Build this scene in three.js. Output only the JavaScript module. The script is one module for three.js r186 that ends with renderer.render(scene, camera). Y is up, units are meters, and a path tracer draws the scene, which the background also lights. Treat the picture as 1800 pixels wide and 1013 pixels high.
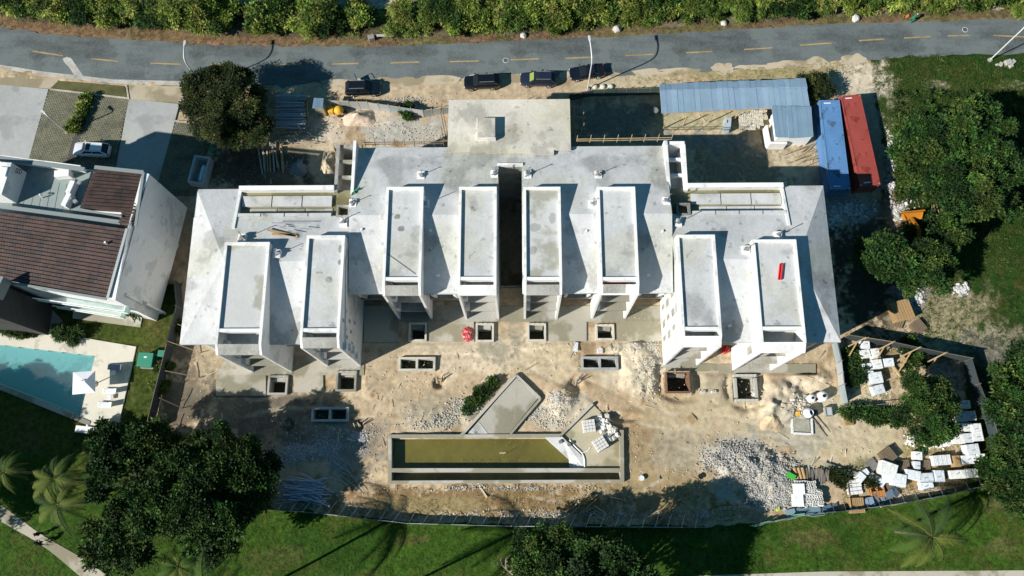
import * as THREE from 'three';
import { mergeGeometries, toCreasedNormals } from 'three/addons/utils/BufferGeometryUtils.js';
import { RoundedBoxGeometry } from 'three/addons/geometries/RoundedBoxGeometry.js';
import { MarchingCubes } from 'three/addons/objects/MarchingCubes.js';

// ---------------------------------------------------------------- camera, sky, sun, exposure
const W = 1024, HGT = 576, FL = 1385, CX = 900, CY = 506.5, CAMH = 95;
const scene = new THREE.Scene();
const nV = new THREE.Vector3(18, 378, 1385).normalize();                 // straight down, in lens axes (x right, y down, z forward)
const sV = new THREE.Vector3(6, 5078, -1385); sV.addScaledVector(nV, -sV.dot(nV)).normalize();   // south
const eV = new THREE.Vector3().crossVectors(sV, nV).normalize();         // east
const camera = new THREE.PerspectiveCamera(2 * Math.atan(CY / FL) * 180 / Math.PI, 1800 / 1013, 0.5, 3000);
camera.position.set(0, CAMH, 0);
{
  const right = new THREE.Vector3(eV.x, -nV.x, sV.x), up = new THREE.Vector3(-eV.y, nV.y, -sV.y), back = new THREE.Vector3(-eV.z, nV.z, -sV.z);
  camera.quaternion.setFromRotationMatrix(new THREE.Matrix4().makeBasis(right, up, back));
}
const SUN_EL = 34.5 * Math.PI / 180, SUN_AZ = 26.3 * Math.PI / 180;      // the sun stands in the west-south-west
const sunDir = new THREE.Vector3(-Math.cos(SUN_EL) * Math.cos(SUN_AZ), Math.sin(SUN_EL), Math.cos(SUN_EL) * Math.sin(SUN_AZ));
const sun = new THREE.DirectionalLight(new THREE.Color(1, 0.955, 0.885), 4.7);
sun.position.copy(sunDir).multiplyScalar(250); sun.target.position.set(0, 0, -25);
sun.position.add(sun.target.position);
sun.castShadow = true; sun.shadow.mapSize.set(4096, 4096);
Object.assign(sun.shadow.camera, { left: -95, right: 95, top: 70, bottom: -70, near: 20, far: 480 });
scene.add(sun, sun.target);
{
  const w = 256, h = 128, a = new Float32Array(w * h * 4);
  for (let j = 0; j < h; j++) for (let i = 0; i < w; i++) {
    const el = (0.5 - (h - 1 - j + 0.5) / h) * Math.PI;                    // row 0 is the bottom of the picture
    const t = Math.max(0, Math.sin(el)), k = Math.pow(1 - t, 3);
    const o = (j * w + i) * 4, lvl = 0.215;
    const r = (0.09 + 0.44 * k) * lvl, g = (0.40 + 0.40 * k) * lvl, b = (0.74 + 0.24 * k) * lvl;
    const dn = el < 0 ? 0.35 : 1;
    a[o] = r * dn; a[o + 1] = g * dn; a[o + 2] = b * dn; a[o + 3] = 1;
  }
  const t = new THREE.DataTexture(a, w, h, THREE.RGBAFormat, THREE.FloatType);
  t.mapping = THREE.EquirectangularReflectionMapping; t.magFilter = THREE.LinearFilter; t.needsUpdate = true;
  scene.background = t; scene.environment = t;
}
const renderer = new THREE.WebGLRenderer({ antialias: true });
renderer.setSize(W, HGT);
renderer.toneMapping = THREE.LinearToneMapping;
renderer.toneMappingExposure = 1.5;
renderer.shadowMap.enabled = true;

// ---------------------------------------------------------------- helpers
const V = (x, y, z) => new THREE.Vector3(x, y, z);
const D2R = Math.PI / 180;
function rng(seed) { let a = seed >>> 0; return () => { a |= 0; a = a + 0x6D2B79F5 | 0; let t = Math.imul(a ^ a >>> 15, 1 | a); t = t + Math.imul(t ^ t >>> 7, 61 | t) ^ t; return ((t ^ t >>> 14) >>> 0) / 4294967296; }; }
let R = rng(7);
const rr = (a, b) => a + (b - a) * R();
/** the place seen at a survey mark (x, y of the 1800 x 1013 plan photo) when it lies h metres up */
function P(px, py, h = 0) {
  const r = new THREE.Vector3(px - CX, py - CY, FL), t = (CAMH - h) / r.dot(nV);
  return V(r.dot(eV) * t, h, r.dot(sV) * t);
}
/** where a ground point lies on the survey plan */
function toPlan(x, z) {
  const vx = eV.x * x + sV.x * z + nV.x * CAMH, vy = eV.y * x + sV.y * z + nV.y * CAMH, vz = eV.z * x + sV.z * z + nV.z * CAMH;
  return [CX + FL * vx / vz, CY + FL * vy / vz];
}
const used = {};
function numbered(n) { if (!(n in used)) { used[n] = 0; return n; } used[n]++; return n + '_' + String(used[n]).padStart(3, '0'); }
function tag(o, label, category, group) { o.userData.label = label; o.userData.category = category; if (group) o.userData.group = group; return o; }
function thing(name, label, category, pos = [0, 0, 0], turn = 0, group) {
  const o = new THREE.Group(); o.name = numbered(name); scene.add(o);
  if (pos.isVector3) o.position.copy(pos); else o.position.set(...pos);
  o.rotation.y = turn; return tag(o, label, category, group);
}
function prep(g) {                                   // one plain form for all geometries, uv in metres by the way a face points
  if (g.index) g = g.toNonIndexed();
  if (!g.attributes.normal) g.computeVertexNormals();
  const p = g.attributes.position, n = g.attributes.normal, uv = new Float32Array(p.count * 2);
  if (g.userData.keepUV) return g;
  for (let i = 0; i < p.count; i += 3) {
    let ax = 0, ay = 0, az = 0;
    for (let k = 0; k < 3; k++) { ax += n.getX(i + k); ay += n.getY(i + k); az += n.getZ(i + k); }
    ax = Math.abs(ax); ay = Math.abs(ay); az = Math.abs(az);
    for (let k = 0; k < 3; k++) {
      const x = p.getX(i + k), y = p.getY(i + k), z = p.getZ(i + k);
      if (ay >= ax && ay >= az) { uv[2 * (i + k)] = x; uv[2 * (i + k) + 1] = z; }
      else if (ax >= az) { uv[2 * (i + k)] = z; uv[2 * (i + k) + 1] = y; }
      else { uv[2 * (i + k)] = x; uv[2 * (i + k) + 1] = y; }
    }
  }
  const keep = new THREE.BufferGeometry();
  keep.setAttribute('position', g.attributes.position); keep.setAttribute('normal', g.attributes.normal);
  keep.setAttribute('uv', new THREE.BufferAttribute(uv, 2));
  if (g.attributes.color) keep.setAttribute('color', g.attributes.color);
  return keep;
}
const merged = (gs) => { gs = (Array.isArray(gs) ? gs : [gs]).map(prep); return gs.length > 1 ? mergeGeometries(gs) : gs[0]; };
function mesh(name, gs, mat, parent = scene) {
  const m = new THREE.Mesh(gs.isBufferGeometry && gs.userData.ready ? gs : merged(gs), mat);
  m.name = parent === scene ? numbered(name) : name; m.castShadow = m.receiveShadow = true; parent.add(m); return m;
}
/** a part given in world coordinates, put under an unturned thing */
function partW(name, gs, mat, th) {
  const g = merged(gs), p = V(0, 0, 0); for (let o = th; o && o !== scene; o = o.parent) p.add(o.position);
  g.translate(-p.x, -p.y, -p.z); return mesh(name, Object.assign(g, { userData: { ready: true } }), mat, th);
}
function struct(name, gs, mat) { const m = mesh(name, gs, mat); m.userData.kind = 'structure'; return m; }
function dup(o, pos, turn, label, group) {
  const c = o.clone(); c.name = numbered(o.name.replace(/_\d{3}$/, '')); scene.add(c);
  c.userData = { ...o.userData };
  if (pos) c.position.copy(pos); if (turn !== undefined) c.rotation.y = turn;
  if (label) c.userData.label = label; if (group) c.userData.group = group; return c;
}
// geometry makers
const box = (x0, x1, y0, y1, z0, z1) => { const g = new THREE.BoxGeometry(x1 - x0, y1 - y0, z1 - z0); g.translate((x0 + x1) / 2, (y0 + y1) / 2, (z0 + z1) / 2); return g; };
const obox = (c, sx, sy, sz, ry = 0, rx = 0, rz = 0) => { const g = new THREE.BoxGeometry(sx, sy, sz); g.applyMatrix4(new THREE.Matrix4().makeRotationFromEuler(new THREE.Euler(rx, ry, rz, 'YXZ'))); g.translate(c.x, c.y, c.z); return g; };
const rbox = (c, sx, sy, sz, r = 0.03, ry = 0, rx = 0, rz = 0, seg = 2) => { const g = new RoundedBoxGeometry(sx, sy, sz, seg, Math.min(r, sx / 2.01, sy / 2.01, sz / 2.01)); g.applyMatrix4(new THREE.Matrix4().makeRotationFromEuler(new THREE.Euler(rx, ry, rz, 'YXZ'))); g.translate(c.x, c.y, c.z); return g; };
const cyl = (c, r0, r1, h, seg = 14) => { const g = new THREE.CylinderGeometry(r1, r0, h, seg); g.translate(c.x, c.y + h / 2, c.z); return g; };
function bar(a, b, w, h = w, round = false) {        // a straight bar from a to b
  const d = b.clone().sub(a), L = d.length() || 1e-3;
  const g = round ? new THREE.CylinderGeometry(w / 2, h / 2, L, 7) : new THREE.BoxGeometry(w, L, h);
  d.normalize();                                     // w lies level across the bar, h stands as upright as it can
  let ax = V(d.z, 0, -d.x); if (ax.lengthSq() < 1e-8) ax = V(1, 0, 0); ax.normalize();
  g.applyMatrix4(new THREE.Matrix4().makeBasis(ax, d, new THREE.Vector3().crossVectors(ax, d)));
  g.translate((a.x + b.x) / 2, (a.y + b.y) / 2, (a.z + b.z) / 2); return g;
}
function tube(pts, r, seg = 24, rs = 6) { return new THREE.TubeGeometry(new THREE.CatmullRomCurve3(pts), seg, r, rs); }
/** upright prism over a ground outline of [x, z] pairs */
function prism(pts, y0, y1, holes = []) {
  const s = new THREE.Shape(pts.map(([x, z]) => new THREE.Vector2(x, -z)));
  for (const h of holes) s.holes.push(new THREE.Path(h.map(([x, z]) => new THREE.Vector2(x, -z))));
  const g = new THREE.ExtrudeGeometry(s, { depth: y1 - y0, bevelEnabled: false, curveSegments: 4 });
  g.rotateX(-Math.PI / 2); g.translate(0, y0, 0); return g;
}
const plan = (pxs, h = 0) => pxs.map(([x, y]) => { const q = P(x, y, h); return [q.x, q.z]; });
const prismP = (pxs, h, y0, y1, holes = []) => prism(plan(pxs, h), y0, y1, holes.map(o => plan(o, h)));
/** a slab whose top runs through the given 3-D points, t thick */
function slab(top, t) {
  const n = top.length, pos = [], tri = THREE.ShapeUtils.triangulateShape(top.map(p => new THREE.Vector2(p.x, -p.z)), []);
  const put = (p, dy) => pos.push(p.x, p.y - dy, p.z);
  const area = top.reduce((s, p, i) => { const q = top[(i + 1) % n]; return s + p.x * -q.z + p.z * q.x; }, 0);
  for (const [a, b, c] of tri) {
    const q = [top[a], top[b], top[c]];
    const cr = (q[1].x - q[0].x) * -(q[2].z - q[0].z) + (q[1].z - q[0].z) * (q[2].x - q[0].x);
    if (cr < 0) q.reverse();
    q.forEach(p => put(p, 0)); q.slice().reverse().forEach(p => put(p, t));
  }
  for (let i = 0; i < n; i++) {
    let a = top[i], b = top[(i + 1) % n]; if (area < 0) [a, b] = [b, a];
    put(a, 0); put(a, t); put(b, t); put(a, 0); put(b, t); put(b, 0);
  }
  const g = new THREE.BufferGeometry(); g.setAttribute('position', new THREE.Float32BufferAttribute(pos, 3)); g.computeVertexNormals(); return g;
}
const inPoly = (x, y, p) => { let c = false; for (let i = 0, j = p.length - 1; i < p.length; j = i++) { const [xi, yi] = p[i], [xj, yj] = p[j]; if ((yi > y) !== (yj > y) && x < (xj - xi) * (y - yi) / (yj - yi) + xi) c = !c; } return c; };
const polyline = (pts, x) => { for (let i = 1; i < pts.length; i++) if (x <= pts[i][0] || i === pts.length - 1) { const [a, b] = [pts[i - 1], pts[i]]; return a[1] + (b[1] - a[1]) * (x - a[0]) / (b[0] - a[0]); } };
/** thin ribbon slab between two plan polylines with as many points */
function ribbon(A, B, y, t = 0.06) {
  const pos = [];
  for (let i = 0; i + 1 < A.length; i++) {
    const [a, b, c, d] = [A[i], A[i + 1], B[i + 1], B[i]].map(p => V(p.x, y, p.z));
    for (const p of [a, d, c, a, c, b]) pos.push(p.x, p.y, p.z);
    for (const [u, v] of [[b, a], [d, c]]) { const ul = V(u.x, y - t, u.z), vl = V(v.x, y - t, v.z); for (const p of [u, v, vl, u, vl, ul]) pos.push(p.x, p.y, p.z); }
  }
  const g = new THREE.BufferGeometry(); g.setAttribute('position', new THREE.Float32BufferAttribute(pos, 3)); g.computeVertexNormals(); return g;
}
// ---------------------------------------------------------------- noise and textures
const NZ = 256, NA = (() => { const r = rng(99), a = new Float32Array(NZ * NZ); for (let i = 0; i < a.length; i++) a[i] = r(); return a; })();
function ns(x, y) {
  const xf = Math.floor(x), yf = Math.floor(y); let u = x - xf, v = y - yf; u = u * u * (3 - 2 * u); v = v * v * (3 - 2 * v);
  const x0 = xf & 255, x1 = (xf + 1) & 255, y0 = (yf & 255) << 8, y1 = ((yf + 1) & 255) << 8;
  return (NA[y0 + x0] * (1 - u) + NA[y0 + x1] * u) * (1 - v) + (NA[y1 + x0] * (1 - u) + NA[y1 + x1] * u) * v;
}
function fbm(x, y, o = 4) { let s = 0, a = 0.5, t = 0; for (let i = 0; i < o; i++) { s += a * ns(x, y); t += a; a *= 0.5; x = x * 2 + 17; y = y * 2 + 31; } return s / t; }
const sm = (a, b, x) => { x = Math.min(1, Math.max(0, (x - a) / (b - a))); return x * x * (3 - 2 * x); };
const toS = (v) => 255 * Math.min(1, Math.max(0, v <= 0.0031308 ? v * 12.92 : 1.055 * Math.pow(v, 1 / 2.4) - 0.055));
/** a repeating colour map, w metres a side, from fn(u, v) in 0..256 wrapped noise units -> [r, g, b] linear */
function tex(n, w, fn, srgb = true) {
  const a = new Uint8Array(n * n * 4);
  for (let j = 0; j < n; j++) for (let i = 0; i < n; i++) {
    const c = fn(i * 256 / n, j * 256 / n), o = (j * n + i) * 4;
    for (let k = 0; k < 3; k++) a[o + k] = srgb ? toS(c[k]) : Math.min(255, Math.max(0, c[k] * 255));
    a[o + 3] = 255;
  }
  const t = new THREE.DataTexture(a, n, n); t.wrapS = t.wrapT = THREE.RepeatWrapping; t.magFilter = THREE.LinearFilter; t.minFilter = THREE.LinearMipmapLinearFilter; t.generateMipmaps = true;
  if (srgb) t.colorSpace = THREE.SRGBColorSpace; t.repeat.set(1 / w, 1 / w); t.needsUpdate = true; return t;
}
const grey = (v) => [v, v, v];
const Tx = {};
// periodic fbm: octaves that divide 256
const pf = (x, y, f, o = 4) => { let s = 0, a = 0.5, t = 0, k = f; for (let i = 0; i < o; i++) { s += a * nsp(x * k / 256, y * k / 256, k); t += a; a *= 0.55; k *= 2; } return s / t; };
function nsp(x, y, per) {
  const xf = Math.floor(x), yf = Math.floor(y); let u = x - xf, v = y - yf; u = u * u * (3 - 2 * u); v = v * v * (3 - 2 * v);
  const m = (q) => ((q % per) + per) % per, h = (i, j) => NA[((m(j) * 7 + per) & 255) << 8 | ((m(i) * 13 + per * 3) & 255)];
  return (h(xf, yf) * (1 - u) + h(xf + 1, yf) * u) * (1 - v) + (h(xf, yf + 1) * (1 - u) + h(xf + 1, yf + 1) * u) * v;
}
Tx.conc = tex(1024, 19, (x, y) => {
  const a = pf(x, y, 4, 5), b = pf(x + 40, y + 9, 16, 4), c = pf(x, y, 64, 2), d = pf(x + 90, y + 60, 8, 5);
  let v = 0.86 + (a - 0.5) * 0.22 + (b - 0.5) * 0.14 + (c - 0.5) * 0.08;
  v -= 0.16 * sm(0.60, 0.72, d);
  const cr = Math.abs(pf(x + 20, y + 70, 4, 4) - 0.5); v -= 0.10 * (1 - sm(0, 0.006, cr)) * sm(0.45, 0.6, a);
  const o = sm(0.58, 0.70, pf(x + 130, y + 33, 4, 5)); return [v * (1 - 0.03 * o), v * (1 - 0.035 * o), v * (1 - 0.12 * o)];
});
Tx.stain = tex(1024, 13, (x, y) => {
  const a = pf(x, y, 4, 5), d = pf(x + 90, y + 60, 4, 6), c = pf(x, y, 64, 2);
  let v = 0.86 + (a - 0.5) * 0.2 + (c - 0.5) * 0.08; const o = sm(0.52, 0.66, d); v *= 1 - 0.36 * o;
  return [v, v * (1 - 0.02 * o), v * (1 - 0.16 * o)];
});
Tx.plaster = tex(1024, 11, (x, y) => {
  const a = pf(x, y, 4, 4), b = pf(x, y, 32, 4), d = pf(x + 50, y + 20, 8, 5);
  const v = 0.93 + (a - 0.5) * 0.10 + (b - 0.5) * 0.10 - 0.18 * sm(0.62, 0.70, d); return [v, v, v * 0.99];
});
Tx.slab = tex(1024, 24, (x, y) => {                  // trowelled roof screed: pour joints, patches, drips and small spots
  const a = pf(x, y, 4, 5), b = pf(x + 40, y + 9, 16, 4), c = pf(x, y, 128, 2), d = pf(x + 90, y + 60, 8, 5), e = pf(x + 15, y + 150, 32, 3), st = pf(x * 3, y, 16, 4);
  let v = 0.84 + (a - .5) * .24 + (b - .5) * .20 + (c - .5) * .16 + (st - .5) * .14;
  v -= .24 * sm(.58, .72, d); v -= .26 * sm(.735, .80, e); v += .07 * sm(.60, .70, pf(x + 200, y + 77, 8, 4));
  const cr = Math.abs(pf(x + 20, y + 70, 4, 5) - .5); v -= .16 * (1 - sm(0, .004, cr)) * sm(.42, .6, b);
  const o = sm(.57, .70, pf(x + 130, y + 33, 4, 5)); return [v * (1 - .04 * o), v * (1 - .045 * o), v * (1 - .13 * o)];
});
Tx.wrap = tex(512, 2.6, (x, y) => { const r = Math.abs(pf(x, y, 4, 4) - .5), q = Math.abs(pf(x * 2 + 70, y + 30, 4, 4) - .5), a = pf(x, y, 16, 3); const v = .96 - .45 * (1 - sm(0, .035, r)) * sm(.4, .6, a) - .30 * (1 - sm(0, .03, q)) + (a - .5) * .2; return [v * .98, v, v]; });
Tx.scum = tex(1024, 16, (x, y) => { const a = pf(x, y, 4, 5), b = pf(x + 30, y + 88, 64, 2), s = pf(x * 2, y, 8, 5); const v = .74 + (a - .5) * .5 + (s - .5) * .4, w = sm(.74, .82, b); return [v + w * .9, v + w * .9, v * .95 + w * 1.6]; });
Tx.raw = tex(512, 5, (x, y) => { const a = pf(x, y, 4, 5), b = pf(x, y, 32, 3); const v = 0.8 + (a - 0.5) * 0.7 + (b - 0.5) * 0.35; return [v, v * 0.99, v * 0.95]; });
Tx.asph = tex(1024, 22, (x, y) => { const a = pf(x, y, 4, 5), b = pf(x, y, 128, 2), s = pf(x, y * 4, 8, 4); const w = sm(.56, .70, pf(x + 61, y + 12, 8, 5)), v = 0.78 + (a - 0.5) * 0.55 + (b - 0.5) * 0.40 + (s - 0.5) * 0.55 + .26 * w; return [v, v, v * (1 - .05 * w)]; });
Tx.wood = tex(256, 1.6, (x, y) => { const a = pf(x * 1, y * 8, 4, 4), b = pf(x, y, 32, 2); const v = 0.75 + (a - 0.5) * 0.5 + (b - 0.5) * 0.25; return [v, v * 0.97, v * 0.92]; });
Tx.metal = tex(512, 6, (x, y) => { const a = pf(x, y, 4, 5), b = pf(x, y, 64, 2); const v = 0.9 + (a - 0.5) * 0.28 + (b - 0.5) * 0.12; return [v, v, v]; });
Tx.rust = tex(512, 7, (x, y) => { const a = pf(x, y, 4, 5), b = pf(x, y, 64, 2), o = sm(0.60, 0.72, pf(x + 77, y + 14, 8, 5)); const v = 0.88 + (a - 0.5) * 0.34 + (b - 0.5) * 0.14; return [v * (1 - 0.35 * o), v * (1 - 0.5 * o), v * (1 - 0.6 * o)]; });
Tx.bump = tex(512, 3, (x, y) => grey(pf(x, y, 8, 5)), false);
Tx.bumpFine = tex(512, 1.2, (x, y) => grey(pf(x, y, 16, 4)), false);
function M(r, g, b, o = {}) {
  const { phys, bump, bumpTex, ...rest } = o;
  const m = new (phys ? THREE.MeshPhysicalMaterial : THREE.MeshStandardMaterial)({ color: new THREE.Color().setRGB(r, g, b), roughness: 0.85, metalness: 0, ...rest });
  if (bump) { m.bumpMap = bumpTex || Tx.bump; m.bumpScale = bump; }
  return m;
}
const mt = {
  roof: M(0.565, 0.575, 0.575, { map: Tx.slab, bump: 0.012 }),
  roofStain: M(0.57, 0.58, 0.57, { map: Tx.stain, bump: 0.012 }),
  core: M(0.62, 0.59, 0.51, { map: Tx.slab, bump: 0.012 }),
  white: M(0.80, 0.80, 0.79, { map: Tx.plaster, bump: 0.006 }),
  whiteClean: M(0.82, 0.82, 0.81, { map: Tx.plaster, roughness: 0.6 }),
  raw: M(0.36, 0.36, 0.34, { map: Tx.raw, bump: 0.02 }),
  rawDark: M(0.22, 0.22, 0.21, { map: Tx.raw, bump: 0.02 }),
  slabC: M(0.42, 0.41, 0.37, { map: Tx.stain, bump: 0.012 }),
  wet: M(0.26, 0.24, 0.13, { map: Tx.stain, roughness: 0.45 }),
  dark: M(0.02, 0.022, 0.025, { roughness: 0.3 }),
  glass: M(0.02, 0.03, 0.035, { roughness: 0.08 }),
  wood: M(0.46, 0.31, 0.15, { map: Tx.wood }), woodPale: M(0.55, 0.42, 0.25, { map: Tx.wood }), woodOld: M(0.22, 0.17, 0.12, { map: Tx.wood }), woodOrange: M(0.55, 0.25, 0.08, { map: Tx.wood }),
  tin: M(0.30, 0.42, 0.52, { map: Tx.metal, roughness: 0.5, metalness: 0.25 }),
  steel: M(0.45, 0.46, 0.48, { map: Tx.metal, roughness: 0.45, metalness: 0.6 }),
  pipe: M(0.40, 0.46, 0.54, { roughness: 0.5 }),
  wrap: M(0.74, 0.76, 0.78, { map: Tx.wrap, roughness: 0.4, bump: 0.03 }),
  block: M(0.50, 0.48, 0.44, { map: Tx.raw }), blockWhite: M(0.72, 0.72, 0.70, { map: Tx.plaster }),
  black: M(0.012, 0.012, 0.014, { roughness: 0.5 }), rubber: M(0.018, 0.018, 0.018, { roughness: 0.9 }),
  red: M(0.62, 0.03, 0.025, { roughness: 0.6 }), orange: M(0.62, 0.26, 0.02, { roughness: 0.55 }), yellow: M(0.72, 0.38, 0.03, { roughness: 0.5 }),
  greenSheet: M(0.16, 0.42, 0.26, { roughness: 0.7, side: THREE.DoubleSide }), trunk: M(0.16, 0.13, 0.10, { map: Tx.wood, bump: 0.02 }),
  panelGrey: M(0.42, 0.46, 0.47, { map: Tx.metal, roughness: 0.6 }), fenceDark: M(0.035, 0.05, 0.055, { map: Tx.metal, roughness: 0.6 }),
  kerb: M(0.48, 0.46, 0.41, { map: Tx.raw }),
};
// ---------------------------------------------------------------- the ground
const roadTop = [[-260, 20], [-120, 34], [0, 48], [75, 58], [200, 68], [400, 79], [520, 82], [700, 81], [830, 75], [1000, 68], [1200, 58], [1400, 46], [1600, 38], [1800, 33], [1940, 30], [2100, 32]];
const roadBot = [[-260, 92], [-120, 104], [0, 118], [75, 130], [200, 144], [400, 149], [520, 150], [700, 147], [830, 142], [1000, 135], [1200, 129], [1400, 115], [1600, 99], [1800, 96], [1940, 97], [2100, 103]];
const southFence = [[-400, 560], [150, 735], [250, 768], [300, 800], [400, 862], [470, 893], [560, 900], [620, 907], [720, 918], [900, 923], [1240, 925], [1350, 917], [1440, 900], [1560, 886], [1650, 870], [1740, 848], [2200, 760]];
const pathTop = [[-300, 700], [0, 887], [70, 938], [150, 985], [190, 1013], [400, 1160]], pathBot = [[-300, 732], [0, 916], [75, 960], [140, 1013], [250, 1110], [360, 1240]];
const pits = [[700, 628, 765, 652], [1022, 627, 1087, 650], [547, 716, 612, 741], [718, 567, 750, 600], [836, 568, 868, 601], [927, 568, 960, 600], [1047, 570, 1080, 598], [470, 660, 505, 694], [590, 652, 626, 688], [1168, 648, 1215, 692], [1287, 655, 1335, 708]];
const basin = [[683, 765], [815, 765], [908, 657], [953, 700], [900, 764], [985, 764], [1043, 707], [1096, 765], [1096, 850], [683, 852]];
const villaPool = [[-120, 592], [168, 626], [141, 733], [-120, 630]];
const deck = [[-200, 560], [60, 580], [240, 610], [207, 757], [160, 748], [-200, 598]];
const hard = [basin, deck, [[-300, 120], [75, 140], [225, 155], [375, 165], [372, 345], [-300, 300]], [[635, 536], [1168, 536], [1168, 604], [635, 604]], [[375, 650], [640, 650], [640, 700], [375, 700]], [[1150, 640], [1440, 640], [1436, 659], [1150, 659]]];
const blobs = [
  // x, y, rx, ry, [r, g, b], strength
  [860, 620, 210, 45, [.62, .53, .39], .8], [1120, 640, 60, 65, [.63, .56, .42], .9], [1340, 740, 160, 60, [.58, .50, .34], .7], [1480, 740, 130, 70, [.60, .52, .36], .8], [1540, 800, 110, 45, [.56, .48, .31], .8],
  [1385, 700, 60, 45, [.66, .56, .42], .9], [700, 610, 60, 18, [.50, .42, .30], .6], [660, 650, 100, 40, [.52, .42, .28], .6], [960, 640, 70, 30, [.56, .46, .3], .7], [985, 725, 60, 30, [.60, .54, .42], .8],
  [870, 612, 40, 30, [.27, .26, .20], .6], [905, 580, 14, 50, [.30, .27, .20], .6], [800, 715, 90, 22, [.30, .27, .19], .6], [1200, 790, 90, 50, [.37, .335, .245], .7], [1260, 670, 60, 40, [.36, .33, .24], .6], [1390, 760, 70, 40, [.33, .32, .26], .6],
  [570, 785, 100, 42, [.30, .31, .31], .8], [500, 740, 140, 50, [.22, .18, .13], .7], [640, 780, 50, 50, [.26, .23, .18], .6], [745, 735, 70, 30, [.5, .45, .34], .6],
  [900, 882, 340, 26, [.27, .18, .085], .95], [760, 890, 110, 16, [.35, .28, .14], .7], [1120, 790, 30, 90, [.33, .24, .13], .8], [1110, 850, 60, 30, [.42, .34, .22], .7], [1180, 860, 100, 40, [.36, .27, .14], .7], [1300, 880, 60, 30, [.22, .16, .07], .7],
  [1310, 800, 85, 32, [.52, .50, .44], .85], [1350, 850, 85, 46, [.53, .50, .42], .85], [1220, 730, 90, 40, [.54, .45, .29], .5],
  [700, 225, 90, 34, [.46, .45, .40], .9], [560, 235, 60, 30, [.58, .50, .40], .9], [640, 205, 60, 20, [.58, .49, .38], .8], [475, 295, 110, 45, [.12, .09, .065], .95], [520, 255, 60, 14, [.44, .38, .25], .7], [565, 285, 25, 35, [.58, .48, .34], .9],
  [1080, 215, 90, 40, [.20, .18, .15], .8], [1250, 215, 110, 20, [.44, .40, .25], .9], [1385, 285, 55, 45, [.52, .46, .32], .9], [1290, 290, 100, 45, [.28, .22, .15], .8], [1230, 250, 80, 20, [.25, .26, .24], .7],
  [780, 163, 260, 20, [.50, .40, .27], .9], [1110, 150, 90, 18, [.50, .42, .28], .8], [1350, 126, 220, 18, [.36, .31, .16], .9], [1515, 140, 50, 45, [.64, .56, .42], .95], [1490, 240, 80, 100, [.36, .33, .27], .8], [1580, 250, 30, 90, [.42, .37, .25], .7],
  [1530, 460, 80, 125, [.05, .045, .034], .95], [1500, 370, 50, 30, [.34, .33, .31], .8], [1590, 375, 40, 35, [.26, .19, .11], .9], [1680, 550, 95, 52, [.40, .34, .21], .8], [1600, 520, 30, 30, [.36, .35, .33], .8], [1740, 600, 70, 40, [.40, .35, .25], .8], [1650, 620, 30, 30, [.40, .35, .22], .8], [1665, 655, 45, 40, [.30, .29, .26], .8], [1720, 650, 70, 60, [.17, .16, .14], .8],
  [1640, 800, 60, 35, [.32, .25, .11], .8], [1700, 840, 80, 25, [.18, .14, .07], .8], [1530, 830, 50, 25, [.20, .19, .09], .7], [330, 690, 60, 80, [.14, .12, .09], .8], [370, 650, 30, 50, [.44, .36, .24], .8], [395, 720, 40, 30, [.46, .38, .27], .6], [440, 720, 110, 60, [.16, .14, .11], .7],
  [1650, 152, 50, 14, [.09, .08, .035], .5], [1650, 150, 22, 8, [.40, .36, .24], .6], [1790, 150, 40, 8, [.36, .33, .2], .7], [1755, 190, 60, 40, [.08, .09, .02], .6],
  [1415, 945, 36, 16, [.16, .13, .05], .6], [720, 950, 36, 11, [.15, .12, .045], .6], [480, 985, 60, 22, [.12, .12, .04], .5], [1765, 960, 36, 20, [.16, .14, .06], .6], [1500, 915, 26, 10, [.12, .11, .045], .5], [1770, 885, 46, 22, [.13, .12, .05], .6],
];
function regionAt(px, py) {                            // which ground cover grows or lies there
  const fy = polyline(southFence, px);
  if (py > fy && px < 265 && py < polyline(pathBot, px) + 6 && py < 800 - (px > 200 ? 40 : 0)) return 'garden_lawn';
  if (py > fy) return 'lawn';
  if (px < 318 && py > 500 && px < 318 - (py - 545) * 0.27) return 'garden_lawn';
  const rt = polyline(roadTop, px);
  if (py < rt - (px < 600 ? 18 : 12)) return 'thicket_floor';
  if (py < (rt + polyline(roadBot, px)) / 2) return 'roadside_verge';
  if (py < 600 && px > 1535 + Math.max(0, (py - 150)) * 0.20 && py > 90) return px > 1590 + (py > 440 ? (py - 440) * 0.2 : 0) || py < 440 ? 'meadow' : 'ground';
  if (px > 1700 && py > 600 || px > 1745) return 'meadow';
  return 'ground';
}
const tracks = [[[1700, 800], [1560, 790], [1450, 765], [1280, 752], [1130, 735], [1010, 668], [900, 622], [760, 612], [650, 622]], [[1560, 790], [1400, 790], [1200, 800], [1120, 850], [1090, 890], [900, 893]], [[1180, 760], [1120, 690], [1090, 620]], [[760, 612], [700, 660], [640, 720], [560, 700], [430, 715]]].map(p => p.map(([x, y]) => { const q = P(x, y); return [q.x, q.z]; }));
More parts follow.
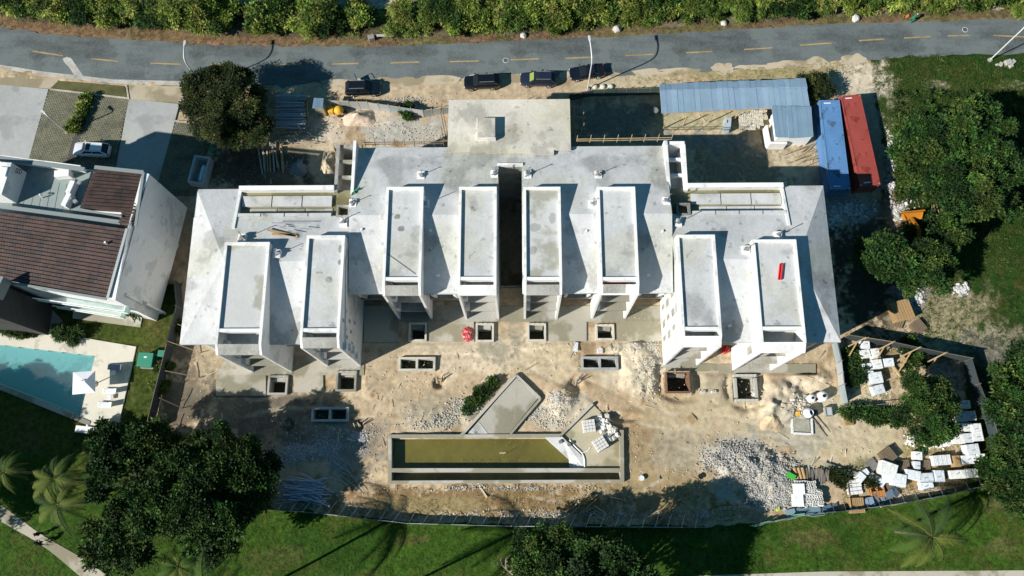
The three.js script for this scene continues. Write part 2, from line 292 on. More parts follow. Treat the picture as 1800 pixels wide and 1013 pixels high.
function rut(x, z) {                                    // wheel tracks of the site traffic: 1 in a rut, 0 away from it
  let best = 9; for (const t of tracks) for (let i = 1; i < t.length; i++) { const [a, b] = t[i - 1], [c, d] = t[i]; if (x < Math.min(a, c) - 2.2 || x > Math.max(a, c) + 2.2 || z < Math.min(b, d) - 2.2 || z > Math.max(b, d) + 2.2) continue; const u = c - a, v = d - b, k = Math.min(1, Math.max(0, ((x - a) * u + (z - b) * v) / (u * u + v * v))), e = Math.sqrt((x - a - u * k) ** 2 + (z - b - v * k) ** 2); if (e < best) best = e; }
  if (best > 2.2) return 0;
  best += (fbm(x * .25 + 4, z * .25, 2) - .5) * 1.2; return Math.max(0, 1 - Math.abs(Math.abs(best) - .95) / .34);
}
const pal = {
  ground: [[.55, .43, .285], [.46, .345, .218], [.32, .23, .135]], lawn: [[.052, .112, .013], [.030, .078, .009], [.078, .104, .020]], garden_lawn: [[.080, .104, .019], [.054, .078, .014], [.10, .10, .028]],
  meadow: [[.020, .058, .009], [.030, .068, .011], [.058, .066, .016]], roadside_verge: [[.17, .145, .06], [.20, .12, .075], [.13, .12, .05]], thicket_floor: [[.16, .12, .07], [.10, .085, .05], [.22, .18, .12]],
};
function groundColour(x, z) {
  const [px, py] = toPlan(x, z), w1 = (fbm(x * .55 + 5, z * .55 + 9, 4) - .5), w2 = (fbm(x * .6 + 71, z * .6 + 33, 4) - .5);
  const k = regionAt(px + w1 * 22, py + w2 * 14), p = pal[k];
  const a = fbm(x * .16 + 3, z * .16 + 7, 5), b = fbm(x * .5 + 40, z * .5 + 80, 4), f = fbm(x * 2.6, z * 2.6, 3), g = ns(x * 9, z * 9);
  const t1 = sm(.35, .65, a), t2 = sm(.52, .72, b);
  let c = [0, 1, 2].map(i => (p[0][i] * (1 - t1) + p[1][i] * t1) * (1 - t2) + p[2][i] * t2);
  if (k === 'roadside_verge') { const q = sm(560, 700, px); c = [0, 1, 2].map(i => c[i] * (1 - .6 * (1 - q)) + [.24, .145, .085][i] * .6 * (1 - q)); if (py < 20) c = [.45, .4, .32]; }
  if (k === 'thicket_floor' && py < 16 + w1 * 30) c = [.50, .45, .35].map(v => v * (.8 + f * .4));
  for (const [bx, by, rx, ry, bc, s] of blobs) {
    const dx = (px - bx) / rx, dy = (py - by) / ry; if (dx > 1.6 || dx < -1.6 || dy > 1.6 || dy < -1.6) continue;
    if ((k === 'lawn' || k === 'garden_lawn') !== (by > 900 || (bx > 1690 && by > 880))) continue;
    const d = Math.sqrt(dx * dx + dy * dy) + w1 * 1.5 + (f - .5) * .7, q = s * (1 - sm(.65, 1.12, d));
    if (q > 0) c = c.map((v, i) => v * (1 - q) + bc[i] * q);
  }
  const soil = k === 'ground';
  if (soil) { const tr = Math.abs(fbm(x * .11 + 60, z * .16 + 20, 3) - .5); c = c.map(v => v * (1 + .16 * (1 - sm(0, .03, tr)))); }
  if (soil && py > 590) { const q = rut(x, z) * .55 * sm(.3, .55, fbm(x * .4, z * .4 + 50, 3)); c = c.map((v, i) => v * (1 - q) + [.60, .525, .40][i] * q); }
  const m = soil ? .84 + (f - .5) * .40 + (g - .5) * .22 : .76 + (f - .5) * .9 + (g - .5) * .6;
  return c.map(v => v * Math.max(.25, m));
}
const GX0 = -78, GX1 = 76, GZ0 = -74, GZ1 = 14, GS = 0.22;
const hardW = hard.concat(pits.map(([a, b, c, d]) => [[a - 4, b - 4], [c + 4, b - 4], [c + 4, d + 4], [a - 4, d + 4]]));
const mounds = [[1370, 705, 4.2, 3.0, 0.9], [1345, 725, 2.2, 1.8, .6], [1120, 645, 3.6, 4.6, 0.8], [985, 705, 3.0, 2.4, 0.8], [1425, 665, 3.2, 1.6, .6], [1330, 835, 6.5, 3.6, 0.7], [1290, 800, 5, 2.4, .35], [748, 735, 3.5, 2, .35], [830, 730, 1.5, 2, .35], [690, 760, 2, 1.2, .2]];
const moundW = mounds.map(([x, y, a, b, h]) => { const p = P(x, y); return [p.x, p.z, a, b, h]; });
const ditch = [[1195, 672, 3.0, 2.6], [1313, 682, 2.8, 2.9], [772, 672, .7, .8], [506, 748, .6, .7], [630, 750, .6, .7], [1012, 678, .9, 1], [1325, 868, 2.0, 1.6], [1075, 735, 3.6, .6]].map(([x, y, a, b]) => { const p = P(x, y); return [p.x, p.z, a, b]; });
const hardWorld = hardW.map(p => plan(p)).map(p => ({ p, b: [Math.min(...p.map(q => q[0])), Math.max(...p.map(q => q[0])), Math.min(...p.map(q => q[1])), Math.max(...p.map(q => q[1]))] }));
function groundHeight(x, z) {
  const [px, py] = toPlan(x, z);
  if (py > polyline(roadTop, px) - 1 && py < polyline(roadBot, px) - 1.5) return -.10;
  for (const h of hardWorld) if (x > h.b[0] && x < h.b[1] && z > h.b[2] && z < h.b[3] && inPoly(x, z, h.p)) return -.12;
  if (x > -2.9 && x < .45 && z > -38.1 && z < -26.2) return -3.6;
  const k = regionAt(px, py), soil = k === 'ground' ? 1 : .35;
  let y = ((fbm(x * .5, z * .5, 3) - .5) * .16 + (fbm(x * 2.2 + 9, z * 2.2, 2) - .5) * .11) * soil + .01;
  if (k === 'ground' && py > 590) y -= rut(x, z) * .07;
  for (const [mx, mz, a, b, h] of moundW) { const d = Math.hypot((x - mx) / a, (z - mz) / b) + (fbm(x * .8 + 11, z * .8, 3) - .5) * .7; if (d < 1) y += h * sm(1, .2, d) * (.75 + .5 * fbm(x * 2.5, z * 2.5, 2)); }
  for (const [mx, mz, a, b] of ditch) { const d = Math.hypot((x - mx) / a, (z - mz) / b); if (d < 1.1) y -= .55 * sm(1.1, .75, d); }
  return y;
}
{
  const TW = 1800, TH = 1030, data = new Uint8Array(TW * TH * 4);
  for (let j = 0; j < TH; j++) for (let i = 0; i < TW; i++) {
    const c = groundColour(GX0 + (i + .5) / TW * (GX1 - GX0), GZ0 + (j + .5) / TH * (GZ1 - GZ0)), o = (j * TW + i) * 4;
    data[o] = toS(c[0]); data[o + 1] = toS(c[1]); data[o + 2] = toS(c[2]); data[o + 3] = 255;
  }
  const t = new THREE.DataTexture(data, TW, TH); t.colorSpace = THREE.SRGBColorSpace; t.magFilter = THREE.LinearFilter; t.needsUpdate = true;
  const gm = new THREE.MeshPhysicalMaterial({ map: t, roughness: .95, specularIntensity: .25 });
  const nx = Math.round((GX1 - GX0) / GS), nz = Math.round((GZ1 - GZ0) / GS), pos = new Float32Array((nx + 1) * (nz + 1) * 3), uv = new Float32Array((nx + 1) * (nz + 1) * 2);
  for (let j = 0; j <= nz; j++) for (let i = 0; i <= nx; i++) {
    const x = GX0 + i * GS, z = GZ0 + j * GS, o = j * (nx + 1) + i;
    pos.set([x, groundHeight(x, z), z], o * 3); uv.set([(x - GX0) / (GX1 - GX0), (z - GZ0) / (GZ1 - GZ0)], o * 2);
  }
  const idx = {}, open = [[[690, 771], [1090, 771], [1090, 846], [690, 846]], ...pits.map(([a, b, c, d]) => [[a + 2, b + 2], [c - 2, b + 2], [c - 2, d - 2], [a + 2, d - 2]]), villaPool].map(p => plan(p));
  for (let j = 0; j < nz; j++) for (let i = 0; i < nx; i++) {
    const x = GX0 + (i + .5) * GS, z = GZ0 + (j + .5) * GS; if (open.some(p => inPoly(x, z, p))) continue;
    const k = regionAt(...toPlan(x, z)), a = j * (nx + 1) + i; (idx[k] ||= []).push(a, a + nx + 1, a + 1, a + 1, a + nx + 1, a + nx + 2);
  }
  for (const k in idx) {
    const g = new THREE.BufferGeometry(), map = new Map(), ps = [], us = [], ix = [];
    for (const v of idx[k]) { if (!map.has(v)) { map.set(v, ps.length / 3); ps.push(pos[v * 3], pos[v * 3 + 1], pos[v * 3 + 2]); us.push(uv[v * 2], uv[v * 2 + 1]); } ix.push(map.get(v)); }
    g.setAttribute('position', new THREE.Float32BufferAttribute(ps, 3)); g.setAttribute('uv', new THREE.Float32BufferAttribute(us, 2)); g.setIndex(ix); g.computeVertexNormals(); g.userData.ready = true;
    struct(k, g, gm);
  }
  // the land beyond, out to the horizon
  const far = M(.07, .09, .03, { map: Tx.stain });
  struct('terrain', [prism([[-900, -900], [900, -900], [900, 900], [-900, 900]], -1.2, -.12, [[[GX0 + .4, GZ0 + .4], [GX1 - .4, GZ0 + .4], [GX1 - .4, GZ1 - .4], [GX0 + .4, GZ1 - .4]]])], far);
  // earth in the bottom of the pits
}
// ---------------------------------------------------------------- road
{
  const fine = (pl, n) => { const o = []; const x0 = pl[0][0], x1 = pl[pl.length - 1][0]; const c = new THREE.CatmullRomCurve3(pl.map(([x, y]) => V(x, y, 0))); for (let i = 0; i <= n; i++) { const q = c.getPoint(i / n); o.push([q.x, q.y]); } return o; };
  const T = fine(roadTop, 160), B = fine(roadBot, 160);
  const jag = (a, s) => a.map(([x, y], i) => { const p = P(x, y); p.z += s * ((fbm(i * .5, 3 + s, 3) - .5) * 1.3 + (ns(i * 2.1, 8) - .5) * .35); return p; });
  struct('road', ribbon(jag(T, .5), jag(B, 1), .03, .12), M(.128, .152, .153, { map: Tx.asph, roughness: .9, bump: .008, bumpTex: Tx.bumpFine }));
  const ym = M(.40, .29, .13, { map: Tx.raw, roughness: .8 });
  const dashes = [[-60, 72, -8, 79], [57, 90, 110, 98], [160, 103, 208, 108], [264, 111, 318, 113], [371, 113, 402, 113], [475, 113, 526, 113], [583, 112.5, 630, 111.5], [686, 110.5, 737, 109], [790, 108.5, 842, 107], [898, 105, 947, 103.5], [993, 102.5, 1045, 100.5], [1099, 97.5, 1149, 95.5], [1206, 92.5, 1253, 90.5], [1308, 87, 1358, 84], [1407, 79.5, 1462, 75.5], [1510, 71.5, 1555, 68.5], [1590, 66.8, 1636, 64.3], [1666, 63, 1704, 62.2], [1747, 62.2, 1802, 65], [1850, 68, 1900, 73]];
  for (const [a, b, c, d] of dashes) { const m = mesh('lane_dash', bar(P(a, b, .034).setY(.034), P(c, d, .034).setY(.034), .20, .012), ym); m.userData.kind = 'structure'; }
  const spill = [[110, 103], [117, 100], [124, 102], [133, 114], [148, 137], [140, 139], [131, 134], [121, 118], [112, 109]];
  const sp = struct('concrete_spill', prismP(spill, .03, .03, .042), M(.50, .49, .46, { map: Tx.raw })); 
  for (const [x, y, w] of [[889, 106, 'pale ring of a manhole in the road above the row of parked cars'], [1697, 52, 'pale ring of a manhole in the road near the right edge']]) {
    const p = P(x, y, .04), t = thing('manhole_cover', w, 'manhole cover', [p.x, .03, p.z]);
    const ring = new THREE.RingGeometry(.30, .42, 28); ring.rotateX(-Math.PI / 2); ring.translate(0, .012, 0);
    mesh('collar', [(() => { const g = new THREE.TorusGeometry(.36, .06, 5, 28); g.scale(1, 1, .25); g.rotateX(Math.PI / 2); g.translate(0, .006, 0); return g; })()], M(.42, .42, .4), t); mesh('lid', cyl(V(0, -.006, 0), .3, .3, .018, 24), M(.12, .13, .135, { metalness: .4, roughness: .6, bump: .01 }), t);
  }
  { const rg = rng(71), sd = M(.52, .44, .32, { map: Tx.stain }); for (let i = 0; i < 16; i++) { const x = 560 + i * 62 + rg() * 40, y = polyline(roadBot, x) - 1 - rg() * 3, c = P(x, y), pts = [], a0 = 1.2 + rg() * 2.2, b0 = .35 + rg() * .6; for (let k = 0; k < 26; k++) { const a = k / 26 * 6.2832, q = .5 + fbm(Math.cos(a) * 2 + i * 5, Math.sin(a) * 2, 3); pts.push([c.x + Math.cos(a) * a0 * q, c.z + Math.sin(a) * b0 * q]); } struct('sand_drift', prism(pts, .02, .036 + (i % 4) * .002), sd); } }
  // drain edge and drive aprons of the villas on the left
  const apron = M(.47, .40, .29, { map: Tx.stain, bump: .01 }), lightC = M(.40, .41, .40, { map: Tx.conc, bump: .01 });
  struct('kerb_strip', ribbon(roadBot.slice(0, 6).map(([x, y]) => P(x, y - 4)), roadBot.slice(0, 6).map(([x, y]) => P(x, y + 3)), .05, .15), M(.46, .45, .42, { map: Tx.raw }));
  struct('drive_apron', prismP([[-200, 115], [0, 125], [92, 139], [103, 142], [88, 156], [-200, 131]], 0, -.1, .046), apron);
  struct('drive_apron', prismP([[222, 150], [300, 152], [330, 152], [330, 182], [226, 175]], 0, -.1, .046), apron);
  struct('driveway', prismP([[-220, 128], [85, 157], [48, 290], [-220, 280]], 0, -.1, .05), lightC);
  struct('driveway', prismP([[226, 174], [315, 183], [303, 230], [270, 350], [200, 320]], 0, -.1, .05), lightC);
  const edge = M(.50, .46, .38, { map: Tx.raw });
  struct('kerb', [[[88, 157], [225, 173]], [[222, 150], [226, 175]], [[308, 213], [375, 219]], [[375, 219], [366, 252]]].map(([a, b]) => bar(P(...a, .06), P(...b, .06), .22, .16)), edge);
  struct('verge_island', prismP([[104, 143], [218, 152], [224, 171], [90, 155]], 0, -.1, .12), M(.10, .10, .03, { map: Tx.raw }));
  // grass-block pavers of the parking bays, laid one by one
  const pv = [[.19, .19, .135], [.22, .21, .145], [.17, .17, .12], [.21, .21, .17]].map(c => M(...c, { map: Tx.raw })), bedM = M(.085, .095, .035, { map: Tx.raw });
  const bays = [[[86, 158], [150, 165], [116, 292], [47, 292]], [[160, 167], [226, 174], [200, 300], [126, 300]], [[308, 216], [372, 222], [342, 345], [270, 345]]];
  const unit = new THREE.BoxGeometry(1, 1, 1), ug = prep(unit);
  bays.forEach((poly, bi) => {
    const w = plan(poly), q = w.map(([x, z]) => V(x, 0, z)), bed = struct('paver_bay', prism(w, -.1, .02), bedM);
    const ex = q[1].clone().sub(q[0]), L = ex.length(); ex.normalize(); const ez = q[3].clone().sub(q[0]), Dp = ez.length(); ez.normalize(); const ang = Math.atan2(-ex.z, ex.x);
    const u = .34, v = .24, list = [];
    for (let j = 0; j * v < Dp - .2; j++) for (let i = 0; i * u < L + 1; i++) { const c = q[0].clone().addScaledVector(ex, (i + .5 + (j % 2 ? .0 : .5)) * u - .4).addScaledVector(ez, (j + .5) * v); if (inPoly(c.x, c.z, w)) list.push(c); }
    const rb = rng(30 + bi); const items = list.map(c => ({ c, y: .035 + rb() * .014, k: Math.floor(rb() * 4) }));
    for (let q = 0; q < 4; q++) { const g = items.filter(it => it.k === q).map(({ c, y }) => obox(V(c.x, y, c.z), u * .84, .05, v * .74, ang)); const m = mesh('pavers', g, pv[q], bed); m.userData.kind = 'stuff'; }
  });
  struct('gravel_strip', prismP([[150, 165], [160, 167], [126, 300], [112, 300]], 0, -.1, .04), M(.07, .07, .065, { map: Tx.raw, bump: .03 }));
  // foot paths
  const pathM = M(.46, .42, .33, { map: Tx.stain, bump: .012 });
  struct('path', ribbon(fine(pathTop, 40).map(([x, y]) => P(x, y)), fine(pathBot, 40).map(([x, y]) => P(x, y)), .06, .15), pathM);
  const pe = [[1100, 1020], [1240, 1012], [1450, 1005], [1640, 1004], [1800, 1003], [2000, 1000]];
  struct('path', ribbon(pe.map(([x, y]) => P(x, y)), pe.map(([x, y]) => P(x, y + 45)), .06, .15), M(.50, .46, .38, { map: Tx.stain, bump: .012 }));
}
// ---------------------------------------------------------------- the apartment building under construction
const TOP = 12.2, RID = 11.5, EAVE = 9.5;
const bld = thing('apartment_building', 'long white concrete apartment building under construction with eight roof towers', 'building', [-1.2, 0, -29]);
/** profile of [z, y] pairs extruded from x0 to x1 */
function profX(pts, x0, x1) {
  const s = new THREE.Shape(pts.map(([z, y]) => new THREE.Vector2(z, y)));
  const g = new THREE.ExtrudeGeometry(s, { depth: x1 - x0, bevelEnabled: false });
  const p = g.attributes.position, n = g.attributes.normal;                // (z, y, depth) -> (x, y, z); keep the facing
  for (let i = 0; i < p.count; i++) { const a = p.getX(i), b = p.getZ(i), c = n.getX(i), d = n.getZ(i); p.setX(i, x1 - b); p.setZ(i, a); n.setX(i, -d); n.setZ(i, c); }
  return g;
}
/** a wall of piers and spandrels with real openings at cols x rows */
function holed(x0, x1, y0, y1, z0, z1, cols, rows) {
  const g = []; let x = x0; for (const [a, b] of [...cols, [x1, x1]]) { g.push(box(x, a, y0, y1, z0, z1)); x = b; }
  for (const [a, b] of cols) { let y = y0; for (const [c, d] of [...rows, [y1, y1]]) { if (c - y > .01) g.push(box(a, b, y, c, z0, z1)); y = d; } }
  return g;
}
{
  const r = (x, z, y) => V(x, y, z), roofM = mt.roof;
  // roof planes
  for (const [x0, x1] of [[-19.45, -2.6], [.12, 17.0]]) {
    partW('roof_slope', slab([r(x0, -31.4, RID), r(x1, -31.4, RID), r(x1, -22.7, EAVE), r(x0, -22.7, EAVE)], .35), roofM, bld);
    partW('roof_slope', slab([r(x0, -40.7, 9.4), r(x1, -40.7, 9.4), r(x1, -31.4, RID), r(x0, -31.4, RID)], .35), roofM, bld);
  }
  partW('roof_slab', slab([r(-2.6, -40.7, 9.39), r(.12, -40.7, 9.39), r(.12, -38.3, 9.93), r(-2.6, -38.3, 9.93)], .4), roofM, bld);
  partW('parapet', box(-2.75, .25, 9.7, 10.15, -38.3, -38.0), mt.whiteClean, bld);
  for (const s of [-1, 1]) {
    const X = (x) => s < 0 ? x : -2.5 - x, xe = s < 0 ? -19.5 : X(-19.5), out = s < 0 ? -37.95 : 35.1, rd = X(-33.1), w = X(-32.75);
    partW('roof_slope', slab([r(rd, -26, RID), r(xe, -26, RID), r(xe, -17, EAVE), r(out, -17, EAVE)], .35), roofM, bld);
    partW('roof_slope', slab([r(out, -35.5, EAVE), r(rd, -26, RID), r(out, -17, EAVE)], .35), roofM, bld);
    partW('roof_slope', slab([r(out, -35.5, EAVE), r(w, -35.5, EAVE), r(w, -26, RID), r(rd, -26, RID)], .35), roofM, bld);
    partW('roof_slope', slab([r(w, -31.8, 10.3), r(xe, -31.8, 10.3), r(xe, -26, RID), r(w, -26, RID)], .35), roofM, bld);
    // flat gutter terrace behind the north parapet, with cast strips
    const xa = Math.min(w, xe), xb = Math.max(w, xe);
    partW('roof_terrace', box(xa, xb, 9.1, 9.4, -35.3, -31.6), mt.wet, bld);
    const ch = s < 0 ? -21.7 : 19.3;
    const pa = s < 0 ? xa : ch, pb = s < 0 ? ch : xb;
    partW('parapet', box(pa, pb, 8.6, 10.25, -35.6, -35.05), mt.whiteClean, bld);
    const cut = (a, b, n) => [...Array(n)].map((_, i) => [a + (b - a) * i / n + .06, a + (b - a) * (i + 1) / n - .06]);
    for (const [a, b] of cut(pa + .3, pb - .2, 3)) partW('gutter_slab', box(a, b, 9.4, 9.72, -34.5, -33.2), mt.roof, bld);
    for (const [a, b] of cut(pa + 1.2, pb - .1, 3)) partW('gutter_slab', box(a, b, 9.4, 9.5, -33.0, -32.2), s < 0 ? mt.slabC : mt.roof, bld);
    for (const [a, b] of cut(pa + .2, pb, 4)) partW('step_kerb', box(a, b, 9.4, 10.45, -32.1, -31.7), mt.roof, bld);
    partW('end_wall', profX([[-35.5, 8.5], [-35.5, 9.65], [-30.2, 10.78], [-30.2, 9.0]], w - .16, w + .16), mt.whiteClean, bld);
    // outer walls under the eaves
    const xo = s < 0 ? -37.0 : 34.2;
    partW('wall', [box(Math.min(xo, xo - s * .3), Math.max(xo, xo - s * .3), 0, 9.3, -34.8, -17.8)], mt.white, bld);
    partW('wall', [box(Math.min(xo, X(-19.6)) + .3, Math.max(xo, X(-19.6)) - .3, 0, 9.25, -19.6, -19.3)], mt.raw, bld);
    partW('wall', [box(Math.min(xo, X(-19.6)) + .3, Math.max(xo, X(-19.6)) - .3, 0, 8.9, -34.9, -34.6)], mt.white, bld);
    // the open stair bay on the north side of each wing
    const q0 = s < 0 ? -21.75 : 17.05, q1 = s < 0 ? -19.2 : 19.35, wm = s < 0 ? mt.raw : mt.whiteClean;
    partW('stair_bay_wall', box(s < 0 ? q0 : q1 - .45, s < 0 ? q0 + .38 : q1, 0, 9.9, -40.9, -34.9), s < 0 ? mt.raw : mt.whiteClean, bld);
    if (s < 0) partW('stair_bay_wall', box(q1 - .35, q1, 0, 10.95, -40.9, -34.2), mt.white, bld);
    else partW('stair_bay_wall', profX([[-41, 0], [-41, 10.2], [-34.6, 10.6], [-34.6, 0]], q0 - .25, q0 + .15), mt.whiteClean, bld);
    partW('stair_bay_wall', box(q0 + .1, q1 - .1, 0, s < 0 ? 9.6 : 10.0, -41.0, -40.6), wm, bld);
    for (const z of [-38.9, -36.9]) partW('cross_beam', box(q0 + .3, q1 - .3, 9.1, 9.6, z - .17, z + .17), s < 0 ? mt.slabC : mt.whiteClean, bld);
    partW('stair_floor', [box(q0 + .3, q1 - .3, 5.9, 6.2, -40.6, -37.6), box(q0 + .3, q1 - .3, 7.4, 7.7, -37.6, -33.2)], s < 0 ? mt.slabC : mt.roof, bld);
    const sx = s < 0 ? -21.2 : 17.75;
    for (const [a, b, c, d] of [[sx, sx + 1.6, -33.1, -32.85], [sx, sx + 1.6, -31.85, -31.6], [sx, sx + .25, -32.85, -31.85], [sx + 1.35, sx + 1.6, -32.85, -31.85]]) partW('shaft_kerb', box(a, b, 9.2, 10.4, c, d), s < 0 ? mt.slabC : mt.rawDark, bld);
  }
  // back and inner walls
  for (const [a, b] of [[-19.2, -8.3], [5.6, 16.8]]) partW('wall', box(a, b, 0, 9.05, -40.6, -40.3), mt.raw, bld);
  partW('wall', [box(-2.9, .4, 0, 9.6, -38.3, -38.01)], mt.raw, bld);
  for (const [a, b] of [[-2.98, -2.62], [.14, .5]]) partW('court_wall', box(a, b, 0, 9.3, -38.0, -34.0), mt.raw, bld);
  for (const [a, b, c, d] of [[-3.1, -2.62, -38.3, -26.0], [.14, .62, -38.3, -26.0], [-2.62, .14, -38.3, -38.02], [-2.62, .14, -26.25, -25.95]]) partW('basement_wall', box(a, b, -3.7, -.02, c, d), mt.raw, bld);
  // front walls between the towers, balconies and their openings
  const bays = [[-19.4, -15.2, -24.6, -22.95], [-11, -6.95, -24.6, -22.95], [4.45, 8.6, -24.6, -22.95], [12.85, 17, -24.6, -22.95], [-27.9, -23.8, -19.25, -17.25], [21.4, 25.5, -19.25, -17.25]];
  for (const [x0, x1, zw, zf] of bays) {
    partW('wall', holed(x0, x1, 0, 9.2, zw - .25, zw, [0, 1].map(k => [x0 + .35 + k * (x1 - x0) / 2, x0 + (k + 1) * (x1 - x0) / 2 - .35]), [.3, 3.6, 6.7].map(y => [y, y + 2.1])), mt.raw, bld);
    for (const y of [0, 3.2, 6.3]) partW('inner_floor', box(x0 + .01, x1 - .01, y - .15, y + .02, zw - 6, zw - .26), mt.raw, bld);
    for (const y of [3.2, 6.3]) partW('balcony_slab', box(x0 + .02, x1 - .02, y - .18, y, zw, zf - .75), mt.raw, bld);
    partW('eave_beam', box(x0 + .02, x1 - .02, 6.3, 6.62, zf - .74, zf - .5), mt.whiteClean, bld);
    partW('balcony_side_wall', profX([[zw, 3.2], [zw, 9.1], [zf - .1, 9.1], [zf - .1, 7.2], [zf - .9, 3.2]], x1 - .9, x1 - .62), mt.white, bld);
    partW('balcony_side_wall', profX([[zw, 3.2], [zw, 9.1], [zf - .1, 9.1], [zf - .1, 7.2], [zf - .9, 3.2]], x0 + .62, x0 + .9), mt.white, bld);
  }
  // ---- the eight towers
  const towers = [
    { x0: -32.95, x1: -27.95, zb: -28.0, zr: -18.2, zo: -16.5, zf: -15.42, band: mt.raw, roof: mt.roofStain },
    { x0: -23.85, x1: -19.6, zb: -28.75, zr: -18.2, zo: -17.2, zf: -16.13, band: mt.raw, roof: mt.roof },
    { x0: -15.2, x1: -11.0, zb: -34.5, zr: -23.9, zo: -22.97, zf: -21.95, band: mt.raw, roof: mt.roof },
    { x0: -6.97, x1: -2.74, zb: -34.45, zr: -23.9, zo: -22.97, zf: -21.95, band: mt.white, roof: mt.roof },
    { x0: .29, x1: 4.45, zb: -34.4, zr: -23.85, zo: -22.97, zf: -21.95, band: mt.raw, roof: mt.roofStain },
    { x0: 8.58, x1: 12.85, zb: -34.35, zr: -23.8, zo: -22.97, zf: -21.95, band: mt.white, roof: mt.roof },
    { x0: 17.2, x1: 21.42, zb: -28.6, zr: -18.2, zo: -17.2, zf: -16.1, band: mt.whiteClean, roof: mt.roof },
    { x0: 25.5, x1: 30.32, zb: -28.0, zr: -18.2, zo: -16.5, zf: -15.45, band: mt.whiteClean, roof: mt.roof },
  ];
  towers.forEach((t, i) => {
    const { x0, x1, zb, zr, zo, zf } = t, w = .26, lo = 11.62, T = new THREE.Group(); T.name = 'roof_tower'; bld.add(T);
    T.position.set((x0 + x1) / 2 - bld.position.x, 0, zb - bld.position.z);
    const wallM = i > 5 || i === 3 ? mt.whiteClean : mt.white, prof = (z0) => [[z0, 0], [z0, TOP], [zo, TOP], [zf, lo], [zf, 0]];
    const side = (a, b) => partW('side_wall', [profX(prof(zb), a, b)], wallM, T);
    side(x0, x0 + w); side(x1 - w, x1);
    partW('parapet', box(x0 + w, x1 - w, 9, TOP, zb, zb + .3), mt.whiteClean, T);
    partW('roof_slab', box(x0 + w - .02, x1 - w + .02, TOP - .55, TOP - .28, zb + .28, zr + .02), t.roof, T);
    partW('front_beam', box(x0 + w, x1 - w, TOP - .75, TOP - .001, zr, zr + .38), mt.whiteClean, T);
    partW('front_canopy', slab([V(x0 + w, TOP - .02, zo), V(x1 - w, TOP - .02, zo), V(x1 - w, lo, zf), V(x0 + w, lo, zf)], .22), t.band, T);
    if (i === 3) { partW('plaster_patch', slab([V(x0 + .9, TOP - .012, zo + .02), V(x0 + 2.0, TOP - .012, zo + .02), V(x0 + 2.2, lo + .05, zf - .08), V(x0 + .7, lo + .05, zf - .08)], .01), mt.whiteClean, T); partW('plaster_patch', slab([V(x0 + 2.7, TOP - .012, zo + .02), V(x1 - .3, TOP - .012, zo + .02), V(x1 - .3, lo + .02, zf - .04), V(x0 + 2.6, lo + .02, zf - .04)], .01), mt.whiteClean, T); }
    if (i === 5) partW('raw_patch', slab([V(x0 + .35, TOP - .012, zo + .02), V(x0 + 2.8, TOP - .012, zo + .02), V(x0 + 2.8, lo + .02, zf - .04), V(x0 + .35, lo + .02, zf - .04)], .01), mt.raw, T);
    // floors behind the open front
    const zs = [zr - 1.0, zf - .95, zf - .65, zf - .3];
    [[9.15, zs[1]], [6.1, zs[2]], [3.05, zs[3]]].forEach(([y, z]) => partW('floor_slab', box(x0 + w + .002, x1 - w - .002, y - .24, y, zr - 2.4, z), i === 2 ? mt.raw : mt.slabC, T));
    partW('ground_slab', box(x0 - .05, x1 + .05, -.1, .1, zr - 2.4, zf + .25), mt.slabC, T);
    for (const y of [9.15, 6.1, 3.05]) {                                   // stub walls that step down with the floors
      const z = y > 9 ? zs[1] : y > 6 ? zs[2] : zs[3];
      partW('stub_wall', [box(x0 + w, x0 + w + .5, y, y + 1.4, z - .9, z - .02)], wallM, T);
    }
    partW('back_wall', holed(x0 + w, x1 - w, 0, TOP - .6, zr - 1.9, zr - 1.7, [[x0 + 1.0, x1 - 1.0]], [.15, 3.1, 6.15, 9.2].map(y => [y, y + 2.1])), mt.raw, T);
    if (i === 0) partW('door_frame', [box(x0 + .5, x0 + .7, 9.15, 11.2, zr - .6, zr - .2), box(x0 + 1.5, x0 + 1.7, 9.15, 11.2, zr - 1.4, zr - .2)], mt.whiteClean, T);
    // parapet tops are a little broader: a cap that catches the light
    partW('parapet_cap', [box(x0 - .015, x0 + w + .03, TOP, TOP + .03, zb - .02, zo - .02), box(x1 - w - .03, x1 + .015, TOP, TOP + .03, zb - .02, zo - .02), box(x0 + w + .03, x1 - w - .03, TOP, TOP + .03, zb - .02, zb + .33)], mt.whiteClean, T);
  });
  // holes knocked into the end wall and boarded openings
  for (const [z, y] of [[-19.6, 10.2], [-19.0, 8.8], [-20.2, 7.2], [-19.2, 6.2], [-18.2, 8.0], [-21, 9.2], [-18.0, 5.2], [-20.6, 4.6]]) partW('plaster_patch', box(-19.61, -19.585, y, y + .9, z, z + .4), mt.raw, bld);
  for (const [z, y, h] of [[-16.6, 9.4, 1.6], [-16.9, 7.4, 1.0], [-17.0, 5.2, 1.4], [-16.7, 3.1, 1.2]]) partW('wall_ledge', box(-19.6, -19.2, y, y + h * .5, z - .5, z + .3), mt.white, bld);
  for (const [x, z0] of [[17.2, -23.2], [25.5, -19.2]]) for (let k = 0; k < (x < 20 ? 9 : 4); k++) {
    const z = z0 + (k % 3) * 1.9 + (x < 20 ? 0 : .4), y = 7.0 - Math.floor(k / 3) * 3.0;
    partW('boarded_opening', box(x - .014, x + .05, y, y + 1.7, z, z + (k % 2 ? .9 : .6)), x < 20 ? mt.raw : mt.slabC, bld);
  }
  // white vent blocks with their pipes
  const vents = [[740, 308, 9.9], [869, 306, 9.9], [928, 307, 9.9], [1052, 307, 9.9], [747, 358, 11], [1042, 358, 11], [620, 357, 10.7], [604, 391, 10.4], [486, 446, 11.2], [425, 418, 10.9], [1172, 353, 10.7], [1192, 391, 10.3], [1312, 439, 11.1], [1368, 414, 10.7]];
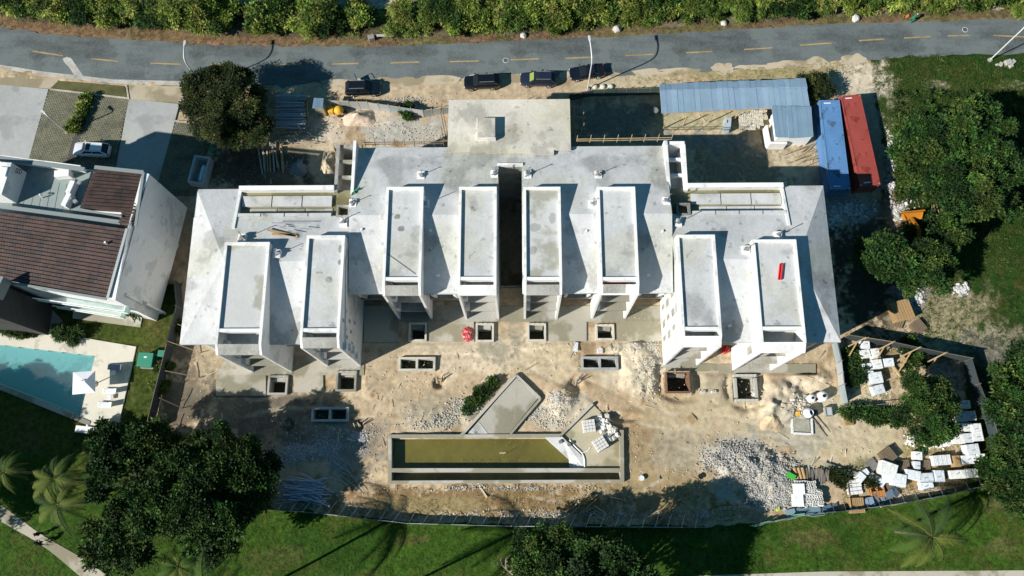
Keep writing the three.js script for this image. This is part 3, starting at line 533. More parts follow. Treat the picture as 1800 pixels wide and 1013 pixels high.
  vents.forEach(([x, y, h], i) => {
    const p = P(x, y, h + .5), b = partW('vent_block', [rbox(V(p.x, h + .2, p.z), .85, .75, .95, .03)], mt.whiteClean, bld);
    const rg = rng(60 + i), L = .9 + rg() * .9;
    const pipe = [bar(V(p.x + .1, h + .5, p.z - .1), V(p.x + .1, h + .5 + L, p.z - .15), .09, .09, true), bar(V(p.x + .1, h + .5 + L, p.z - .15), V(p.x + .32, h + .45 + L, p.z - .2), .1, .1, true)];
    for (let k = 0; k < 5; k++) pipe.push(obox(V(p.x - .2 + rg() * .4, h + .64 + rg() * .15, p.z - .2 + rg() * .4), .45 * rg() + .15, .14, .12, rg() * 3, rg() * .4));
    partW('pipe_stub', pipe, k2(i), bld);
    function k2(i) { return i % 3 === 0 ? mt.raw : mt.steel; }
  });
  for (const [x, y, h] of [[1030, 408, 10.9], [1164, 408, 10.9], [636, 405, 11], [757, 406, 11], [890, 407, 11]].slice(0, 4)) { const p = P(x, y, h); partW('drain_pipe', cyl(V(p.x, h - .3, p.z), .13, .13, .7, 10), mt.whiteClean, bld); }
  for (const [x, y] of [[1305, 492], [1284, 574], [956, 486], [1142, 485], [772, 486], [495, 492], [1433, 439]]) { const p = P(x, y, 9.9); partW('drain_pipe', [cyl(V(p.x, 9.3, p.z), .09, .09, .95, 8), obox(V(p.x - .15, 10.2, p.z), .35, .06, .25, .3)], mt.whiteClean, bld); }
  // damp spots on the trowelled tower roofs and bars lying on the left wing
  const damp = M(.40, .405, .40, { map: Tx.stain }), blot = (px, py, rx, rz, s) => { const c = P(px, py, 11.93), pts = []; for (let i = 0; i < 22; i++) { const a = i / 22 * 6.2832, k = .7 + .6 * fbm(Math.cos(a) * 1.4 + s, Math.sin(a) * 1.4, 3); pts.push([c.x + Math.cos(a) * rx * k, c.z + Math.sin(a) * rz * k]); } return prism(pts, 11.915, 11.924); };
  [[698, 381, .32, .34], [705, 402, .36, .34], [703, 450, .3, .26], [971, 384, .42, .62], [940, 400, .7, .5], [936, 440, .5, .45], [598, 438, .22, .5], [597, 461, .2, .3], [578, 492, .4, .35], [1340, 466, .16, .2], [1338, 485, .16, .18]].forEach(([x, y, a, b], i) => partW('damp_stain', blot(x, y, a, b, i * 3.1), damp, bld));
  for (const [a, b, c, d] of [[478, 392, 546, 392], [491, 400, 504, 402], [527, 401, 548, 403], [504, 406, 527, 410], [486, 397, 500, 399]]) partW('steel_bar', bar(P(a, b, 11.2), P(c, d, 11.2), .05, .05), mt.rawDark, bld);
  // the stair core behind
  const core = thing('stair_core', 'square concrete stair block with flat roof behind the middle of the building', 'building', [-1.35, 0, -43.3]);
  partW('roof_slab', prism([[-8.6, -46.6], [5.9, -46.6], [5.9, -40.0], [3.9, -40.0], [3.9, -39.4], [-8.6, -39.8]], 9.75, 10.0), mt.core, core);
  partW('edge_beam', prism([[-8.45, -46.45], [5.75, -46.45], [5.75, -40.12], [3.78, -40.12], [3.78, -39.52], [-8.45, -39.92]], 9.2, 9.74), mt.raw, core);
  partW('wall', [box(-8.2, 5.5, 0, 9.4, -46.2, -45.9), box(-8.2, -7.9, 0, 9.4, -45.9, -40.75), box(5.2, 5.5, 0, 9.4, -45.9, -40.75)], mt.raw, core);
  partW('wall', [box(-8.2, 3.7, 8.9, 9.39, -40.4, -40.1)], mt.slabC, core);
  const hp = P(838, 206, 10.9), hq = P(871, 242, 10.9);
  partW('roof_hatch', [box(hp.x, hq.x, 10.0, 10.75, hp.z, hq.z)], mt.whiteClean, core);
  const lidm = partW('hatch_lid', [rbox(V((hp.x + hq.x) / 2, 10.82, (hp.z + hq.z) / 2), hq.x - hp.x - .1, .14, hq.z - hp.z - .1, .04)], mt.core, core);
  // concrete aprons at the foot
  const ap = M(.46, .43, .35, { map: Tx.stain, bump: .012 }), ap2 = M(.40, .38, .31, { map: Tx.stain, bump: .012 });
  const around = (x, y) => pits.slice(3, 9).map(([a, b, c, d]) => [[a, b], [c, b], [c, d], [a, d]]);
  [[[640, 540], [700, 540], [700, 602], [640, 602]], [[752, 566], [833, 566], [833, 601], [752, 601]], [[962, 565], [1031, 565], [1031, 600], [962, 600]], [[1083, 565], [1163, 565], [1163, 600], [1083, 600]], [[380, 660], [467, 660], [467, 696], [380, 696]], [[517, 660], [568, 660], [568, 688], [517, 690]], [[1170, 640], [1284, 640], [1284, 652], [1222, 653], [1170, 650]], [[1262, 640], [1434, 640], [1434, 656], [1262, 656]]].forEach((pl, i) => struct('concrete_apron', prismP(pl, 0, -.2, .06 + (i % 3) * .006), i % 2 ? ap : ap2));
  struct('concrete_apron', prismP([[640, 538], [1163, 538], [1163, 566], [640, 566]], 0, -.2, .048), ap2);
  struct('concrete_apron', prismP([[400, 625], [640, 625], [640, 660], [380, 660]], 0, -.2, .05), ap);
}
// ---------------------------------------------------------------- the finished villa on the left
{
  const H0 = 10, v = thing('villa', 'white finished villa with brown tiled roofs and a grey roof deck at the left edge', 'house', P(120, 440, 0).setY(0));
  const pp = (x, y, h = H0) => P(x, y, h), L = (a, t) => a[0].clone().lerp(a[1], t);
  const wall = M(.77, .775, .77, { map: Tx.plaster }), tileM = [[.100, .062, .053], [.093, .058, .050], [.107, .066, .056], [.064, .051, .050]].map(c => M(...c, { map: Tx.raw, roughness: .7 })), gutM = M(.22, .25, .25, { roughness: .5 }), deckM = M(.25, .30, .29, { map: Tx.plaster, roughness: .8 });
  // body
  partW('wall', prismP([[-90, 268], [163, 295], [250, 304], [222, 396], [187, 524], [5, 492], [-90, 470]], 10.6, 0, 9.9), wall, v); partW('wall', prismP([[-90, 268], [163, 295], [250, 304], [224, 390], [-90, 360]], 12.4, 9.9, 11.6), wall, v);
  partW('wall', [slab([pp(250, 302, 13.0), pp(262, 306, 13.0), pp(238, 396, 13.0), pp(202, 528, 10.5), pp(187, 524, 10.5), pp(226, 394, 13.0)], 10.5)], wall, v);
  // fins that carry the wall's lower end
  for (const [a, b, y0, y1] of [[[203, 512], [222, 518], 0, 9.2], [[232, 522], [258, 534], 0, 5.2]]) { const p = P(...a, y1), q = P(...b, y1); partW('wall_fin', bar(V(p.x, y1 / 2, p.z), V(q.x, y1 / 2, q.z), .3, y1), mt.whiteClean, v); }
  partW('garage_wall', prismP([[262, 330], [290, 340], [296, 420], [268, 470], [240, 470]], 3, 0, 3.4), wall, v);
  // tiled roofs: rows of tiles laid singly on the near roof, the slopes fall south
  function tiled(q, hN, hS, rows, cols, single, name) {
    const c = q.map(([x, y], i) => P(x, y, i < 2 ? hN : hS)), roof = partW(name, slab(c.map(p => p.clone().setY(p.y - .12)), .25), tileM[1], v), B = V(v.position.x, 0, v.position.z), unit = [];
    const rg = rng(rows * 7 + cols);
    for (let k = 0; k < 4; k++) unit.push(null);
    const stuff = [[], [], [], []]; let n = 0;
    for (let j = 0; j < rows; j++) for (let i = 0; i < cols; i++) {
      const at = (u, w) => c[0].clone().lerp(c[1], u).lerp(c[3].clone().lerp(c[2], u), w);
      const a = at(i / cols, j / rows), b = at((i + 1) / cols, j / rows), d = at(i / cols, (j + .80) / rows), e = at((i + 1) / cols, (j + .80) / rows);
      if (Math.max(b.x, e.x) < -76) continue;
      const up = .03, lo = .13; const g = new THREE.BufferGeometry(), P0 = (p, y) => [p.x, p.y + y, p.z], m0 = a.clone().lerp(b, .5), m1 = d.clone().lerp(e, .5);
      const quads = [[P0(a, up), P0(d, lo), P0(m1, lo + .02), P0(m0, up + .015)], [P0(m0, up + .015), P0(m1, lo + .02), P0(e, lo), P0(b, up)], [P0(d, lo), P0(d, 0), P0(m1, .01), P0(m1, lo + .02)], [P0(m1, lo + .02), P0(m1, .01), P0(e, 0), P0(e, lo)]];
      g.setAttribute('position', new THREE.Float32BufferAttribute(quads.flatMap(([p, q, r, s]) => [...p, ...q, ...r, ...p, ...r, ...s]), 3)); g.computeVertexNormals();
      const dk = fbm(i * .35 + rows, j * .9, 3), k = dk > .60 ? 3 : Math.floor(rg() * 3);
      if (single && n < 300) { partW('roof_tile', g, tileM[k], roof); n++; } else stuff[k].push(g);
    }
    stuff.forEach((s, k) => { if (s.length) { const m = partW('roof_tiles', s, tileM[k], roof); m.userData.kind = 'stuff'; } });
    return roof;
  }
  tiled([[-80, 361], [222, 403], [187, 524], [-80, 476]], 12.5, 10.3, 18, 60, true, 'tiled_roof');
  tiled([[166, 298], [249, 306], [237, 373], [140, 367]], 12.5, 13.0, 11, 20, false, 'upper_tiled_roof');
  tiled([[214, 372], [239, 373], [231, 397], [208, 393]], 13.02, 12.6, 5, 6, false, 'upper_tiled_roof');
  partW('roof_deck', slab([pp(-80, 278, 11.8), pp(160, 300, 11.8), pp(140, 370, 11.8), pp(222, 380, 11.8), pp(220, 400, 11.8), pp(-80, 366, 11.8)], .4), deckM, v);
  for (let k = 0; k < 7; k++) { const a = pp(52 + k * 13, 316 + k * 1.3, 11.82), b = pp(38 + k * 14, 366 + k * 1.6, 11.82); partW('deck_joint', bar(a, b, .03, .02), gutM, v); }
  partW('parapet', bar(pp(-90, 268, 12.4), pp(148, 299, 12.4), .34, 1.8), mt.whiteClean, v);
  partW('coping', bar(pp(-90, 267, 13.35), pp(148, 298, 13.35), .5, .07), gutM, v);
  for (const [a, b, w] of [[[166, 294, 12.9], [252, 303, 12.9], .42], [[252, 303, 13.1], [238, 398, 13.1], .3], [[223, 402, 12.9], [189, 524, 10.7], .3], [[187, 526, 10.4], [5, 495, 10.4], .26], [[0, 363, 12.5], [212, 391, 12.5], .45], [[140, 368, 13.1], [214, 381, 13.1], .2]]) partW('gutter', bar(pp(...a), pp(...b), w, .14), gutM, v);
  // stair head box
  const sb = partW('stair_head', prismP([[-60, 282], [20, 286], [2, 342], [-70, 336]], 14.6, 11.7, 14.6), wall, v);
  partW('skylight', obox(pp(4, 302, 14.7), 1.0, .2, 1.1, -.1), mt.whiteClean, v);
  { const a = pp(29, 296, 14.0), b = pp(38, 299, 13.2); partW('ladder', [bar(a, b, .06), bar(pp(27, 303, 14.0), pp(36, 306, 13.2), .06), ...[0, .33, .66, 1].map(t => bar(a.clone().lerp(b, t), pp(27, 303, 14.0).lerp(pp(36, 306, 13.2), t), .05))], mt.dark, v); }
  // white vent cowls and pipes on the deck
  for (const [x, y, sx, sz, a] of [[112, 307, 1.7, .8, -.1], [127, 331, .6, 1.5, .25], [120, 353, .6, 1.6, .3]]) partW('vent_cowl', rbox(pp(x, y, 12.4), sx, 1.0, sz, .06, -a), mt.whiteClean, v);
  for (const [x, y] of [[140, 322], [133, 355]]) partW('vent_pipe', [cyl(pp(x, y, 11.9), .16, .16, 1.2, 10), cyl(pp(x, y, 13.0), .24, .24, .25, 12)], mt.steel, v);
  partW('gooseneck_pipe', tube([pp(74, 348, 11.8), pp(72, 345, 12.4), pp(70, 343, 12.6), pp(69, 341, 12.3)], .07), mt.whiteClean, v);
  partW('vent_pipe', [cyl(pp(190, 430, 11.8), .12, .12, .8, 8)], mt.whiteClean, v);
  // party wall ridge on the roof in the lower left corner
  partW('party_wall', bar(pp(-6, 524, 11.4), pp(11, 490, 11.4), .35, 1.6), gutM, v);
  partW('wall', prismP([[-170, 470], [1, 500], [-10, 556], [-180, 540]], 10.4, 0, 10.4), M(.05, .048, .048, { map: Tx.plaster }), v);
  // balconies with glass
  const glass = new THREE.MeshPhysicalMaterial({ color: new THREE.Color().setRGB(.75, .88, .85), roughness: .05, transmission: .85, thickness: 0 });
  for (const [pl, h] of [[[[66, 528], [225, 551], [233, 522], [196, 522], [150, 518]], 6.3], [[[100, 541], [218, 560], [228, 524], [190, 520]], 3.2]]) {
    partW('balcony_slab', prismP(pl, h, h - .3, h), mt.whiteClean, v);
    const a = P(...pl[0], h), b = P(...pl[1], h), c = P(...pl[2], h);
    partW('balustrade', [bar(a.clone().setY(h + .5), b.clone().setY(h + .5), .03, 1.0), bar(b.clone().setY(h + .5), c.clone().setY(h + .5), .03, 1.0)], glass, v);
    partW('handrail', [bar(a.clone().setY(h + 1.02), b.clone().setY(h + 1.02), .12, .06), bar(b.clone().setY(h + 1.02), c.clone().setY(h + 1.02), .12, .06), bar(a.clone().setY(h - .1), b.clone().setY(h - .1), .1, .4)], mt.whiteClean, v);
  }
  struct('terrace', prismP([[130, 545], [190, 535], [252, 548], [247, 576], [128, 560]], 0, -.1, .14), M(.56, .54, .47, { map: Tx.stain, bump: .01 }));
  struct('terrace', prismP([[-80, 480], [80, 530], [110, 565], [95, 590], [0, 552], [-80, 530]], 0, -.1, .12), M(.34, .32, .29, { map: Tx.stain, bump: .01 }));
  for (const [x, y] of [[283, 352], [304, 375]]) { const p = P(x, y), t = thing('air_conditioner', x < 290 ? 'white box on the ground against the villa side wall, the upper of two' : 'white box on the ground against the villa side wall, the lower of two', 'air conditioner', [p.x, 0, p.z], .1); mesh('case', rbox(V(0, .55, 0), 1.1, 1.1, .9, .05), mt.whiteClean, t); mesh('grille', cyl(V(0, 1.08, 0), .32, .32, .05, 18), mt.steel, t); }
  // low house wall in the bottom left with a hedge
  const gw = thing('garden_wall', 'low white garden wall with slanted lights beside the pool deck', 'wall', P(20, 555).setY(0));
  partW('wall_body', [bar(P(-60, 528, .4), P(62, 574, .4), .35, 1.3)], mt.white, gw); partW('wall_coping', bar(P(-60, 528, 1.1), P(62, 574, 1.1), .5, .1), mt.whiteClean, gw);
  // ---- pool
  const dk = M(.66, .62, .52, { map: Tx.plaster, bump: .008 });
  struct('pool_deck', prismP(deck, 0, -.1, .16, [villaPool]), dk);
  const pool = thing('swimming_pool', 'turquoise swimming pool with a slanted south edge beside the villa', 'pool', P(60, 660).setY(0));
  partW('pool_floor', prismP(villaPool, 0, -1.7, -1.5), M(.17, .40, .41, { map: Tx.plaster }), pool);
  for (let i = 0; i < 4; i++) { const a = P(...villaPool[i]), b = P(...villaPool[(i + 1) % 4]); partW('pool_wall', bar(a.setY(-.95), b.setY(-.95), .2, 1.5), M(.19, .46, .46), pool); }
  partW('coping', bar(P(-120, 632, .1), P(158, 745, .1), .55, .3), mt.slabC, pool);
  const wg = prismP(villaPool, 0, -.22, -.16); partW('pool_water', wg, new THREE.MeshPhysicalMaterial({ color: new THREE.Color().setRGB(.92, 1, 1), roughness: .12, transmission: .97, thickness: 0, bumpMap: Tx.bump, bumpScale: .01 }), pool);
  const sh = thing('outdoor_shower', 'low white shower block at the south corner of the pool deck', 'shower', P(155, 755).setY(0)); partW('base', obox(P(152, 756, .25), 2.6, .35, .8, -.1), mt.whiteClean, sh); partW('globe', new THREE.SphereGeometry(.18, 12, 8).translate(...P(154, 748, .75).toArray()), mt.wrap, sh);
  // parasol
  const pc = P(147, 672, 2.6), pb = P(167, 676, 0), um = thing('parasol', 'square white cantilever parasol over the end of the pool', 'parasol', [pb.x, .16, pb.z]);
  const cr = [[128, 655], [167, 652], [167, 690], [127, 694]].map(([x, y]) => P(x, y, 2.5)), top = P(148, 671, 3.15);
  cr.forEach((a, i) => { const b = cr[(i + 1) % 4]; partW('canopy_panel', slab([top, a, b], .02), M(.82, .82, .84, { side: THREE.DoubleSide, roughness: .9 }), um); });
  partW('pole', [cyl(V(pb.x, .1, pb.z), .06, .06, 3.2, 10), bar(V(pb.x, 3.25, pb.z), V(top.x, 3.3, top.z), .06)], mt.steel, um); partW('base_plate', cyl(V(pb.x, .16, pb.z), .4, .38, .08, 18), mt.rawDark, um);
  // sun loungers
  const ln = (x, y, label, mat) => { const p = P(x, y), t = thing('sun_lounger', label, 'sun lounger', [p.x, .16, p.z], -.05, undefined);
    mesh('seat', rbox(V(-.35, .34, 0), 1.3, .09, .66, .03), mat, t); mesh('backrest', rbox(V(.55, .55, 0), .78, .08, .66, .03, 0, 0, .62), mat, t);
    for (const [a, b] of [[-.9, -.28], [-.9, .28], [.2, -.28], [.2, .28]]) mesh('leg', cyl(V(a, 0, b), .03, .03, .32, 6), mt.steel, t); return t; };
  ln(198, 689, 'white sun lounger on the pool deck, middle of the three by the grass edge', mt.wrap); ln(190, 713, 'white sun lounger nearest the south end of the pool deck', mt.wrap);
  ln(207, 647, 'blue-grey sun lounger standing in the shadow of the parasol', M(.20, .25, .33));
  for (const [x, y, l] of [[196, 700, 'small white side table between two sun loungers'], [203, 657, 'small white side table in the shadow of the parasol']]) { const p = P(x, y), t = thing('side_table', l, 'table', [p.x, .16, p.z]); mesh('table_top', rbox(V(0, .42, 0), .55, .04, .55, .01), mt.wrap, t); for (const a of [-.22, .22]) for (const b of [-.22, .22]) mesh('leg', cyl(V(a, 0, b), .02, .02, .4, 6), mt.steel, t); }
  // green electric box
  const gm = M(.03, .22, .14, { roughness: .45 });
  for (const [x, y, s, l] of [[264, 636, 1.75, 'large green utility cabinet on the lawn between pool and fence'], [292, 625, .8, 'small green utility box half hidden in shrubs by the dark fence']]) {
    const p = P(x, y), t = thing('utility_box', l, 'utility box', [p.x, .02, p.z], -.06); mesh('plinth', obox(V(0, .1, 0), s * 1.1, .2, s * 1.05), mt.raw, t); mesh('cabinet', rbox(V(0, .75, 0), s, 1.2, s * .92, .08), gm, t); mesh('lid', rbox(V(0, 1.38, 0), s * 1.06, .12, s * .98, .05), gm, t); if (s > 1) mesh('label_plate', obox(V(0, 1.446, -.3), .36, .01, .16), mt.whiteClean, t);
  }
  // tank trough in the parking court
  const tp = P(357, 306), tk = thing('concrete_trough', 'open pale concrete trough with a white cylinder tank at the parking court', 'trough', [tp.x, 0, tp.z], -.14);
  for (const [a, b, c, d] of [[-1.05, -.85, -1.9, 1.9], [.85, 1.05, -1.9, 1.9], [-.85, .85, -1.9, -1.7], [-.85, .85, 1.7, 1.9]]) mesh('side', box(a, b, 0, 1.5, c, d), M(.46, .52, .56, { map: Tx.plaster }), tk);
  mesh('floor', box(-.85, .85, .1, .2, -1.7, 1.7), mt.raw, tk);
  const gt = thing('gas_tank', 'white horizontal cylinder tank inside the concrete trough', 'tank', [tp.x + .25, .35, tp.z + .3], -.14); mesh('shell', (() => { const g = new THREE.CapsuleGeometry(.36, 1.7, 6, 14); g.rotateX(Math.PI / 2); g.translate(0, .4, 0); return g; })(), mt.wrap, gt); for (const z of [-.6, .6]) mesh('saddle', box(-.3, .3, -.14, .12, z - .08, z + .08), mt.raw, gt);
  const gb = P(377, 268), bn = thing('waste_bin', 'small dark green bin on the parking edge under the tree', 'bin', [gb.x, 0, gb.z]); mesh('body', cyl(V(0, 0, 0), .32, .42, .9, 4), gm, bn); mesh('lid', rbox(V(0, .94, 0), .75, .1, .75, .03, .78), gm, bn);
}
// ---------------------------------------------------------------- cars
function loft(st, n = 16) {                               // stations [x, half width, low, high, squareness]
  const pos = [], ring = st.map(([x, w, lo, hi, q]) => { const o = []; for (let i = 0; i < n; i++) { const a = i / n * Math.PI * 2 + Math.PI / n, c = Math.cos(a), s = Math.sin(a), e = q || .45; o.push([x, (lo + hi) / 2 + (hi - lo) / 2 * Math.sign(s) * Math.pow(Math.abs(s), e), w * Math.sign(c) * Math.pow(Math.abs(c), e)]); } return o; });
  const f = (a, b, c) => pos.push(...a, ...b, ...c);
  for (let j = 0; j + 1 < ring.length; j++) for (let i = 0; i < n; i++) { const a = ring[j][i], b = ring[j][(i + 1) % n], c = ring[j + 1][(i + 1) % n], d = ring[j + 1][i]; f(a, b, c); f(a, c, d); }
  for (const [k, s] of [[0, 1], [ring.length - 1, -1]]) { const c = ring[k].reduce((m, p) => [m[0] + p[0] / n, m[1] + p[1] / n, m[2] + p[2] / n], [0, 0, 0]); for (let i = 0; i < n; i++) { const a = ring[k][i], b = ring[k][(i + 1) % n]; s > 0 ? f(c, b, a) : f(c, a, b); } }
  let g = new THREE.BufferGeometry(); g.setAttribute('position', new THREE.Float32BufferAttribute(pos, 3)); return toCreasedNormals(g, .6);
}
function car(label, px, py, turn, colour, kind = 'suv', open) {
  const p = P(px, py, .8), t = thing('parked_car', label, 'car', [p.x, 0.03, p.z], turn);
  const paint = new THREE.MeshPhysicalMaterial({ color: new THREE.Color().setRGB(...colour), roughness: .35, metalness: .3, clearcoat: 1, clearcoatRoughness: .06 });
  const suv = kind !== 'sedan', van = kind === 'van', Lh = suv ? 2.4 : 2.35, belt = suv ? 1.08 : .92, rf = van ? 1.72 : suv ? 1.70 : 1.43;
  mesh('body', loft([[-Lh, .62, .42, .78, .5], [-Lh + .1, .80, .32, .92, .4], [-Lh + .45, .91, .28, belt - .08, .36], [-1.1, .94, .26, belt, .34], [0, .95, .26, belt + .02, .34], [1.2, .95, .26, belt + .03, .34], [Lh - .45, .93, .28, belt + .02, .36], [Lh - .1, .84, .34, belt - .06, .4], [Lh, .70, .46, .85, .5]]), paint, t);
  const cab = suv ? [[-1.15, .80, belt - .1, belt + .03, .4], [-.45, .74, belt - .1, rf - .07, .4], [1.5, .74, belt - .1, rf - .06, .4], [Lh - .12, .76, belt - .1, belt + .08, .4]] : [[-1.0, .80, belt - .1, belt + .02, .4], [-.2, .66, belt - .1, rf - .05, .4], [.95, .64, belt - .1, rf - .07, .4], [1.75, .74, belt - .1, belt + .04, .4]];
  mesh('cabin_glass', loft(cab), M(.012, .016, .02, { roughness: .12 }), t);
  const ra = suv ? -.5 : -.2, rb = suv ? 1.75 : 1.0;
  mesh('roof', rbox(V((ra + rb) / 2, rf - .06, 0), rb - ra, .1, suv ? 1.36 : 1.2, .05), paint, t);
  for (const s of [-1, 1]) { mesh('pillar', [bar(V(-1.12, belt + .03, .76 * s), V(ra, rf - .06, .66 * s), .07), bar(V(.55, belt, .80 * s), V(.55, rf - .07, .7 * s), .08, .05), bar(V(rb, rf - .08, .66 * s), V(Lh - .18, belt + .06, .74 * s), .12, .08)], paint, t); mesh('mirror', rbox(V(-.85, belt + .06, 1.03 * s), .16, .14, .22, .05), paint, t); mesh('headlight', rbox(V(-Lh + .14, .76, .62 * s), .22, .14, .3, .05), M(.8, .82, .85, { roughness: .1 }), t); mesh('tail_light', rbox(V(Lh - .06, .86, .66 * s), .14, .2, .22, .04), M(.35, .01, .01, { roughness: .2 }), t); if (suv) mesh('roof_rail', bar(V(ra + .2, rf + .04, .58 * s), V(rb - .1, rf + .04, .58 * s), .05), mt.steel, t); }
  if (kind === 'white') mesh('sunroof', rbox(V(-.05, rf - .006, 0), .55, .02, .95, .005), mt.glass, t);
  if (kind === 'ribbed') { mesh('sunroof', rbox(V(-.1, rf - .006, 0), .5, .02, 1.0, .005), mt.glass, t); for (const z of [-.32, 0, .32]) mesh('roof_rib', box(.25, 1.55, rf - .02, rf + .03, z - .025, z + .025), paint, t); mesh('sunshade', slab([V(-1.13, belt + .06, -.62), V(-1.13, belt + .06, .62), V(-.58, rf - .06, .56), V(-.58, rf - .06, -.56)], .015), M(.20, .27, .06), t); }
  for (const x of [-1.45, 1.45]) for (const s of [-1, 1]) { const w = mesh('wheel', (() => { const g = new THREE.CylinderGeometry(.36, .36, .24, 20); g.rotateX(Math.PI / 2); g.translate(x, .36, .84 * s); return g; })(), mt.rubber, t); const rim = []; for (let k = 0; k < 5; k++) { const a = k * 1.2566; rim.push(bar(V(x, .36, .965 * s), V(x + .22 * Math.cos(a), .36 + .22 * Math.sin(a), .965 * s), .07, .03)); } const to = new THREE.TorusGeometry(.23, .03, 6, 18); to.translate(x, .36, .96 * s); mesh('rim', [to, ...rim], M(.55, .55, .57, { metalness: .7, roughness: .3 }), w); }
  if (open) { const h = V(.7, .75, .93), e = V(1.05, .75, 1.75); mesh('open_door', [bar(h, e, .09, .75), bar(h.clone().setY(1.6), e.clone().setY(1.5), .06, .06), bar(e, e.clone().setY(1.5), .06)], paint, t); }
  return t;
}
car('black minivan with a rear side door open at the left of the kerbside row', 638, 155, Math.PI + .02, [.006, .007, .010], 'van', true);
car('black sport utility car parked behind the stair block roof', 847, 144, .04, [.006, .006, .009], 'suv');
car('dark blue ribbed-roof car with a yellow-green sunshade behind the windscreen', 946, 139, -.02, [.018, .025, .05], 'ribbed');
car('dark sedan under the street lamp arm, rightmost of the kerbside row', 1032, 126, .14, [.008, .010, .018], 'sedan');
car('white car with a sunroof parked on the paved bay of the villa', 161, 263, -.06, [.80, .81, .83], 'white');
// ---------------------------------------------------------------- street lamps
function lamp(label, px, py, h, dir, arm) {
  const p = P(px, py), t = thing('street_lamp', label, 'street lamp', [p.x, 0, p.z]);
  mesh('footing', cyl(V(0, 0, 0), .34, .28, .22, 12), mt.raw, t);
  const dx = Math.cos(dir), dz = -Math.sin(dir), pts = [V(0, .1, 0), V(0, h * .55, 0), V(0, h * .86, 0), V(dx * arm * .12, h * .95, dz * arm * .12), V(dx * arm * .5, h, dz * arm * .5), V(dx * arm, h + .05, dz * arm)];
  mesh('pole', tube(pts, .085, 40, 8), M(.62, .62, .63, { roughness: .4 }), t);
  mesh('lamp_head', rbox(V(dx * (arm + .3), h, dz * (arm + .3)), .75, .16, .34, .07, dir), M(.50, .50, .52, { roughness: .4 }), t);
}
lamp('tall pale street lamp on the verge beside the dark sedan, arm over the road', 1033, 157, 7.6, Math.PI / 2 + .1, 2.6);
lamp('pale street lamp whose curved top shows above the tree left of the yard', 358, 152, 6.8, Math.PI / 2, 2.0);
lamp('pale street lamp at the right edge leaning over the road', 1740, 106, 8.4, .9, 2.4);
lamp('short garden lamp on the parking court with a dark thin shadow', 118, 232, 4.6, 2.4, .5);
// ---------------------------------------------------------------- shipping containers
function container(label, corners, mat, h = 2.6) {
  const c = corners.map(([x, y]) => P(x, y, h)), o = c[0].clone().add(c[1]).add(c[2]).add(c[3]).multiplyScalar(.25);
  const dir = c[3].clone().sub(c[0]).add(c[2].clone().sub(c[1])).normalize(), L = (c[3].distanceTo(c[0]) + c[2].distanceTo(c[1])) / 2, Wd = 2.44, t = thing('shipping_container', label, 'container', [o.x, 0, o.z], Math.atan2(-dir.z, dir.x));
  const rib = (len, n, put) => { const g = []; for (let i = 0; i < n; i++) g.push(put((i + .5) / n * len - len / 2, len / n)); return g; };
  mesh('roof_panel', [box(-L / 2 + .1, L / 2 - .1, h - .12, h - .05, -Wd / 2 + .05, Wd / 2 - .05), ...rib(L - .4, 34, (x, w) => box(x - w * .28, x + w * .28, h - .05, h - .012, -Wd / 2 + .12, Wd / 2 - .12))], mat, t);
  for (const s of [-1, 1]) mesh('side_panel', [box(-L / 2 + .08, L / 2 - .08, .12, h - .12, s * Wd / 2 - .06, s * Wd / 2 - .02), ...rib(L - .3, 38, (x, w) => box(x - w * .3, x + w * .3, .2, h - .15, s * (Wd / 2 - .03) - .03, s * (Wd / 2 - .03) + .03))], mat, t);
  mesh('end_panel', box(-L / 2, -L / 2 + .06, .1, h - .1, -Wd / 2 + .05, Wd / 2 - .05), mat, t);
  for (const s of [-1, 1]) { const d = mesh('door', box(L / 2 - .06, L / 2, .12, h - .12, s > 0 ? .01 : -Wd / 2 + .06, s > 0 ? Wd / 2 - .06 : -.01), mat, t); for (const k of [.3, .8]) mesh('lock_rod', bar(V(L / 2 + .03, .2, s * k), V(L / 2 + .03, h - .2, s * k), .05), mt.steel, d); }
  const fr = []; for (const x of [-1, 1]) for (const z of [-1, 1]) fr.push(box(x * L / 2 - .08, x * L / 2 + .08, 0, h, z * Wd / 2 - .08, z * Wd / 2 + .08)); for (const z of [-1, 1]) for (const y of [.08, h - .06]) fr.push(box(-L / 2, L / 2, y - .07, y + .07, z * Wd / 2 - .07, z * Wd / 2 + .07)); for (const x of [-1, 1]) fr.push(box(x * L / 2 - .07, x * L / 2 + .07, h - .13, h + .002, -Wd / 2, Wd / 2));
  mesh('frame', fr, mat, t);
  for (const x of [-1, 1]) for (const z of [-1, 1]) mesh('corner_fitting', box(x * (L / 2 - .07) - .1, x * (L / 2 - .07) + .1, h - .16, h + .012, z * (Wd / 2 - .07) - .09, z * (Wd / 2 - .07) + .09), mt.steel, t);
  for (const s of [-1, 1]) mesh('marking_plate', box(s * (L / 2 - .35) - .07, s * (L / 2 - .35) + .07, h - .02, h + .004, -.1, .75), mt.whiteClean, t);
  return t;
}
container('blue shipping container beside the metal shed', [[1441, 179], [1476, 175], [1499, 330], [1455, 334]], M(.11, .25, .48, { map: Tx.rust, roughness: .5 }));
container('rust red shipping container on the pale lane, right of the blue one', [[1478, 169], [1513, 167], [1553, 324], [1507, 326]], M(.33, .065, .052, { map: Tx.rust, roughness: .55 }));
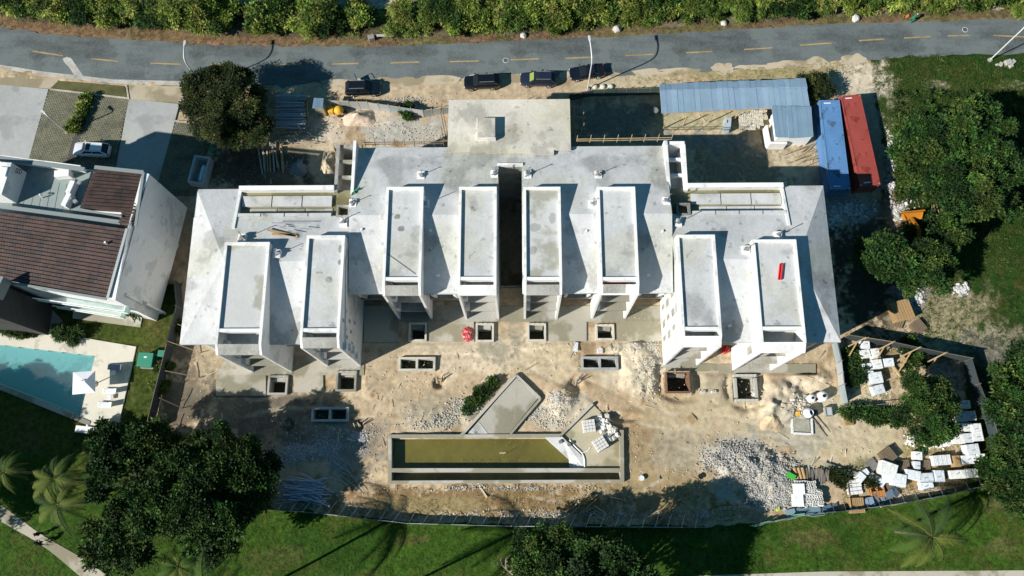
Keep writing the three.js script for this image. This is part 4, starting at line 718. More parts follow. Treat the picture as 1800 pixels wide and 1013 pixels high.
// ---------------------------------------------------------------- corrugated sheds
function corrugated(a, b, c, d, n, mat, parent, name = 'roof_sheet', gap = .012, rg = rng(5)) {   // sheets side by side from edge a-d to edge b-c
  for (let i = 0; i < n; i++) {
    const q = [a.clone().lerp(b, i / n), a.clone().lerp(b, (i + 1) / n), d.clone().lerp(c, (i + 1) / n), d.clone().lerp(c, i / n)], dy = rg() * .035, g = [], m = 6, j0 = (rg() - .5) * .12, dir = q[3].clone().sub(q[0]).normalize();
    q.forEach((p, k) => { p.y += dy + (k === 1 || k === 2 ? .015 : 0); p.addScaledVector(dir, j0); });
    g.push(slab(q, .02));
    for (let k = 0; k < m; k++) g.push(bar(q[0].clone().lerp(q[1], (k + .5) / m).add(V(0, .02, 0)), q[3].clone().lerp(q[2], (k + .5) / m).add(V(0, .02, 0)), q[0].distanceTo(q[1]) / m * .42, .04));
    partW(name, g, mat[i % mat.length], parent);
  }
}
{
  const tin = [[.29, .41, .53], [.27, .39, .50], [.31, .43, .55], [.28, .41, .51]].map(c => M(...c, { map: Tx.metal, roughness: .55, metalness: .1 })), tin2 = [[.23, .35, .46], [.245, .365, .47]].map(c => M(...c, { map: Tx.metal, roughness: .6 }));
  const s = thing('open_shed', 'long open shed roofed with pale blue corrugated sheets beside the road', 'shed', P(1290, 200).setY(0));
  corrugated(P(1159, 148, 3.1), P(1416, 138, 3.1), P(1420, 156, 3.35), P(1160, 160, 3.35), 26, tin, s);
  corrugated(P(1160, 158, 3.4), P(1418, 152, 3.4), P(1424, 187, 2.7), P(1163, 199, 2.7), 26, tin, s, 'roof_sheet', .012, rng(9));
  for (const [x, y] of [[1166, 226], [1200, 222], [1245, 216], [1290, 212], [1335, 208], [1166, 182], [1250, 178], [1340, 172], [1412, 168]]) partW('post', cyl(P(x, y), .07, .07, 2.6, 7), mt.woodPale, s);
  partW('eave_beam', bar(P(1164, 199, 2.6), P(1424, 188, 2.6), .1), mt.woodPale, s);
  const s2 = thing('store_room', 'white walled store room under the darker blue corrugated roof, right of the open shed', 'shed', P(1395, 230).setY(0));
  corrugated(P(1356, 186, 3.0), P(1381, 187, 3.0), P(1389, 242, 2.75), P(1363, 241, 2.75), 3, tin2, s2);
  corrugated(P(1382, 186, 3.04), P(1426, 188, 3.04), P(1430, 241, 2.78), P(1387, 243, 2.78), 5, tin2, s2);
  partW('wall', prismP([[1363, 192], [1424, 192], [1428, 240], [1368, 240]], 2.7, 0, 2.6), mt.white, s2);
  partW('wall', [bar(P(1344, 226, .85), P(1350, 256, .85), .3, 1.7), bar(P(1350, 256, .85), P(1380, 256, .85), .3, 1.7)], mt.whiteClean, s2);
  // west tin roofs in the shade of the tree
  const s3 = thing('pipe_rack', 'rack of long pale blue pipes at the shaded corner of the yard tree', 'pipe rack', P(515, 195).setY(0));
  const dk = [[.17, .22, .30], [.14, .19, .26]].map(c => M(...c, { map: Tx.metal, roughness: .5 }));
  { const rg = rng(77), pm = [mt.pipe, M(.34, .40, .50, { roughness: .45 }), mt.steel]; for (let k = 0; k < 34; k++) { const y = 165 + k * 1.75 + rg(), h = .7 + rg() * 1.3; partW('pipe', bar(P(483 + rg() * 5, y + rg() * 2, h), P(533 + rg() * 5, y + (rg() - .3) * 4, h + .1), .13, .13, true), pm[k % 3], s3); } }
  for (const x of [490, 512, 532]) for (const h of [.6, 1.3]) partW('bearer', bar(P(x, 163, h), P(x, 226, h), .08), mt.woodOld, s3);
  for (const [x, y] of [[533, 185], [533, 236], [490, 238], [489, 184]]) partW('post', cyl(P(x, y), .06, .06, 2.3, 6), mt.steel, s3);
  partW('trestle', [bar(P(540, 180, 2.3), P(543, 228, 0), .06), bar(P(538, 200, 1.2), P(552, 214, 0), .06), bar(P(537, 168, 2.4), P(545, 170, 2.2), .06)], mt.woodPale, s3);
  const s4 = thing('plywood_hut', 'tiny plywood hut with a bright blue tin roof beside the cement mixer', 'hut', P(562, 196).setY(0));
  corrugated(P(552, 172, 2.5), P(569, 173, 2.5), P(567, 191, 2.3), P(549, 190, 2.3), 3, tin, s4);
  partW('wall', prismP([[553, 180], [568, 181], [567, 189], [551, 188]], 2.3, 0, 2.2), M(.40, .36, .24, { map: Tx.wood }), s4);
}
// ---------------------------------------------------------------- fences
function fence(name, label, pts, h, step, panelMats, postM, o = {}) {
  const pw = pts.map(([x, y]) => P(x, y)), t = thing(name, label, 'fence', pw[0].clone().setY(0)), rg = rng(pts[0][0] | 0 + 3);
  for (let i = 0; i + 1 < pw.length; i++) {
    const a = pw[i], b = pw[i + 1], L = a.distanceTo(b), n = Math.max(1, Math.round(L / step));
    for (let k = 0; k < n; k++) {
      const p = a.clone().lerp(b, k / n), q = a.clone().lerp(b, (k + 1) / n), ln = (rg() - .5) * (o.lean ?? .12), up = V(ln, h, ln * .5), nd = q.clone().sub(p).normalize(), pp = p.clone().addScaledVector(nd, .04), qq = q.clone().addScaledVector(nd, -.04);
      if (panelMats && rg() > (o.miss || 0)) { const A = pp.clone().setY(.05), B = qq.clone().setY(.05), g = new THREE.BufferGeometry(); const th = V(-nd.z, 0, nd.x).multiplyScalar(.02), hh = h * (1 - rg() * .08);
        const C = B.clone().add(up).setY(hh), D = A.clone().add(up).setY(hh); const F = [A, B, C, D], f = [], q4 = (w, x, y, z) => { for (const v of [w, x, y, w, y, z]) f.push(v.x, v.y, v.z); };
        const U = F.map(v => v.clone().add(th)), Lw = F.map(v => v.clone().sub(th)); q4(...U); q4(Lw[3], Lw[2], Lw[1], Lw[0]); for (let m = 0; m < 4; m++) q4(U[m], Lw[m], Lw[(m + 1) % 4], U[(m + 1) % 4]);
        g.setAttribute('position', new THREE.Float32BufferAttribute(f, 3)); g.computeVertexNormals(); partW('panel', g, panelMats[Math.floor(rg() * panelMats.length)], t); }
      partW('post', bar(p.clone().setY(0), p.clone().add(up).setY(h + .15 + rg() * (o.tall || .1)), .07), postM, t);
      if (o.strut && k % (o.every || 1) === 0) { const s = V(...o.strut); partW('strut', bar(p.clone().add(up.clone().multiplyScalar(.8)), p.clone().add(s), .06), postM, t); }
    }
    if (o.rail !== false) partW('rail', bar(a.clone().setY(h * .92), b.clone().setY(h * .92), .06, .05), postM, t);
    if (o.rail2) partW('rail', bar(a.clone().setY(h * .4), b.clone().setY(h * .4), .06, .05), postM, t);
  }
  return t;
}
const pg = [[.40, .43, .43], [.34, .37, .38], [.44, .45, .43], [.30, .36, .37]].map(c => M(...c, { map: Tx.metal, roughness: .7 })), dkp = [[.035, .05, .055], [.03, .042, .05]].map(c => M(...c, { map: Tx.metal })), grn = [[.05, .10, .085], [.04, .075, .07], [.06, .09, .09]].map(c => M(...c, { map: Tx.metal, roughness: .7 }));
fence('yard_fence', 'pale grey panel fence on leaning struts between the yard and the parked cars', [[586, 190], [650, 192], [705, 200], [745, 206], [792, 199]], 2.0, 1.25, pg, mt.woodPale, { lean: .25, strut: [.7, .1, -1.3] });
fence('yard_fence', 'dark panel fence on the verge right of the stair block', [[1000, 178], [1040, 170], [1100, 168], [1162, 166]], 1.9, 1.5, grn, mt.woodOld, { lean: .15, rail2: true });
fence('boundary_fence', 'dark sheet fence along the west side of the site beside the villa lawn', [[318, 500], [322, 545], [305, 610], [285, 690], [268, 760]], 2.2, 2.4, dkp, mt.woodOld, { lean: .1 });
for (const [a, b, i] of [[[312, 570], [360, 590], 0], [[294, 600], [352, 620], 1], [[290, 652], [350, 664], 2], [[280, 700], [320, 718], 3], [[265, 745], [312, 760], 4]]) { const t = thing('timber_prop', ['first', 'second', 'third', 'fourth', 'fifth'][i] + ' timber prop from the top, leaning on the dark west fence', 'prop', P(...b).setY(0)); partW('beam', bar(P(...a, 2.2), P(...b, .05), .09), mt.woodPale, t); partW('stake', bar(P(...b, 0), P(...b, .6), .08), mt.woodOld, t); }
fence('site_fence', 'low dark sheet fence with many props along the south lawn', [[380, 845], [470, 895], [560, 902], [620, 909], [720, 920], [900, 925], [1080, 926], [1240, 927]], 1.5, 1.6, grn, mt.panelGrey, { lean: .2, strut: [.75, .05, -1.5], tall: .3 });
fence('site_fence', 'dark grey sheet fence along the lawn below the stacked white blocks', [[1440, 902], [1500, 896], [1560, 888], [1650, 872], [1740, 850]], 1.4, 1.5, dkp, mt.steel, { lean: .2, strut: [.3, .05, -.9] });
fence('site_fence', 'pale green sheets leaning along the lawn beside the rubble heap', [[1318, 924], [1352, 917], [1392, 909], [1440, 903]], 1.1, 1.5, [mt.greenSheet, M(.22, .48, .32)], mt.steel, { lean: .9 });
fence('timber_fence', 'dark sheet fence with yellow timber rails between the palleted blocks and the bare ground', [[1478, 596], [1510, 601], [1555, 608], [1600, 618], [1645, 627], [1692, 636]], 2.6, 3.2, dkp, mt.wood, { lean: .05 });
for (const [x, y, i] of [[1507, 601, 0], [1555, 609, 1], [1602, 618, 2], [1647, 628, 3]]) { const t = thing('timber_brace', ['first', 'second', 'third', 'fourth'][i] + ' yellow timber brace from the left, propping the timber fence', 'brace', P(x - 8, y + 34).setY(0)); const top = P(x, y, 2.5), f = top.clone().add(V(-.9, -2.45, 2.4)); partW('raker', bar(top, f, .13, .1), mt.wood, t); partW('cross_piece', bar(top.clone().add(V(-1.1, -.05, .55)), top.clone().add(V(1.1, .05, -.5)), .15, .1), mt.woodPale, t); }
fence('east_fence', 'tall sheet fence on the east side of the block yard', [[1692, 636], [1705, 680], [1722, 720], [1738, 770], [1752, 830]], 2.3, 2.1, [...dkp, grn[1], pg[3]], mt.woodOld, { lean: .1, strut: [1.4, .05, -.5] });
fence('panel_fence', 'pale grey panels standing at the corner right of the last tower', [[1462, 606], [1470, 640], [1474, 680], [1480, 712]], 2.0, 1.7, pg, mt.steel, { lean: -.3, strut: [1.6, .05, -.7] });
fence('rail_fence', 'low rail fence running from the grey panels to the round tree', [[1482, 716], [1520, 715], [1570, 710]], 1.0, 2.4, null, mt.steel, {});
fence('rail_fence', 'low pale rail fence in the shrubs above the sandy ground', [[1490, 730], [1530, 738], [1580, 742]], .7, 2.4, null, mt.woodPale, {});
function railing(label, pts, n, mat) { const t = thing('timber_railing', label, 'railing', pts[0].clone()); for (let i = 0; i + 1 < pts.length; i++) { const a = pts[i], b = pts[i + 1]; for (const y of [.5, 1.0]) partW('rail', bar(a.clone().add(V(0, y, 0)), b.clone().add(V(0, y + .05, 0)), .07), mat, t); for (let k = 0; k <= n; k++) { const p = a.clone().lerp(b, k / n); partW('post', bar(p, p.clone().add(V(.1, 1.3, -.35)), .06), mat, t); } } }
railing('row of pale timber props along the north roof edge right of the stair block', [V(6.6, 9.1, -41.3), V(17.8, 9.1, -41.4)], 7, mt.woodPale);
railing('thin dark timber props along the north roof edge left of the stair block', [V(-18.6, 8.6, -41.3), V(-9.2, 8.6, -41.3)], 8, mt.woodOld);
for (const [x0, l] of [[-9.6, 'scaffold of thin bars along the left side of the stair block'], [6.6, 'scaffold of pale bars along the right side of the stair block']]) {
  const t = thing('scaffold', l, 'scaffold', [x0, 0, -43.5]), rg = rng(x0 * 10 | 0);
  for (let k = 0; k < 5; k++) { const z = -46.8 + k * 1.5; for (const dx of [0, 1.0]) partW('standard', bar(V(x0 + dx, 0, z), V(x0 + dx, 8.4 + rg(), z), .07), x0 > 0 ? mt.woodPale : mt.woodOld, t); for (const y of [2.6, 5.2, 7.8]) { partW('transom', bar(V(x0 - .3, y, z), V(x0 + 1.4, y, z), .06), mt.woodPale, t); if (k < 4) partW('ledger', bar(V(x0 + (k % 2), y, z), V(x0 + (k % 2), y, z + 1.5), .06), mt.woodPale, t); } if (k < 4) partW('cross_brace', bar(V(x0 + 1, .2, z), V(x0 + 1, 7.8, z + 1.5), .05), mt.woodOld, t); }
}
// ---------------------------------------------------------------- planter boxes and pits
function frame(label, [a, b, c, d], h, mat, cells, name = 'planter_box', depth = .9, th = .26, cat = 'planter') {
  const q = [[a, b], [c, b], [c, d], [a, d]].map(([x, y]) => P(x, y, h)), x0 = (q[0].x + q[3].x) / 2, x1 = (q[1].x + q[2].x) / 2, z0 = q[0].z, z1 = q[2].z, t = thing(name, label, cat, [(x0 + x1) / 2, 0, (z0 + z1) / 2]);
  partW('side_wall', box(x0, x1, -depth, h, z0, z0 + th), mat, t); partW('side_wall', box(x0, x1, -depth, h, z1 - th, z1), mat, t); partW('side_wall', box(x0, x0 + th, -depth, h - .004, z0 + th, z1 - th), mat, t); partW('side_wall', box(x1 - th, x1, -depth, h - .004, z0 + th, z1 - th), mat, t);
  if (cells === 2) partW('divider', box((x0 + x1) / 2 - th / 2, (x0 + x1) / 2 + th / 2, -depth, h - .01, z0 + th, z1 - th), mat, t);
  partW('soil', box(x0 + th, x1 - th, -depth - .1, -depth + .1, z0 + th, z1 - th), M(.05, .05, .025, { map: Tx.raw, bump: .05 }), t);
  if (depth > .9) { partW('ledge_block', box(x0 + th, x0 + th + (x1 - x0 - 2 * th) * .9, -depth, -.25, z0 + th, z0 + th + .45), mt.slabC, t); partW('rebar', [0, 1, 2, 3].map(k => bar(V(x0 + .2 + k * (x1 - x0 - .4) / 3, h - .2, z0 + .12), V(x0 + .2 + k * (x1 - x0 - .4) / 3, h + .5, z0 + .12), .03)), mt.rawDark, t); }
  return t;
}
const cream = M(.55, .53, .46, { map: Tx.plaster });
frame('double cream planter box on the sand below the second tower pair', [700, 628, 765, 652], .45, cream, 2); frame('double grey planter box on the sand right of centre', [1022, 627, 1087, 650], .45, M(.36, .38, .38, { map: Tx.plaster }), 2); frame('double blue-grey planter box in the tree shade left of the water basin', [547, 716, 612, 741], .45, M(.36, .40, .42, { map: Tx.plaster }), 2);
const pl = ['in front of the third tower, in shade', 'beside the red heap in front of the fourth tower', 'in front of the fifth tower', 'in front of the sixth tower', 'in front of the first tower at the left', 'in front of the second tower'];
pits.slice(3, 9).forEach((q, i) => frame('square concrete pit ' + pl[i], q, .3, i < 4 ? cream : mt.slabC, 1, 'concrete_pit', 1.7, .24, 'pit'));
{ // brown formwork box and block box
  const t = frame('square brown timber formwork around a pit, left of the block box', [1171, 653, 1213, 690], .75, M(.22, .12, .075, { map: Tx.wood }), 1, 'formwork_pit', 1.4, .14, 'pit'); const p = P(1192, 671, .8);
  for (let k = 0; k < 6; k++) partW('brace', bar(V(p.x - 1.6 + k * .62, .78, p.z + 1.42), V(p.x - 1.6 + k * .62, .78, p.z + 1.72), .1, .08), mt.wood, t);
  partW('brace', [bar(V(p.x - 1.5, .8, p.z - 1.2), V(p.x + 1.5, .8, p.z - 1.2), .1), bar(V(p.x - .3, .82, p.z - 1.5), V(p.x - .3, .82, p.z - .9), .1)], mt.woodPale, t);
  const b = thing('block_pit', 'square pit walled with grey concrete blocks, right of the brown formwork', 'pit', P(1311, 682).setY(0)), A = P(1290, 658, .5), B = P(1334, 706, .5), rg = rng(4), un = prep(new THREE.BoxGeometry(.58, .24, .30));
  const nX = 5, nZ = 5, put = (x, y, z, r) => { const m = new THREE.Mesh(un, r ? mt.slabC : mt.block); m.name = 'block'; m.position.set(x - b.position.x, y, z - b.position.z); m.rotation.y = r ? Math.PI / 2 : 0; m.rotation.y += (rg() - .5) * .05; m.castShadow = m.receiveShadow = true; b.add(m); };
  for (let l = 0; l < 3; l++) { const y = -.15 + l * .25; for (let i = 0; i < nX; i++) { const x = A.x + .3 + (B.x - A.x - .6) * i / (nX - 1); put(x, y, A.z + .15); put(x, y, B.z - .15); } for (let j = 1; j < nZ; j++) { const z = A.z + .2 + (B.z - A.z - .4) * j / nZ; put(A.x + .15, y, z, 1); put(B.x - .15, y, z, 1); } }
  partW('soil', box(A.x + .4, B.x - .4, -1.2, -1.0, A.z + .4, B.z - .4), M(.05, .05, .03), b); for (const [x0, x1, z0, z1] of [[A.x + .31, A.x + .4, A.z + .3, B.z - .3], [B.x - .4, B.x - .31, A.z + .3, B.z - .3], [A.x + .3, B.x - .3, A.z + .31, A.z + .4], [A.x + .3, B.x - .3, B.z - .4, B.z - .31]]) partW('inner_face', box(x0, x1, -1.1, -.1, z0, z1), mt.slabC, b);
}
// holes with stub boards
for (const [x, y, l] of [[772, 670, 'boards standing in a small hole right of the cream planter box'], [507, 748, 'boards standing in a dark hole left of the blue-grey planter box'], [629, 750, 'boards standing in a dark hole right of the blue-grey planter box'], [1011, 673, 'boards standing in a hole left of the grey planter box']]) { const p = P(x, y), t = thing('board_stack', l, 'boards', [p.x, -.3, p.z], .1), rg = rng(x); for (let k = 0; k < 5; k++) mesh('board', bar(V(-.35 + k * .16, 0, .3 - rg() * .3), V(-.45 + k * .22 + rg() * .2, 1.1 + rg() * .4, -.5 + rg() * .5), .12, .04), k % 2 ? mt.woodPale : mt.slabC, t); }
// ---------------------------------------------------------------- the raw water basin
{
  const murk = M(.150, .130, .034, { map: Tx.scum, roughness: .14, bump: .004 }), t = thing('water_basin', 'raw concrete basin with murky olive water and angled platforms in front of the building', 'basin', P(890, 800).setY(0)), h = .55, q = (x, y, hh = h) => P(x, y, hh), cM = M(.48, .46, .40, { map: Tx.stain, bump: .01 }), cD = M(.42, .40, .34, { map: Tx.stain, bump: .012 });
  const wl = (name, a, b, w, y0, y1, m = cM) => partW(name, bar(q(...a).setY((y0 + y1) / 2), q(...b).setY((y0 + y1) / 2), w, y1 - y0), m, t);
  wl('wall', [685, 764], [685, 851], .42, -1.6, h); wl('wall', [683, 827], [1093, 827], .46, -1.6, h - .004); wl('wall', [683, 848], [1096, 846], .34, -1.6, h - .01); wl('wall', [1093, 756], [1094, 848], .46, -1.6, h + .004); wl('wall', [685, 767], [815, 767], .4, -1.6, h - .006); wl('wall', [815, 767], [985, 766], .4, -1.6, h - .012);
  wl('wall', [811, 765], [907, 659], .36, -1.6, h + .006); wl('wall', [907, 659], [950, 701], .3, -1.6, h - .02); wl('wall', [950, 701], [897, 763], .3, -1.6, h - .03); wl('wall', [985, 766], [1042, 710], .3, -1.6, h - .02); 
  partW('platform', prismP([[822, 763], [907, 664], [946, 700], [893, 764]], .3, -.4, .36), cD, t);
  partW('ramp', prismP([[824, 760], [842, 742], [858, 763], [838, 766]], .36, .36, .40), mt.roof, t);
  partW('ramp', slab([q(957, 768, .5), q(988, 768, .5), q(1028, 806, .2), q(1028, 825, .1), q(1001, 825, -.5), q(1000, 808, -.4)], .8), mt.roof, t);
  for (const [a, b, y] of [[1002, 1008, -.5], [1008, 1014, -.2], [1014, 1022, .05]]) partW('step', prismP([[a, 810], [b, 810], [b, 824], [a, 824]], .2, -1, y), mt.roof, t);
  partW('platform', prismP([[985, 767], [1043, 712], [1091, 757], [1091, 823], [1029, 823], [1026, 800]], .2, -.6, .12), M(.47, .42, .30, { map: Tx.stain, bump: .012 }), t);
  for (const [x, y] of [[985, 777], [1000, 782]]) partW('pipe_end', [cyl(q(x, y, .35), .22, .22, .3, 14), cyl(q(x, y, .64), .15, .15, .02, 12)], mt.rawDark, t);
  partW('basin_floor', prismP([[683, 765], [1096, 765], [1096, 850], [683, 852]], h, -1.6, -1.3), mt.rawDark, t);
  partW('murky_water', prismP([[688, 769], [957, 769], [1000, 808], [1001, 826], [688, 826]], -.55, -1.29, -.55), murk, t);
  partW('murky_water', prismP([[688, 830], [1090, 830], [1090, 845], [688, 846]], -.9, -1.29, -.9), murk, t);
  for (let k = 0; k < 5; k++) partW('anchor_rod', bar(q(813 + k * 15.5, 810, -.6), q(813 + k * 15.5, 810, -.35), .05), mt.woodPale, t);
  partW('float_board', bar(q(878, 797, -.5), q(890, 796, -.5), .16, .08), mt.woodPale, t); partW('rebar', bar(q(885, 800, -.55), q(888, 796, .5), .04), mt.rawDark, t);
  for (const [x, y] of [[908, 672], [925, 682], [940, 695]]) partW('stub', obox(q(x + 3, y - 4, .4), .25, .12, .15, .8), mt.slabC, t);
  partW('joint_line', bar(q(908, 684, .365), q(904, 741, .365), .05, .012), mt.woodPale, t);
  partW('mortar_ridge', [tube([q(1001, 773, .2), q(1012, 786, .2), q(1023, 797, .2), q(1027, 806, .2), q(1028, 823, .2)], .09), tube([q(1024, 796, .18), q(1034, 792, .16), q(1038, 786, .15)], .06)], mt.white, t);
}
// ---------------------------------------------------------------- wrapped pallets of blocks
const spots = (() => { const L = { seen: {} }; return L; })();
const wrap2 = M(.64, .68, .72, { map: Tx.wrap, roughness: .35, bump: .04 }), wrap3 = M(.78, .78, .75, { map: Tx.wrap, roughness: .5, bump: .03 });
function wrapped(label, px, py, w, d, h, turn, o = {}) {
  const p = P(px, py, h), t = thing('wrapped_pallet', label, 'wrapped pallet', [p.x, 0, p.z], turn), rg = rng(px * 31 + py), g = new RoundedBoxGeometry(w, h - .14, d, 4, .07), q = g.attributes.position;
  for (let i = 0; i < q.count; i++) { const x = q.getX(i), y = q.getY(i), z = q.getZ(i), n = (fbm(x * 2.2 + px, z * 2.2 + py + y, 3) - .5); q.setX(i, x * (1 + n * .10)); q.setZ(i, z * (1 + n * .08)); if (y > 0) q.setY(i, y + n * .10); }
  g.computeVertexNormals(); g.translate(0, h / 2 + .07, 0);
  mesh('film_wrap', g, o.mat || [mt.wrap, wrap2, wrap3][Math.floor(rg() * 3)], t);
  if (!o.plain) mesh('paper_label', obox(V((rg() - .5) * .3, h + .012 + .03, (rg() - .5) * .3), .42, .015, .06, .1 + rg() * .3), mt.rawDark, t);
  mesh('pallet_base', [box(-w * .46, w * .46, .09, .13, -d * .46, d * .46), ...[-.42, 0, .42].map(k => box(k * w - .05, k * w + .05, 0, .09, -d * .46, d * .46))], mt.woodPale, t);
  return t;
}
const A = 'white film-wrapped pallet';
[
  [1522, 606, 1.05, .95, 1.05, -.03, A + ' at the top of the pale group beside the grey panels'], [1522, 622, 1.25, 1.05, 1.1, .18, A + ' second from the top of the pale group by the grey panels'], [1540, 621, 1.0, 1.2, 1.1, .12, A + ' next to the second from the top, on its right'],
  [1543, 640, 1.2, 1.15, 1.15, .1, A + ' in the middle of the pale group'], [1563, 637, 1.25, 1.0, 1.0, .08, A + ' standing apart at the right of the pale group, near the timber frame'], [1526, 647, 1.2, 1.2, 1.1, .12, A + ' at the left edge in the middle of the pale group'], [1541, 664, 1.55, 1.35, 1.15, .12, 'largest white film-wrapped pallet low in the pale group by the grey panels'], [1545, 685, 1.5, 1.1, .9, .25, 'tilted-looking white wrapped pallet, lowest of the pale group by the grey panels'],
  [1698, 711, 1.15, 1.0, 1.0, .0, 'blue-shaded wrapped pallet at the top of the column by the east fence'], [1689, 723, .7, .5, .7, .1, 'small wrapped pallet under the top of the column by the east fence'], [1691, 734, 1.4, 1.0, 1.0, .1, 'wrapped pallet half under the round tree, second row of the east column'], [1708, 731, 1.15, 1.1, 1.1, .05, 'wrapped pallet in the second row of the column, beside the east fence'],
  [1684, 755, .8, 1.0, .9, .0, 'wrapped pallet at the left of the third row of the east column'], [1700, 751, 1.4, 1.0, 1.0, .05, 'wrapped pallet in the middle of the third row of the east column'], [1718, 753, 1.15, 1.15, 1.1, .05, 'wrapped pallet at the right of the third row of the east column'],
  [1668, 776, .8, .9, .8, .2, 'wrapped pallet with a torn cover at the left end of the fourth row'], [1685, 772, 1.5, 1.1, 1.0, .05, 'wide grey-white wrapped pallet in the fourth row of the east column'], [1703, 770, 1.1, 1.1, 1.0, .06, 'wrapped pallet between two others in the fourth row'], [1720, 768, 1.3, 1.0, 1.05, .06, 'wrapped pallet at the fence end of the fourth row'], [1711, 790, 1.5, 1.2, 1.3, .1, 'tall wrapped pallet standing alone below the fourth row'],
  [1704, 808, 1.7, 1.0, .9, .05, 'low wrapped pallet to the right of the yellow board'], [1726, 804, 1.0, .8, .9, .1, 'wrapped pallet against the right shrubs, end of the slab row'], [1685, 834, 1.9, 1.0, .9, .06, 'long wrapped pallet with greenish film near the south fence'], [1710, 832, 1.3, 1.0, .9, .05, 'wrapped pallet at the edge of the right shrubs near the south fence'],
  [1615, 801, .95, .95, 1.0, -.1, 'small white wrapped cube standing alone on the brown earth'], [1613, 818, .75, .9, .8, -.1, 'small blue-grey wrapped pack between dark wooden pallets'], [1630, 840, 1.6, 1.1, 1.0, .05, 'creased white wrapped pallet left of the pinkish one'], [1630, 854, 1.6, .9, .8, .1, 'wrapped pallet with a dark torn top by the south fence'], [1653, 837, 1.15, 1.35, 1.1, .0, 'pinkish white wrapped pallet with a ragged corner'],
].forEach(([x, y, w, d, h, t, l]) => wrapped(l, x, y, w, d, h, t));
[[1563, 825, 1.9, 1.6, 1.2, -.35, 'big white wrapped bale, largest of the jumble near the south fence'], [1561, 842, 1.05, .9, .9, 0, 'small rounded white bale under the biggest bale'], [1582, 844, 1.6, 1.45, 1.2, -.2, 'bulging white bale with a slit on top beside the small rounded one'], [1606, 835, 1.7, 1.1, 1.05, -.2, 'white wrapped bale right of the bulging one'], [1514, 839, 1.0, .9, .9, .8, 'round white sack at the end of the long plank'], [1538, 840, 1.0, .75, .7, -.65, 'cream block stack leaning to its neighbour on the grass'], [1549, 848, .95, .8, .7, -.65, 'white block stack leaning to the cream one'], [1522, 831, .85, .75, .7, .5, 'cream cube on a small pallet beside a black sheet']].forEach(([x, y, w, d, h, t, l]) => wrapped(l, x, y, w, d, h, t, { plain: true }));
function pallet(label, px, py, turn, n = 1, mat = mt.woodOld, s = 1.2, tilt = 0) {
  const p = P(px, py, n * .14), t = thing('wooden_pallet', label, 'pallet', [p.x, .02, p.z], turn);
  for (let k = 0; k < n; k++) { const y = k * .14, j = (k % 2) * .05; for (let i = 0; i < 7; i++) mesh('slat', box(-s / 2 + i * s / 7 + .02 + j, -s / 2 + (i + 1) * s / 7 - .03 + j, y + .1, y + .125, -s / 2, s / 2), mat, t); for (const z of [-.45, 0, .45]) mesh('runner', box(-s / 2 + j, s / 2 + j, y, y + .1, z * s - .05, z * s + .05), mat, t); }
  t.rotation.z = tilt; return t;
}
pallet('stack of brown wooden pallets beside the big white bale', 1562, 801, .6, 6, mt.woodOld, 1.5); pallet('dark wooden pallet below the stack, in its shadow', 1590, 819, .1, 3, mt.woodOld, 1.3); pallet('dark slatted pallet right of the small blue-grey pack', 1626, 818, 0, 2, mt.woodOld); pallet('tan wooden pallet on the grass right of the bulging bale', 1604, 848, -.3, 1, mt.wood); pallet('slim tan pallet leaning by the orange crate', 1566, 854, .4, 2, mt.woodOld); pallet('pale worn pallet beside the block stack with strings', 1518, 862, .2, 3, mt.woodPale, 1.3); pallet('tan pallet stack in the corner by the south fence', 1507, 889, .05, 5, mt.wood, 1.7); pallet('dark grey pallet with a torn sheet above the cream cube', 1533, 818, .6, 2, mt.rawDark);
pallet('large stack of tan pallets beside the dark excavation, right', 1587, 545, .25, 9, mt.wood, 2.4); pallet('dark pallet in the shadow behind the timber fence', 1615, 574, .6, 4, mt.woodOld, 1.5); pallet('weathered pallet leaning under the large stack', 1577, 562, -.5, 1, mt.woodOld, 1.8, .2); pallet('small yellow wooden crate on the earth left of the low pale rail', 1493, 740, 0, 3, mt.wood, 1.0); pallet('little slatted board on the sand right of centre', 1215, 737, .65, 1, mt.woodPale, 1.0);
